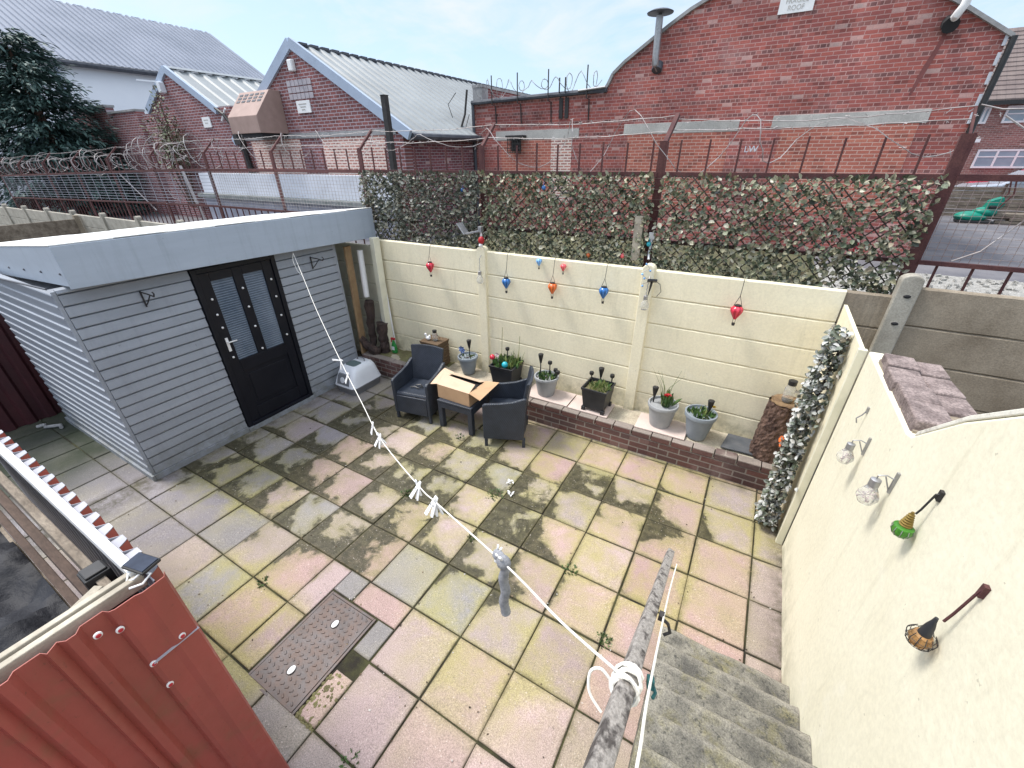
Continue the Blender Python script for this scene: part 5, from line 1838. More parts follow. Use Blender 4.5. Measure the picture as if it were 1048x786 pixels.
# ------------------------------------------------------------------ drain cover
dr = thing('drain_cover', 'rectangular cast iron drain cover set in the paving', 'drain cover', (-0.89, -0.58, 0))
b = MB()
b.box2((DX0, DY0, -0.01), (DX1, DY1, 0.003))
n = 0
for i in range(15):
    for j in range(9):
        x = DX0 + 0.035 + j * 0.047 + (0.0235 if i % 2 else 0)
        y = DY0 + 0.035 + i * 0.0455
        if x > DX1 - 0.03:
            continue
        if any((x + 0.89) ** 2 + (y - yy) ** 2 < 0.045 ** 2 for yy in (-0.40, -0.77)):
            continue
        b.box((x, y, 0.0045), (0.026, 0.013, 0.006), R(35) if i % 2 else R(-35))
obj('lid', b, 'iron', dr, False, 0.0015, 1)
b = MB()
for (x0, x1, y0, y1) in ((DX0 - .022, DX0 - .003, DY0 - .022, DY1 + .022), (DX1 + .003, DX1 + .022, DY0 - .022, DY1 + .022), (DX0 - .002, DX1 + .002, DY0 - .022, DY0 - .003), (DX0 - .002, DX1 + .002, DY1 + .003, DY1 + .022)):
    b.box2((x0, y0, -0.02), (x1, y1, 0.001))
obj('frame', b, 'iron', dr, False, 0.002, 1)
for yy in (-0.40, -0.77):
    b = MB()
    b.lathe([(0.030, 0.0035), (0.030, 0.007), (0.022, 0.0075)], 16, (-0.89, yy, 0))
    o = obj('lifting_eye', b, 'dark', dr)
    b = MB()
    b.lathe([(0.027, 0.0078), (0.027, 0.012), (0.018, 0.015)], 14, (-0.888, yy + .004, 0), Matrix.Diagonal((0.8, 1.15, 1)).to_4x4())
    obj('plug', b, 'white', o, True)
b = MB()
for i in range(420):
    q = random.random()
    b.ball((random.uniform(DX1 + .032, X1 - .008), -.93 + .31 * q ** 1.3, random.uniform(-.016, -.004)), random.uniform(.006, .016), 6, 4, 1, 1, .7)
tag(obj('moss', b, 'moss_earth', None), 'green moss filling the gap beside the iron cover', 'moss', None, 'stuff')

# ------------------------------------------------------------------ rattan chairs
def make_chair():
    t = thing('rattan_chair', 'dark blue grey woven rattan tub chair facing the yard beside the litter box', 'chair', (0, 0, 0), 'rattan chairs by the box table')
    W, D = 0.54, 0.52
    b = MB()
    n = 10
    pts = []
    for i in range(n + 1):
        u = -1 + 2 * i / n
        pts.append((u * (W / 2 - 0.05), -D / 2 + 0.028 + 0.0 * u))
    b.prism([(-D / 2 + 0.02, 0.385), (-D / 2 + 0.035, 0.412), (0, 0.405), (D / 2 - 0.06, 0.40), (D / 2 - 0.06, 0.37), (-D / 2 + 0.02, 0.37)], 'x', -W / 2 + 0.045, W / 2 - 0.045)
    obj('seat', b, 'rattan', t, False, 0.008)
    b = MB()
    b.box2((-W / 2 + .045, -D / 2 + .005, 0.11), (W / 2 - .045, -D / 2 + .03, 0.368))
    obj('front_apron', b, 'rattan', t, False, 0.006)
    # back: tapered, slightly curved, leaning
    b = MB()
    N = 10
    rows = []
    for k_ in range(9):
        z = 0.12 + (0.87 - 0.12) * k_ / 8
        hw = 0.205 + 0.040 * k_ / 8
        lean = 0.085 * max(0, (z - 0.40)) / 0.47
        rows.append((z, hw, lean))
    for side in (0, 1):
        for (z, hw, lean) in rows:
            for i in range(N + 1):
                u = -1 + 2 * i / N
                y = D / 2 - 0.045 + lean - 0.035 * (u * u) + (0.03 if side else 0)
                b.v.append((u * hw, y, z + (0.008 * (1 - u * u) if z > 0.86 else 0)))
    q = (N + 1)
    H = q * 9
    for k_ in range(8):
        for i in range(N):
            a = k_ * q + i
            b.f.append((a, a + 1, a + q + 1, a + q))
            b.f.append((H + a, H + a + q, H + a + q + 1, H + a + 1))
    for k_ in range(8):
        a = k_ * q
        b.f.append((a, a + q, H + a + q, H + a))
        a = k_ * q + N
        b.f.append((a, H + a, H + a + q, a + q))
    for i in range(N):
        a = 8 * q + i
        b.f.append((a, a + 1, H + a + 1, H + a))
        b.f.append((i, H + i, H + i + 1, i + 1))
    obj('backrest', b, 'rattan', t, True)
    for s in (-1, 1):
        b = MB()
        # side panel: top edge sweeps up into the back
        prof = [(-D / 2, 0.11), (-D / 2, 0.575), (-D / 2 + 0.03, 0.60), (-0.05, 0.615), (0.10, 0.64), (D / 2 - 0.03, 0.69), (D / 2 + 0.0, 0.69), (D / 2 - 0.03, 0.11)]
        b.prism(prof, 'x', s * (W / 2 - 0.040), s * W / 2)
        obj('arm_panel', b, 'rattan', t, False, 0.012, 3)
    for (sx, sy) in ((-1, -1), (1, -1), (-1, 1), (1, 1)):
        b = MB()
        b.bar((sx * (W / 2 - 0.022), sy * (D / 2 - 0.03), 0.0), (sx * (W / 2 - 0.022), sy * (D / 2 - 0.03), 0.13), 0.036, 0.036)
        obj('leg', b, 'rattan', t, False, 0.004)
    return t
ch = make_chair()
ch2 = dup(ch, (-0.985, 2.375, 0), R(-66), 'dark blue grey woven rattan tub chair turned sideways beside the cardboard box')
ch.location = (-2.285, 2.275, 0)
ch.rotation_euler = (0, 0, R(10))
b = MB()
b.tube([(-2.33, 2.24, .425), (-2.28, 2.28, .43), (-2.22, 2.25, .428), (-2.24, 2.19, .426), (-2.31, 2.20, .43), (-2.36, 2.16, .43)], 0.008, 6)
tag(obj('black_strap', b, 'black_plastic', None, True), 'short black strap lying on the rattan chair seat', 'strap')

# side table
tb = thing('side_table', 'low square dark rattan table under the cardboard box', 'table', (-1.61, 2.36, 0))
def tq(x, y, z):
    a = R(2)
    return (-1.61 + x * math.cos(a) - y * math.sin(a), 2.36 + x * math.sin(a) + y * math.cos(a), z)
b = MB()
b.box((-1.61, 2.36, 0.395), (0.52, 0.50, 0.03), R(2))
obj('table_top', b, 'rattan', tb, False, 0.006)
b = MB()
for (p, q, s_) in (((0, -0.235), 0, (0.40, 0.025)), ((0, 0.235), 0, (0.40, 0.025)), ((-0.245, 0), 0, (0.025, 0.38)), ((0.245, 0), 0, (0.025, 0.38))):
    c = tq(p[0], p[1], 0.34)
    b.box(c, (s_[0], s_[1], 0.075), R(2))
obj('apron', b, 'rattan', tb, False, 0.004)
for sx in (-1, 1):
    for sy in (-1, 1):
        b = MB()
        p = tq(sx * 0.225, sy * 0.215, 0.19)
        b.box(p, (0.065, 0.065, 0.378), R(2))
        obj('leg', b, 'rattan', tb, False, 0.006)
# cardboard box
cb = thing('cardboard_box', 'open tan cardboard box with raised flaps on the low table', 'box', (-1.63, 2.33, 0.41))
A = R(-1)
def cq(x, y, z):
    return (-1.63 + x * math.cos(A) - y * math.sin(A), 2.335 + x * math.sin(A) + y * math.cos(A), z)
bw, bd, z0, z1 = 0.25, 0.18, 0.412, 0.600
b = MB()
th = 0.006
def cardq(pts, thick=0.006):
    pts = [Vector(p) for p in pts]
    n_ = (pts[1] - pts[0]).cross(pts[3] - pts[0]).normalized() * thick
    n0 = len(b.v)
    b.v.extend([tuple(p) for p in pts] + [tuple(p - n_) for p in pts])
    b.f.extend([tuple(n0 + i for i in q) for q in ((0, 1, 2, 3), (7, 6, 5, 4), (0, 4, 5, 1), (1, 5, 6, 2), (2, 6, 7, 3), (3, 7, 4, 0))])
cardq([cq(-bw, -bd, z0), cq(bw, -bd, z0), cq(bw, -bd, z1), cq(-bw, -bd, z1)])
cardq([cq(bw, -bd, z0), cq(bw, bd, z0), cq(bw, bd, z1), cq(bw, -bd, z1)])
cardq([cq(bw, bd, z0), cq(-bw, bd, z0), cq(-bw, bd, z1), cq(bw, bd, z1)])
cardq([cq(-bw, bd, z0), cq(-bw, -bd, z0), cq(-bw, -bd, z1), cq(-bw, bd, z1)])
cardq([cq(-bw, -bd, z0 + .006), cq(bw, -bd, z0 + .006), cq(bw, bd, z0 + .006), cq(-bw, bd, z0 + .006)])
obj('carton', b, 'card', cb)
flaps = [([cq(-bw, -bd, z1 + .002), cq(bw, -bd, z1 + .002), cq(bw - .01, -bd + 0.15, z1 + 0.055), cq(-bw + .01, -bd + 0.15, z1 + 0.08)], 'card_in'),
         ([cq(bw, bd, z1 + .002), cq(-bw, bd, z1 + .002), cq(-bw + .02, bd - 0.11, z1 + 0.045), cq(bw - .01, bd - 0.10, z1 + 0.04)], 'card_in'),
         ([cq(-bw, bd, z1 + .002), cq(-bw, -bd, z1 + .002), cq(-bw - 0.17, -bd - .02, z1 - 0.04), cq(-bw - 0.16, bd, z1 + 0.03)], 'card_in'),
         ([cq(bw, -bd, z1 + .002), cq(bw, bd, z1 + .002), cq(bw + 0.19, bd + .03, z1 + 0.02), cq(bw + 0.18, -bd - .03, z1 - 0.03)], 'card')]
for (pts, mm) in flaps:
    b = MB()
    cardq(pts)
    obj('flap', b, mm, cb)
b = MB()
b.box(cq(0, 0, 0.52), (0.47, 0.33, 0.15), A)
tag(obj('shade_insert', b, 'black_plastic', None, False, 0.02), 'black shade-filling liner inside the open cardboard box', 'insert')  # added block, stands in for the shade inside the box

# ------------------------------------------------------------------ cat litter box
lb = thing('litter_box', 'pale covered cat litter box with grey tray beside the shed', 'litter box', (-3.64, 2.36, 0))
def rr_(cx, cy, hx, hy, r, z, n=5):
    out = []
    for (sx, sy, a0) in ((1, 1, 0), (-1, 1, 90), (-1, -1, 180), (1, -1, 270)):
        for i in range(n + 1):
            a = R(a0 + 90 * i / n)
            out.append((cx + sx * (hx - r) + r * math.cos(a), cy + sy * (hy - r) + r * math.sin(a), z))
    return out
def loft(b, rings):
    base = len(b.v)
    n = len(rings[0])
    for rg in rings:
        b.v += rg
    for k_ in range(len(rings) - 1):
        for i in range(n):
            j = (i + 1) % n
            b.f.append((base + k_ * n + i, base + k_ * n + j, base + (k_ + 1) * n + j, base + (k_ + 1) * n + i))
    b.f.append(tuple(base + i for i in reversed(range(n))))
    b.f.append(tuple(base + (len(rings) - 1) * n + i for i in range(n)))
b = MB()
loft(b, [rr_(-3.64, 2.36, 0.19, 0.26, 0.07, 0.0), rr_(-3.64, 2.36, 0.205, 0.28, 0.08, 0.09), rr_(-3.64, 2.36, 0.22, 0.295, 0.08, 0.105), rr_(-3.64, 2.36, 0.22, 0.295, 0.08, 0.125)])
obj('tray', b, 'litter_grey', lb, True)
b = MB()
loft(b, [rr_(-3.64, 2.36, 0.222, 0.297, 0.08, 0.127), rr_(-3.64, 2.36, 0.215, 0.29, 0.08, 0.15), rr_(-3.64, 2.365, 0.195, 0.262, 0.075, 0.24), rr_(-3.64, 2.38, 0.175, 0.225, 0.075, 0.34), rr_(-3.64, 2.39, 0.15, 0.19, 0.07, 0.385), rr_(-3.64, 2.39, 0.11, 0.15, 0.06, 0.405)])
obj('hood', b, 'litter_white', lb, True)
b = MB()
pts = [(-3.64 + 0.105 * u, 2.36 - (0.292 if z < .2 else 0.292 - (z - .15) * .30), z) for (u, z) in ((-1.2, .16), (1.2, .16), (1.15, .28), (.95, .315), (-.95, .315), (-1.15, .28))]
b.poly(pts)
b.poly([(p[0], p[1] + .03, p[2]) for p in reversed(pts)])
for i in range(6):
    p, q = pts[i], pts[(i + 1) % 6]
    b.quad(q, p, (p[0], p[1] + .03, p[2]), (q[0], q[1] + .03, q[2]))
dpr = obj('door_flap', b, 'litter_grey', lb)
b = MB()
mt = Matrix.Rotation(R(90 - 14), 4, 'X')
b.lathe([(0.045, 0), (0.045, 0.008), (0.030, 0.010)], 18, (-3.64, 2.083, 0.235), mt)
obj('ring', b, 'litter_white', dpr, True)
b = MB()
loft(b, [rr_(-3.64, 2.33, 0.105, 0.085, 0.04, 0.398), rr_(-3.64, 2.33, 0.10, 0.08, 0.04, 0.412)])
obj('top_window', b, 'litter_green', lb, True)
b = MB()
b.tube([(-3.72, 2.47, .40), (-3.71, 2.48, .435), (-3.64, 2.49, .445), (-3.57, 2.48, .435), (-3.56, 2.47, .40)], 0.010, 8)
obj('carry_handle', b, 'litter_grey', lb, True)

# ------------------------------------------------------------------ corner clutter by the shed
def simple(name, lab, cat, mb, mat_, smooth=False, bevel=0.0, group=None):
    o = obj(name, mb, mat_, None, smooth, bevel)
    return tag(o, lab, cat, group)
b = MB()
b.bar((-4.0, 2.86, 0.30), (-4.02, 2.93, 1.98), 0.035, 0.14)
simple('wood_plank', 'tan timber plank standing upright against the shed end', 'plank', b, 'plank', False, 0.004)
b = MB()
b.tube([(-3.93, 3.05, 1.20), (-3.955, 3.10, 1.90)], 0.045, 12)
simple('plastic_pipe', 'short white plastic pipe standing above the charred branch', 'pipe', b, 'white', True)
def rough_log(pts, rad, seed, n=12):
    rr = random.Random(seed)
    b = MB()
    P = []
    Rr = []
    for i in range(len(pts) - 1):
        for q in range(5):
            t_ = q / 5
            p = Vector(pts[i]).lerp(Vector(pts[i + 1]), t_)
            P.append(p + Vector((rr.gauss(0, .006), rr.gauss(0, .006), 0)))
            Rr.append((rad[i] * (1 - t_) + rad[i + 1] * t_) * rr.uniform(.9, 1.1))
    P.append(Vector(pts[-1]))
    Rr.append(rad[-1])
    b.tube(P, Rr, n)
    for i, v in enumerate(b.v):
        c = P[min(i // n, len(P) - 1)]
        d = Vector(v) - c
        b.v[i] = tuple(c + d * rr.uniform(.84, 1.12))
    return b
simple('charred_branch', 'tall blackened branch leaning in the corner by the shed', 'branch', rough_log([(-3.90, 2.97, 0.30), (-3.90, 3.0, 0.7), (-3.88, 3.04, 1.14)], [0.055, 0.055, 0.075], 3), 'char', False)
simple('charred_log', 'short thick blackened log beside the spray bottle', 'log', rough_log([(-3.70, 3.04, 0.30), (-3.72, 3.05, 0.55), (-3.70, 3.06, 0.80)], [0.075, 0.08, 0.09], 4), 'char', False)
simple('knotty_root', 'dark knotty root lying across the corner of the raised bed', 'root', rough_log([(-4.0, 2.85, 0.56), (-3.9, 2.86, 0.45), (-3.80, 2.90, 0.36), (-3.72, 2.95, 0.33)], [0.045, 0.07, 0.08, 0.06], 5), 'char', False)
b = MB()
b.tube([(-3.82, 3.14, 0.30), (-3.80, 3.20, 1.05)], 0.022, 8)
simple('grey_tube', 'thin grey blue tube standing behind the charred log', 'tube', b, 'fascia', True)
b = MB()
b.tube([(-3.62, 3.20, 0.32), (-3.66, 3.22, 1.2), (-3.70, 3.24, 2.08)], 0.012, 8)
simple('white_cable', 'white cable running down the cream corner post', 'cable', b, 'white', True)
sp = thing('spray_bottle', 'green spray bottle with red trigger on the raised bed', 'bottle', (-3.55, 3.10, 0.30))
b = MB()
loft(b, [rr_(-3.55, 3.10, 0.042, 0.03, 0.02, 0.30), rr_(-3.55, 3.10, 0.045, 0.032, 0.02, 0.32), rr_(-3.55, 3.10, 0.043, 0.03, 0.02, 0.42), rr_(-3.55, 3.10, 0.022, 0.018, 0.012, 0.48), rr_(-3.55, 3.10, 0.015, 0.015, 0.012, 0.515)])
M['spray_green'] = pm('green_bottle', (0.03, 0.26, 0.06), (0.025, 0.22, 0.05), 4, 0.3)
obj('bottle', b, 'spray_green', sp, True)
b = MB()
b.box((-3.55, 3.09, 0.385), (0.06, 0.046, 0.06))
obj('label_patch', b, 'litter_white', sp)
b = MB()
b.box((-3.555, 3.10, 0.54), (0.08, 0.028, 0.035))
b.bar((-3.585, 3.10, 0.53), (-3.600, 3.10, 0.475), 0.018, 0.012)
obj('trigger', b, 'red_cap', sp, False, 0.006)

# wicker stand with jar and white ornament
ws = thing('wicker_stand', 'brown wicker box stand behind the rattan chair', 'stand', (-2.66, 3.10, 0.30))
b = MB()
for i in range(14):
    b.box((-2.66, 3.08, 0.325 + i * 0.027), (0.33 + .008 * (i % 2), 0.26 + .008 * (i % 2), 0.022))
M['wicker'] = pm('brown_wicker', (0.16, 0.105, 0.06), (0.09, 0.058, 0.036), 40, 0.85, 0.8, 90, stretch=(1, 1, 3))
obj('body', b, 'wicker', ws, False, 0.006)
b = MB()
b.box((-2.66, 3.08, 0.70), (0.35, 0.28, 0.022))
obj('top', b, 'wicker', ws, False, 0.006)
def jar(x, y, z, lab, h=0.17, r=0.05):
    t = thing('solar_jar', lab, 'jar light', (x, y, z), 'glass jar solar lights')
    b = MB()
    b.lathe([(r * .9, 0), (r, .015), (r, h * .62), (r * .72, h * .75), (r * .72, h * .80)], 18, (x, y, z))
    obj('glass', b, 'clear', t, True)
    b = MB()
    b.lathe([(r * .78, h * .80), (r * .80, h), (r * .6, h * 1.02)], 16, (x, y, z))
    obj('lid', b, 'black_plastic', t, True)
    b = MB()
    b.lathe([(r * .86, 0.003), (r * .86, h * .10)], 16, (x, y, z))
    obj('base_pad', b, 'black_plastic', t, True)
    b = MB()
    b.tube([(x + r, y, z + h * .6), (x + r * 1.6, y, z + h * .5), (x + r * 1.9, y + .01, z + h * .25)], 0.003, 5)
    obj('wire_handle', b, 'black_metal', t, True)
jar(-2.62, 3.06, 0.713, 'clear jar light with black lid on the wicker stand', 0.165, 0.042)
b = MB()
b.ball((-2.73, 3.03, 0.745), 0.036, 10, 8, 1.2, 0.9, 0.9)
b.ball((-2.765, 3.02, 0.80), 0.02, 10, 8)
b.tube([(-2.75, 3.02, .76), (-2.77, 3.02, .79)], 0.012, 8)
b.ball((-2.70, 3.03, 0.775), 0.024, 8, 6, 1, .6, 1)
simple('white_ornament', 'small white bird shaped ornament beside the jar on the stand', 'ornament', b, 'white', True)

# ------------------------------------------------------------------ planters
def round_pot(b, x, y, z, r, h, lip=0.022, ribs=True, taper=0.68):
    N = 48 if ribs else 28
    prof = [(r * taper, 0.0), (r * (taper + .02), h * .03), (r * (taper + (1 - taper) * .45), h * .42), (r * .93, h * .84)]
    b.lathe(prof, N, (x, y, z), None, 0.012 if ribs else 0, 1 if ribs else 0)
    b.lathe([(r * .93, h * .84), (r * 1.02, h * .86), (r * 1.04, h * .98), (r * 1.02, h), (r * .93, h), (r * .90, h * .9)], 28, (x, y, z))
def square_pot(b, x, y, z, w_, h, a=0):
    """box planter with rim and feet"""
    m = Matrix.Translation((x, y, z)) @ Matrix.Rotation(a, 4, 'Z')
    def ring(s, zz):
        return [tuple(m @ Vector((sx * s, sy * s, zz))) for (sx, sy) in ((-1, -1), (1, -1), (1, 1), (-1, 1))]
    n0 = len(b.v)
    for (s, zz) in ((w_ * .40, .035), (w_ * .48, h * .9), (w_ * .50, h * .9), (w_ * .51, h), (w_ * .455, h), (w_ * .44, h * .84)):
        b.v += ring(s, zz)
    for k_ in range(5):
        for i in range(4):
            j = (i + 1) % 4
            b.f.append((n0 + k_ * 4 + i, n0 + k_ * 4 + j, n0 + (k_ + 1) * 4 + j, n0 + (k_ + 1) * 4 + i))
    b.f.append(tuple(n0 + i for i in (3, 2, 1, 0)))
    for (sx, sy) in ((-1, -1), (1, -1), (1, 1), (-1, 1)):
        c = m @ Vector((sx * w_ * .385, sy * w_ * .385, .02))
        b.box(c, (.045, .045, .06), a)
def soil_disc(x, y, z, r, sq=False, a=0):
    b = MB()
    n0 = len(b.v)
    rr = random.Random(int(x * 100))
    N = 20
    b.v.append((x, y, z + .012))
    for k_ in (0.5, 1.0):
        for i in range(N):
            t_ = 2 * math.pi * i / N
            if sq:
                c, s = math.cos(t_), math.sin(t_)
                q = 1 / max(abs(c), abs(s))
                px, py = r * k_ * q * c, r * k_ * q * s
                px, py = px * math.cos(a) - py * math.sin(a), px * math.sin(a) + py * math.cos(a)
            else:
                px, py = r * k_ * math.cos(t_), r * k_ * math.sin(t_)
            b.v.append((x + px, y + py, z + rr.uniform(-.008, .012)))
    for i in range(N):
        j = (i + 1) % N
        b.f.append((n0, n0 + 1 + i, n0 + 1 + j))
        b.f.append((n0 + 1 + i, n0 + 1 + N + i, n0 + 1 + N + j, n0 + 1 + j))
    return b
def greens(x, y, z, r, n, seed, hmin=.03, hmax=.1, asp=.45, up_=1.0):
    rr = random.Random(seed)
    b = MB()
    for i in range(n):
        a, q = rr.uniform(0, 6.28), r * math.sqrt(rr.random())
        p = Vector((x + q * math.cos(a), y + q * math.sin(a), z))
        d = Vector((math.cos(a) * rr.uniform(-.2, 1), math.sin(a) * rr.uniform(-.2, 1), up_ * rr.uniform(.4, 1.2)))
        b.leaf(p, rr.uniform(hmin, hmax), d, None, asp, .3)
    return b
def blades(x, y, z, r, n, seed, h0, h1, wd=.007):
    rr = random.Random(seed)
    b = MB()
    for i in range(n):
        a, q = rr.uniform(0, 6.28), r * math.sqrt(rr.random())
        p = Vector((x + q * math.cos(a), y + q * math.sin(a), z))
        h = rr.uniform(h0, h1)
        l_ = Vector((rr.uniform(-.5, .5), rr.uniform(-.5, .5), 0)) * h
        b.tube([p, p + Vector((0, 0, h * .55)) + l_ * .25, p + Vector((0, 0, h)) + l_], [wd * .6, wd * .5, wd * .12], 4)
    return b
def flower(x, y, z, r, mat_, par, n=9, seed=0):
    rr = random.Random(seed)
    b = MB()
    for k_ in range(2):
        for i in range(n):
            a = 2 * math.pi * (i + .5 * k_) / n
            b.leaf((x, y, z + .004 * k_), r * (1 - .3 * k_), Vector((math.cos(a), math.sin(a), .35 + .5 * k_)), Vector((0, 0, 1)), .6, .3)
    b.ball((x, y, z + .004), r * .25, 8, 6)
    return obj('flower', b, mat_, par)
M['petal_red'] = pm('red_petal', (0.42, 0.015, 0.02), (0.34, 0.012, 0.02), 30, 0.5)
M['petal_yellow'] = pm('yellow_petal', (0.62, 0.42, 0.03), (0.55, 0.36, 0.03), 30, 0.5)
M['petal_blue'] = pm('blue_solar_flower', (0.10, 0.16, 0.34), (0.14, 0.20, 0.38), 30, 0.35)
BT = 0.30
BT2 = 0.325
# blue bowl behind the first chair
t = thing('flower_pot', 'blue grey round pot with a blue solar flower left of the fence post', 'planter', (-2.07, 3.10, BT), 'planters on the raised bed')
b = MB(); round_pot(b, -2.07, 3.10, BT, 0.145, 0.27, ribs=False, taper=.62)
obj('pot', b, 'pot_blue', t, True)
obj('soil', soil_disc(-2.07, 3.10, BT + .235, .132), 'soil', t)
obj('plant', greens(-2.07, 3.10, BT + .235, .10, 26, 31, .02, .05), 'leaf_green', t)
# black square planter with trinkets
t = thing('square_planter', 'black square planter crowded with trinkets and green leaves', 'planter', (-1.40, 3.10, BT), 'planters on the raised bed')
b = MB(); square_pot(b, -1.40, 3.08, BT, 0.36, 0.32, R(2))
obj('pot', b, 'pot_black', t, False, .004)
obj('soil', soil_disc(-1.40, 3.08, BT + .285, .155, True, R(2)), 'soil', t)
obj('plant', greens(-1.38, 3.09, BT + .285, .15, 120, 32, .05, .14), 'leaf_green', t)
obj('grass_blades', blades(-1.32, 3.12, BT + .285, .12, 40, 33, .08, .22), 'grassy', t)
# grey ribbed pot with stakes
t = thing('flower_pot', 'ribbed light grey round pot holding four dark stakes', 'planter', (-0.77, 3.05, BT2), 'planters on the raised bed')
b = MB(); round_pot(b, -0.77, 3.05, BT2, 0.158, 0.27)
obj('pot', b, 'pot_grey', t, True)
obj('soil', soil_disc(-0.77, 3.05, BT2 + .235, .143), 'soil', t)
obj('plant', greens(-0.76, 3.05, BT2 + .235, .11, 90, 34, .03, .085), 'leaf_green', t)
# black square planter with grass
t = thing('square_planter', 'black square planter with feet and yellowing grass', 'planter', (-0.06, 3.04, BT2), 'planters on the raised bed')
b = MB(); square_pot(b, -0.06, 3.04, BT2, 0.325, 0.32, R(-2))
obj('pot', b, 'pot_black', t, False, .004)
obj('soil', soil_disc(-0.06, 3.04, BT2 + .28, .14, True, R(-2)), 'moss_earth', t)
obj('grass_blades', blades(-0.04, 3.04, BT2 + .285, .13, 170, 35, .02, .075), 'grassy', t)
obj('plant', greens(0.0, 3.02, BT2 + .285, .09, 30, 36, .05, .12, .25), 'leaf_green', t)
# grey pot with red flower
t = thing('flower_pot', 'ribbed grey round pot with a red flower and tall thin stems', 'planter', (0.72, 3.05, BT2), 'planters on the raised bed')
b = MB(); round_pot(b, 0.72, 3.05, BT2, 0.165, 0.29)
obj('pot', b, 'pot_grey', t, True)
obj('soil', soil_disc(0.72, 3.05, BT2 + .25, .15), 'soil', t)
obj('plant', greens(0.75, 3.05, BT2 + .25, .06, 36, 37, .10, .20, .22, 2.5), 'leaf_green', t)
obj('thin_stem', blades(0.72, 3.08, BT2 + .25, .05, 6, 38, .30, .46, .006), 'grassy', t)
fl = flower(0.755, 3.02, BT2 + .40, .05, 'petal_red', t, 8, 3)
# blue grey pot with yellow flower
t = thing('flower_pot', 'blue grey round pot with a small yellow flower nearest the slate', 'planter', (1.13, 3.05, BT), 'planters on the raised bed')
b = MB(); round_pot(b, 1.13, 3.04, BT, 0.165, 0.32, ribs=False, taper=.62)
obj('pot', b, 'pot_blue', t, True)
obj('soil', soil_disc(1.13, 3.04, BT + .275, .15), 'soil', t)
obj('plant', greens(1.14, 3.04, BT + .275, .11, 100, 39, .03, .09), 'leaf_green', t)
obj('stem', blades(1.20, 3.05, BT + .275, .02, 4, 40, .10, .16, .007), 'grassy', t)
flower(1.235, 3.06, BT + .40, .03, 'petal_yellow', t, 7, 5)
# stakes
def stake(x, y, z, h, lab, kind='torch', lean=(0, 0)):
    t = thing('solar_stake', lab, 'stake light', (x, y, z), 'black solar stake lights in the planters')
    top = Vector((x + lean[0], y + lean[1], z + h))
    b = MB()
    b.tube([(x, y, z), top], 0.008, 6)
    obj('stem', b, 'black_plastic', t, True)
    b = MB()
    if kind == 'torch':
        b.lathe([(.012, -.01), (.020, .03), (.031, .085), (.031, .10)], 14, top)
        obj('lantern', b, 'black_plastic', t, True)
        b = MB()
        b.lathe([(.034, .101), (.034, .118), (.02, .125)], 14, top)
        obj('cap', b, 'black_plastic', t, True)
    else:
        b.lathe([(.010, -.012), (.026, .0), (.030, .02), (.026, .038), (.012, .044)], 14, top)
        obj('head', b, 'black_plastic', t, True)
stake(-2.04, 3.11, .52, .18, 'black torch stake in the blue pot behind the rattan chair', 'torch')
stake(-1.41, 3.13, .57, .22, 'round headed stake standing among the trinkets in the square planter', 'round')
stake(-0.865, 3.06, .54, .22, 'tall torch stake at the left of the ribbed pot of four stakes', 'torch')
stake(-0.755, 3.11, .54, .20, 'round headed stake at the back of the pot of four stakes', 'round')
stake(-0.68, 3.06, .54, .14, 'left one of two leaning stakes at the pot rim', 'round', (.03, 0))
stake(-0.655, 3.03, .54, .13, 'right one of two leaning stakes at the pot rim', 'round', (.05, 0))
stake(-0.17, 3.13, .59, .13, 'left round headed stake in the grass filled square planter', 'round', (-.02, 0))
stake(-0.075, 3.15, .59, .12, 'middle torch stake in the grass filled square planter', 'torch')
stake(0.07, 3.14, .59, .15, 'right round headed stake in the grass filled square planter', 'round', (.0, 0))
stake(0.605, 3.06, .56, .11, 'torch stake in the pot with the red flower', 'torch')
stake(1.17, 3.06, .56, .10, 'leaning torch stake in the pot with the yellow flower', 'torch', (.03, .0))
# trinkets in the black square planter
t = thing('solar_flower', 'blue solar flower on a stem in the blue pot', 'solar flower', (-2.12, 3.07, .53))
b = MB(); b.tube([(-2.11, 3.07, .52), (-2.12, 3.06, .66)], .005, 5); obj('stem', b, 'black_plastic', t)
b = MB()
for i in range(7):
    a = 2 * math.pi * i / 7
    b.leaf((-2.12, 3.05, .68), .065, Vector((math.cos(a), -.25, math.sin(a))), Vector((0, -1, .3)), .7, .15)
b.ball((-2.12, 3.045, .68), .018, 8, 6)
obj('petals', b, 'petal_blue', t)
t = thing('red_ball_pick', 'red ball on a thin pick in the trinket planter', 'garden pick', (-1.57, 3.0, .58))
b = MB(); b.tube([(-1.57, 3.0, .56), (-1.575, 3.0, .68)], .004, 5); obj('stem', b, 'black_plastic', t)
b = MB(); b.ball((-1.577, 3.0, .70), .038, 14, 10); obj('ball', b, 'red', t, True)
b = MB(); b.ball((-1.36, 2.97, .645), .044, 16, 10)
simple('turquoise_ball', 'glossy turquoise glass ball lying in the trinket planter', 'ball', b, 'cyan', True)
t = thing('pale_pick', 'pale pink flower pick standing in the trinket planter', 'garden pick', (-1.50, 3.03, .58))
b = MB(); b.tube([(-1.50, 3.03, .56), (-1.505, 3.03, .73)], .004, 5); obj('stem', b, 'wire', t)
M['petal_pale'] = pm('pale_petal', (0.62, 0.50, 0.50), (0.55, 0.44, 0.44), 30, 0.5)
b = MB()
for i in range(6):
    a = 2 * math.pi * i / 6
    b.leaf((-1.505, 3.02, .745), .04, Vector((math.cos(a), -.3, math.sin(a))), Vector((0, -1, .3)), .7, .2)
obj('petals', b, 'petal_pale', t)
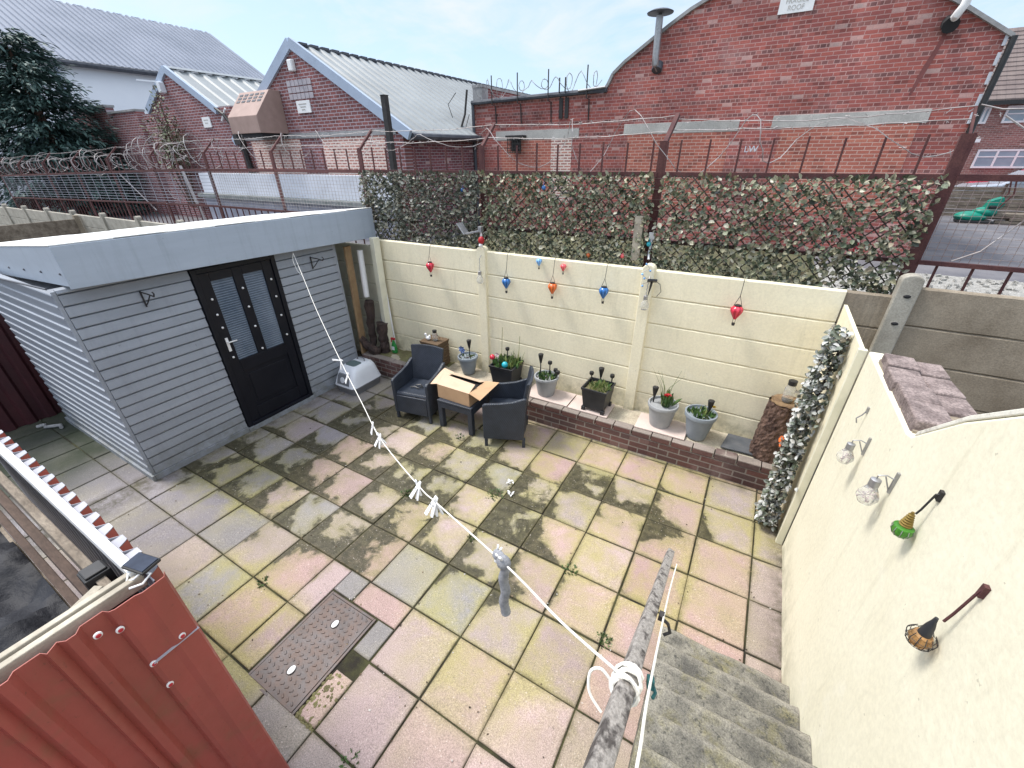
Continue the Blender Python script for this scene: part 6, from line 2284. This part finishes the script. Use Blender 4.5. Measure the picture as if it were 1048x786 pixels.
for (x, h, lab) in ((-1.53, .50, 'thin tall cane at the left of the trinket planter'), (-1.26, .42, 'thin tall cane at the right of the trinket planter')):
    b = MB(); b.tube([(x, 3.16, .56), (x + .01, 3.19, .58 + h)], .004, 5)
    simple('plant_cane', lab, 'cane', b, 'grassy')

# ------------------------------------------------------------------ tree stump with jar, garland
sg_ = thing('tree_stump', 'upright bark covered log on the raised bed', 'log', (1.86, 3.05, .30))
rr = random.Random(77)
b = MB()
N = 40
base = len(b.v)
for k_ in range(22):
    z = 0.306 + 0.66 * k_ / 21
    for i in range(N):
        a = 2 * math.pi * i / N
        r = 0.150 + 0.018 * (1 - k_ / 21) + 0.004 * math.sin(i * 1.9 + 2.5 * math.sin(k_ * .45 + i * .2)) + rr.uniform(-.008, .008) + .010 * math.sin(2 * a + 1)
        b.v.append((1.845 + 0.02 * k_ / 21 + r * math.cos(a), 3.045 + r * math.sin(a), z))
for k_ in range(21):
    for i in range(N):
        j = (i + 1) % N
        b.f.append((base + k_ * N + i, base + k_ * N + j, base + (k_ + 1) * N + j, base + (k_ + 1) * N + i))
obj('bark', b, 'bark', sg_)
b = MB()
b.poly([(1.865 + .150 * math.cos(2 * math.pi * i / 28) * (1 + .04 * math.sin(4 * i)), 3.045 + .150 * math.sin(2 * math.pi * i / 28) * (1 + .04 * math.sin(4 * i)), 0.972 + .006 * math.sin(i)) for i in range(28)])
b.poly([(1.865 + .15 * math.cos(-2 * math.pi * i / 28), 3.045 + .15 * math.sin(-2 * math.pi * i / 28), 0.95) for i in range(28)])
obj('cut_top', b, 'endgrain', sg_)
jar(1.845, 3.03, 0.982, 'clear jar light with black base on the upright log', 0.225, 0.048)
gl = thing('leaf_garland', 'silver leaf garland hanging down the cream garden panel edge', 'garland', (1.95, 2.42, 1.9))
b = MB()
pts = [(2.0, 2.52, 1.90), (1.965, 2.46, 1.5), (1.955, 2.42, 1.1), (1.95, 2.36, .7), (1.94, 2.30, .35), (1.945, 2.28, .08)]
b.tube(pts, .008, 6)
obj('vine', b, 'char', gl, True)
rr = random.Random(5)
b = MB()
for i in range(2300):
    t_ = rr.random() * (len(pts) - 1)
    k_ = int(t_)
    p = Vector(pts[k_]).lerp(Vector(pts[k_ + 1]), t_ - k_)
    wv = 1 + .25 * math.sin(t_ * 9) + .25 * math.sin(t_ * 21)
    p += Vector((rr.uniform(-.10, .06), rr.gauss(0, .055) * wv, rr.gauss(0, .03)))
    p.x = min(p.x, 2.028)
    d = Vector((rr.uniform(-1, .1), rr.uniform(-1, 1), rr.uniform(-.9, .7)))
    b.leaf(p, rr.uniform(.028, .060), d, Vector((-1, -.4, rr.uniform(.2, 1.2))), rr.uniform(.6, .9), .2)
b.v = [(min(v[0], 2.031), v[1], max(v[2], .01)) for v in b.v]
obj('leaves', b, 'leaf_silver', gl)
t = thing('orange_butterfly', 'orange ornament clipped into the silver garland beside the log', 'ornament', (1.87, 2.45, .87))
b = MB()
for s in (-1, 1):
    b.leaf((1.84, 2.40, .88), .075, Vector((-.3, s, .5)), Vector((-1, 0, .5)), .9, .1)
    b.leaf((1.84, 2.40, .88), .055, Vector((-.3, s, -.5)), Vector((-1, 0, .5)), .9, .1)
obj('wings', b, 'orange', t)
b = MB(); b.ball((1.837, 2.40, .88), .014, 8, 8, 1, 1, 2.4); obj('body', b, 'black_plastic', t, True)

# ------------------------------------------------------------------ hanging balloon lights on the fence
def balloon(x, z, r, mat_, lab, hang=True, y=3.195):
    t = thing('balloon_light', lab, 'hanging light', (x, 3.24, 2.05), 'balloon shaped lights on the cream fence')
    b = MB()
    prof = [(r * .20, -r * 1.25), (r * .45, -r * .85), (r * .80, -r * .25), (r * .98, r * .2), (r * .92, r * .6), (r * .62, r * .9), (r * .18, r * 1.02)]
    b.lathe(prof, 16, (0, 0, 0))
    e = obj('envelope', b, mat_, None, True)
    e.parent = t
    e.location = Vector((x, y, z)) - WL[t]
    for kk in ('label',):
        pass
    b = MB()
    for (sx, sy) in ((-1, -1), (1, -1), (1, 1), (-1, 1)):
        b.tube([(x + sx * r * .2, y + sy * r * .2, z - r * 1.2), (x + sx * r * .17, y + sy * r * .17, z - r * 1.9)], .0016, 4)
    obj('rigging', b, 'black_metal', t)
    b = MB()
    b.lathe([(r * .22, -r * 2.3), (r * .27, -r * 1.9)], 8, (x, y, z))
    obj('basket', b, 'black_metal', t)
    if hang:
        b = MB()
        top = 2.055
        v = z + r * 2.6
        b.tube([(x, 3.30, top + .005), (x, 3.27, top + .012), (x, 3.235, top - .01), (x, y + .01, v + .02), (x, y, v)], .0032, 5)
        b.tube([(x, y, v), (x - r * .6, y, z + r * .9)], .0025, 4)
        b.tube([(x, y, v), (x + r * .6, y, z + r * .9)], .0025, 4)
        b.lathe([(r * .5, r * .98), (r * .5, r * 1.12), (r * .3, r * 1.2)], 12, (x, y, z))
        obj('hanger', b, 'black_metal', t)
balloon(-2.69, 1.77, .060, 'red', 'crimson balloon light hanging nearest the shed')
balloon(-1.45, 1.70, .058, 'blue', 'blue balloon light hanging just right of the left fence post')
balloon(-1.01, 2.0, .038, 'sky', 'small pale blue balloon stuck at the fence top', False, 3.24)
balloon(-0.80, 1.72, .058, 'orange', 'burnt orange balloon light hanging on the middle bay')
balloon(-0.69, 1.97, .037, 'pink', 'small pink and orange balloon stuck at the fence top', False, 3.24)
balloon(-0.16, 1.755, .058, 'blue', 'blue balloon light hanging left of the right fence post')
balloon(1.21, 1.745, .062, 'red', 'crimson balloon light hanging alone on the right bay')
# bulbs on the fence posts
def post_bulb(x, z, y, lab):
    t = thing('bulb_light', lab, 'hanging bulb', (x, y + .04, z + .3), 'glass bulbs on the fence posts')
    b = MB()
    b.lathe([(.012, -.062), (.036, -.05), (.047, -.02), (.044, .01), (.026, .04), (.02, .06)], 16, (x, y, z))
    obj('glass', b, 'clear', t, True)
    b = MB()
    b.lathe([(.022, .06), (.023, .10), (.010, .108)], 12, (x, y, z))
    obj('cap', b, 'steel', t, True)
    b = MB()
    n = 9
    b.tube([(x + .004 * (-1) ** i, y + .015 * i / n, z + .11 + .02 * i) for i in range(n)] + [(x, 3.245, z + .30)], .004, 5)
    obj('chain', b, 'steel', t)
post_bulb(-1.85, 1.70, 3.19, 'clear glass bulb hanging on the left cream fence post')
post_bulb(0.315, 1.68, 3.19, 'clear glass bulb hanging on the right cream fence post')
t = thing('solar_spotlight', 'small black solar spotlight on the right cream fence post', 'spotlight', (.36, 3.22, 1.95))
b = MB()
b.box((.36, 3.17, 1.955), (.10, .085, .02), R(15), R(-25))
obj('lamp_head', b, 'black_plastic', t, False, .004)
b = MB()
b.box((.36, 3.165, 1.967), (.085, .07, .004), R(15), R(-25))
obj('solar_panel', b, 'solar', t)
b = MB()
b.tube([(.355, 3.19, 1.945), (.345, 3.20, 1.87), (.33, 3.21, 1.78)], [.014, .010, .004], 8)
b.tube([(.39, 3.19, 1.95), (.44, 3.2, 1.92), (.46, 3.21, 1.84), (.42, 3.22, 1.78)], .003, 5)
obj('spike', b, 'black_plastic', t, True)
t = thing('arm_lamp', 'pale grey folding solar lamp on the left fence post top', 'solar lamp', (-1.86, 3.30, 2.10))
b = MB()
b.box((-1.85, 3.25, 2.315), (.05, .05, .07))
b.bar((-1.86, 3.24, 2.295), (-2.06, 3.23, 2.25), .05, .022)
obj('arm', b, 'steel', t, False, .004)
b = MB()
b.bar((-2.055, 3.23, 2.245), (-2.17, 3.24, 2.375), .11, .016)
obj('lamp_panel', b, 'steel', t, False, .004)
b = MB()
b.tube([(-1.85, 3.26, 2.09), (-1.85, 3.26, 2.28)], .015, 8)
obj('stem', b, 'white', t)
t = thing('robin_ornament', 'small red and white ornament on the left fence post top', 'ornament', (-1.82, 3.22, 2.12))
b = MB(); b.ball((-1.82, 3.215, 2.19), .04, 10, 8, 1, 1, 1.2); obj('body', b, 'petal_red', t, True)
b = MB(); b.ball((-1.825, 3.20, 2.13), .024, 10, 8); obj('base_ball', b, 'white', t, True)
b = MB()
b.bar((.10, 3.40, 2.1), (.09, 3.40, 2.56), .07, .09)
simple('timber_stub', 'pale timber stub standing beside the middle rusty post', 'stub', b, 'palewood', False, .004)
t = thing('junction_box', 'small white box clipped to the middle rusty post', 'junction box', (.235, 3.44, 2.35))
b = MB()
b.box((.235, 3.435, 2.36), (.065, .04, .07))
obj('body', b, 'white', t, False, .004)
b = MB()
b.tube([(.235, 3.43, 2.325), (.24, 3.42, 2.27), (.23, 3.42, 2.2), (.25, 3.36, 2.13)], .012, 6)
obj('lead', b, 'litter_white', t, True)
t = thing('string_lights', 'tangle of small glass string lights on the right post top', 'string lights', (.28, 3.25, 2.1))
b = MB()
rr = random.Random(3)
pp = [(.30 + rr.uniform(-.07, .06), 3.235 - rr.uniform(0, .03), 2.13 - .05 * i + rr.uniform(-.02, .02)) for i in range(6)]
b.tube(pp, .003, 5)
obj('wire', b, 'wire', t)
b = MB()
for p in pp:
    b.ball((p[0] + .01, p[1] - .012, p[2] - .015), .012, 8, 6)
obj('bulb', b, 'sky', t, True)

# ------------------------------------------------------------------ lamps on the cream side wall
def bracket(t, y, z, L, drop):
    b = MB()
    b.box2((2.058, y - .007, z - .08), (2.069, y + .007, z + .04))
    b.tube([(2.06, y, z), (2.06 - L * .5, y, z + .012), (2.06 - L, y, z)], .0035, 6)
    b.tube([(2.06, y, z - .07), (2.06 - L * .55, y, z + .004)], .003, 6)
    b.tube([(2.06 - L, y, z), (2.06 - L, y, z - drop)], .003, 5)
    obj('bracket', b, 'steel', t, True)
def wall_bulb(y, z, x, lab, r=.055):
    t = thing('wall_lamp', lab, 'wall lamp', (2.06, y, z + .17), 'bulb lamps on the cream side wall')
    bracket(t, y, z + r * 2.3 + .02, 2.06 - x, .025)
    b = MB()
    b.lathe([(.014, -r * 1.1), (r * .7, -r * .85), (r, -r * .2), (r * .95, r * .2), (r * .62, r * .9), (r * .42, r * 1.3)], 20, (x, y, z))
    obj('glass', b, 'clear', t, True)
    b = MB()
    b.lathe([(r * .44, r * 1.3), (r * .48, r * 1.34), (r * .48, r * 2.2), (r * .3, r * 2.3)], 14, (x, y, z))
    obj('cap', b, 'steel', t, True)
    b = MB()
    rr = random.Random(int(y * 100))
    pt = [Vector((x + rr.uniform(-.5, .5) * r, y + rr.uniform(-.5, .5) * r, z + rr.uniform(-.6, .8) * r)) for i in range(16)]
    b.tube(pt, .0015, 4)
    for p in pt:
        b.ball(p, .004, 6, 5)
    obj('fairy_wire', b, 'petal_pale', t)
wall_bulb(1.35, 1.53, 1.995, 'clear bulb lamp on a lattice bracket nearest the board screen', .043)
wall_bulb(0.84, 1.65, 2.0, 'larger clear bulb lamp with pinkish fairy wire on the side wall', .046)
t = thing('wall_lamp', 'green glass lamp with brass coil hanging on the side wall', 'wall lamp', (2.06, .47, 1.99), 'bulb lamps on the cream side wall')
b = MB()
b.box2((2.058, .46, 1.965), (2.069, .48, 2.01))
b.tube([(2.064, .47, 1.995), (2.052, .47, 1.99), (2.040, .474, 1.90), (2.034, .475, 1.875)], .004, 6)
obj('bracket', b, 'black_metal', t, True)
M['brass'] = pm('old_brass', (0.30, 0.21, 0.05), (0.17, 0.12, 0.035), 30, 0.45, metal=.5)
LX, LY, LZ = 2.026, .477, 1.785
b = MB()
b.lathe([(.005, .092), (.009, .075), (.013, .045), (.020, .022), (.021, .010)], 16, (LX, LY, LZ))
for i in range(7):
    q = .0065 + .0022 * i
    zz = .078 - .0105 * i
    b.lathe([(q, zz - .003), (q + .005, zz), (q, zz + .003)], 16, (LX, LY, LZ))
obj('coil', b, 'brass', t, True)
b = MB()
b.lathe([(.008, -.040), (.026, -.031), (.036, -.008), (.034, .012), (.022, .020)], 18, (LX, LY, LZ))
obj('glass', b, 'green_glass', t, True)
b = MB()
for i in range(10):
    a = 2 * math.pi * i / 10
    b.tube([(LX + .033 * math.cos(a), LY + .033 * math.sin(a), LZ + .012), (LX + .038 * math.cos(a), LY + .038 * math.sin(a), LZ - .005), (LX + .026 * math.cos(a), LY + .026 * math.sin(a), LZ - .032)], .0014, 4)
obj('cage', b, 'steel', t)
t = thing('wall_lamp', 'amber caged lamp hanging on the side wall above the steps', 'wall lamp', (2.06, .02, 1.98), 'bulb lamps on the cream side wall')
b = MB()
b.box2((2.056, .012, 1.965), (2.069, .03, 2.01))
b.tube([(2.066, .02, 2.0), (2.056, .02, 1.985), (2.046, .024, 1.86), (2.040, .025, 1.815)], .0042, 6)
obj('bracket', b, 'rust', t, True)
LX, LY, LZ = 2.024, .028, 1.705
b = MB()
b.lathe([(.005, .11), (.007, .092), (.013, .066), (.017, .034), (.018, .024)], 16, (LX, LY, LZ))
obj('lamp_cap', b, 'pot_black', t, True)
b = MB()
b.lathe([(.007, -.034), (.024, -.027), (.033, -.004), (.026, .018), (.016, .024)], 16, (LX, LY, LZ))
obj('glass', b, 'amber_glass', t, True)
b = MB()
for i in range(12):
    a = 2 * math.pi * i / 12
    c, s = math.cos(a), math.sin(a)
    b.tube([(LX + .028 * c, LY + .028 * s, LZ + .030), (LX + .040 * c, LY + .040 * s, LZ + .008), (LX + .036 * c, LY + .036 * s, LZ - .016), (LX + .014 * c, LY + .014 * s, LZ - .040)], .0013, 4)
for (q, zz) in ((.040, .008), (.030, -.025), (.014, -.040)):
    b.tube([(LX + q * math.cos(2 * math.pi * i / 20), LY + q * math.sin(2 * math.pi * i / 20), LZ + zz) for i in range(21)], .0013, 4)
obj('cage', b, 'black_metal', t)
t = thing('wall_hook', 'thin bent wire hook left on the side wall above the first bulb', 'hook', (2.06, 1.62, 1.70))
b = MB()
b.tube([(2.066, 1.60, 1.74), (2.05, 1.60, 1.70), (2.03, 1.60, 1.67), (2.04, 1.60, 1.64)], .004, 5)
obj('wire', b, 'steel', t)
b = MB()
b.box2((2.06, 1.59, 1.72), (2.069, 1.61, 1.76))
obj('plate', b, 'steel', t)

# ------------------------------------------------------------------ handrail pole and clothes line
def railz(y):
    return 1.587 - 0.75 * y
rl = thing('handrail', 'worn grey square handrail sloping down above the stair edge', 'handrail', (1.22, .24, 1.4))
b = MB()
NS = 60
sec = []
hw = .0165
for (sx, sy) in ((1, 1), (-1, 1), (-1, -1), (1, -1)):
    for q in range(4):
        a = math.atan2(sy, sx) + R(-33 + 22 * q)
        sec.append((sx * (hw - .005) + .005 * math.cos(a), sy * (hw - .005) + .005 * math.sin(a)))
rl_ax = Vector((0, 1, -.75)).normalized()
rl_u = Vector((1, 0, 0))
rl_v = rl_u.cross(rl_ax)
ro = R(-16)
rr = random.Random(31)
base = len(b.v)
for i in range(NS):
    y = 0.25 - 1.95 * i / (NS - 1)
    c = Vector((1.222, y, railz(y)))
    for (p_, q_) in sec:
        a_, b_ = p_ * math.cos(ro) - q_ * math.sin(ro), p_ * math.sin(ro) + q_ * math.cos(ro)
        w_ = 1 + rr.uniform(-.02, .02)
        b.v.append(tuple(c + rl_u * a_ * w_ + rl_v * b_ * w_))
L = len(sec)
for i in range(NS - 1):
    for q in range(L):
        q2 = (q + 1) % L
        b.f.append((base + i * L + q, base + i * L + q2, base + (i + 1) * L + q2, base + (i + 1) * L + q))
b.f.append(tuple(base + q for q in reversed(range(L))))
b.f.append(tuple(base + (NS - 1) * L + q for q in range(L)))
obj('rail', b, 'pole', rl, True)
for yy in (-1.45,):
    b = MB()
    b.tube([(1.24, yy, railz(yy) - .02), (1.30, yy, railz(yy) - .10), (1.32, yy, .168 * ((.72 - yy) / .225))], .017, 8)
    obj('support', b, 'pole', rl, True)
A_ = Vector((-3.86, 1.98, 2.09))
cl = thing('clothes_line', 'white washing line slung from the shed roof to the handrail', 'clothes line', (-3.86, 1.98, 2.09))
LP = [(-3.86, 1.96, 2.085), (-3.25, 1.62, 1.885), (-2.62, 1.26, 1.72), (-1.68, 0.74, 1.55), (-1.1, 0.42, 1.49), (-0.63, 0.15, 1.495), (0.07, -0.24, 1.715), (0.28, -0.35, 1.80), (0.82, -0.66, 2.09), (1.05, -0.79, 2.185), (1.215, -0.88, 2.272)]
# smooth through the points
def spline(P, n=6):
    P = [Vector(p) for p in P]
    out = []
    for i in range(len(P) - 1):
        p0, p1, p2, p3 = P[max(i - 1, 0)], P[i], P[i + 1], P[min(i + 2, len(P) - 1)]
        for q in range(n):
            t_ = q / n
            out.append(0.5 * ((2 * p1) + (-p0 + p2) * t_ + (2 * p0 - 5 * p1 + 4 * p2 - p3) * t_ ** 2 + (-p0 + 3 * p1 - 3 * p2 + p3) * t_ ** 3))
    out.append(P[-1])
    return out
LS = spline(LP)
b = MB()
b.tube(LS, .0030, 6)
b.tube([(-3.86, 1.96, 2.08), (-3.84, 1.92, 1.98), (-3.74, 1.88, 1.88), (-3.55, 1.80, 1.86), (-3.38, 1.70, 1.93)], .0035, 6)
obj('line', b, 'rope', cl, True)
b = MB()
ax = Vector((0, 1, -.75)).normalized()
u = Vector((1, 0, 0))
v = ax.cross(u)
c0 = Vector((1.222, -.875, railz(-.875)))
pts = []
rr = random.Random(2)
for i in range(140):
    a = 2 * math.pi * i / 14
    along = .030 * math.sin(i * .19) + rr.uniform(-.003, .003)
    r = .0215 + .003 * ((i // 14) % 3)
    pts.append(c0 + ax * along + (u * math.cos(a) + v * math.sin(a)) * r)
b.tube(pts, .0030, 6)
b.tube(spline([c0 + u * -.025 + v * .01, c0 + Vector((-.05, .0, .005)), c0 + Vector((-.068, -.01, -.005)), c0 + Vector((-.060, -.03, -.035)), c0 + Vector((-.03, -.04, -.06))]), .003, 6)
obj('winding', b, 'rope', cl, True)
b = MB()
s0 = [(1.262, .10, railz(.10) - .005), (1.258, -.3, railz(-.3) - .01), (1.262, -.85, railz(-.85) + .012), (1.268, -1.0, railz(-1.0) + .0), (1.27, -1.12, railz(-1.12) - .01), (1.27, -1.30, railz(-1.3) - .03)]
b.tube(spline(s0), .0028, 6)
obj('spare_end', b, 'rope', cl, True)
b = MB()
b.box((1.262, -.83, railz(-.83) + .0), (.014, .026, .018), .2, R(-37))
b.tube([(1.264, -.83, railz(-.83) + .005), (1.275, -.845, railz(-.845) - .01), (1.272, -.86, railz(-.86) - .015)], .004, 6)
M['teal_clip'] = pm('teal_clip', (0.01, 0.09, 0.09), (0.012, 0.07, 0.075), 12, 0.5)
tag(obj('teal_clip', b, 'teal_clip', None, False, .004), 'dark teal plastic clip beside the wound line on the handrail', 'clip')
for yy in (-.62,):
    pass
t = thing('rail_hook', 'small dark hook on the handrail at the foot of the steps', 'hook', (1.26, -.5, railz(-.5)))
b = MB()
b.tube([(1.25, -.50, railz(-.5) - .01), (1.275, -.505, railz(-.5) - .02), (1.285, -.51, railz(-.5) - .045), (1.27, -.52, railz(-.5) - .055)], .005, 6)
obj('bent_wire', b, 'black_metal', t, True)
b = MB()
b.box((1.252, -.5, railz(-.5) - .006), (.014, .02, .02))
obj('clip_base', b, 'black_metal', t)
# pegs and ties
def at(s):
    """point on the line at fraction s of its horizontal run"""
    x = LS[0].x + (LS[-1].x - LS[0].x) * s
    for p, q in zip(LS[:-1], LS[1:]):
        if p.x <= x <= q.x:
            return p.lerp(q, (x - p.x) / max(1e-6, q.x - p.x))
    return LS[-1]
def peg(s, ang, lab, size=.075, tilt=.2):
    p = at(s)
    t = thing('clothes_peg', lab, 'peg', tuple(p), 'white pegs on the washing line')
    rr = random.Random(int(s * 1000) + int(ang * 10))
    lineD = (at(min(1, s + .01)) - at(max(0, s - .01))).normalized()
    side = Vector((lineD.y, -lineD.x, 0)).normalized()
    dn = Vector((0, 0, -1))
    d = (dn * math.cos(ang) + side * math.sin(ang) + lineD * tilt).normalized()
    for q in (-1, 1):
        b = MB()
        o = lineD * (.004 * q)
        b.bar(p - d * .022 + o, p + d * size + o * 2.6, .010, .006)
        obj('jaw', b, 'white', t, False, .0015, 1)
    b = MB()
    b.tube([p + d * .02 - lineD * .007, p + d * .02 + lineD * .007], .005, 8)
    obj('spring', b, 'steel', t, True)
for (s, angs, nm) in ((.425, (.25, 2.0), 'white peg in the pair nearest the shed'), (.47, (.5,), 'white peg by itself past the pair nearest the shed'),
                  (.60, (-.2, .35), 'white peg in the small bunch over the dark mossy slabs'), (.632, (-.5, -.1, .3, .65), 'white peg in the fan of four along the line'),
                  (.772, (-.1, .35, .8), 'white peg in the loose bunch above the grey slab'), (.815, (-.25, .1, .45, .75), 'white peg in the bunch of four nearest the grey cloth'),
                  (.918, (2.75, 3.3), 'white peg gripping the grey cloth strip')):
    for a in angs:
        peg(s + random.uniform(-.006, .006), a, nm, .07 if s < .9 else .05)
p = at(.922)
gc = thing('cloth_strip', 'grey fabric strip knotted over the washing line', 'cloth', tuple(p))
b = MB()
N = 14
pts = []
rad = []
for i in range(N + 1):
    t_ = i / N
    pts.append((p.x + .004 * math.sin(i), p.y - .004 * i / N, p.z + .01 - .235 * t_))
    rad.append(.0150 * (1 + .04 * math.sin(i * 1.9)))
b.tube(pts, rad, 10)
obj('hanging_end', b, 'cloth', gc, True)
b = MB()
b.ball(p + Vector((-.002, 0, .004)), .021, 12, 8, 1.1, .9, 1.2)
b.ball(p + Vector((-.028, .012, .004)), .016, 10, 6, 1.2, .9, .9)
b.tube([p + Vector((.0, .0, .01)), p + Vector((-.02, .01, .015)), p + Vector((-.04, .02, .0))], .012, 8)
obj('knot', b, 'cloth', gc, True)

# ------------------------------------------------------------------ weeds and scraps in the paving
for (x, y, n, r, lab) in ((-1.49, 2.03, 26, .07, 'small weed growing in the joint before the low table'), (-0.55, 1.37, 46, .10, 'largest weed tuft in the joint behind the clothes line pegs'),
                          (0.49, 0.93, 36, .07, 'round weed tuft in the joint near the handrail foot'), (-1.39, 0.93, 30, .07, 'weed tuft in the joint among the dark mossy slabs'),
                          (0.93, 0.50, 30, .06, 'weed tuft in the joint left of the handrail'), (-0.45, 0.80, 16, .045, 'tiny weed in the joint below the grey cloth'),
                          (-0.13, -0.92, 30, .07, 'weed tuft at the near end of the paving'), (-1.72, -0.45, 20, .05, 'flat weed beside the corrugated store')):
    b = greens(x, y, -.006, r * .8, n * 2, int(x * 100) + 900, .012, .038, .45, .5)
    tag(obj('weed', b, 'leaf_weed', None), lab, 'weed', 'weeds in the paving joints')
for (x, y, a, lab) in ((-0.50, 1.62, .4, 'crumpled white paper scrap near the sideways chair'), (-0.40, 1.45, 1.2, 'smaller white paper scrap on the dark mossy slab')):
    b = MB()
    rr = random.Random(int(a * 10))
    for i in range(5):
        b.leaf((x + rr.uniform(-.02, .02), y + rr.uniform(-.02, .02), .006), .05, Vector((rr.uniform(-1, 1), rr.uniform(-1, 1), .25)), Vector((0, 0, 1)), .5, .4)
    tag(obj('paper_scrap', b, 'white', None), lab, 'scrap')
# grit, dead leaves and seed husks
b = MB()
rr = random.Random(99)
for i in range(420):
    x, y = rr.uniform(-3.8, 2.0), rr.uniform(-1.2, 2.78)
    if rr.random() < .5:
        if rr.random() < .5:
            x = round(x / S) * S + rr.gauss(0, .02)
        else:
            y = round(y / S) * S + rr.gauss(0, .02)
    if x > 1.25 and y < .75:
        continue
    s = rr.uniform(.004, .013)
    b.box((x, y, .004), (s, s * rr.uniform(.4, 1), s * .35), rr.uniform(0, 3))
M['grit'] = leafmat('yard_grit', [(.06, .04, .025), (.10, .07, .04), (.45, .43, .40), (.04, .03, .02), (.20, .15, .10)], .9)
tag(obj('grit', b, 'grit', None), 'scattered grit and husks on the paving', 'grit', None, 'stuff')
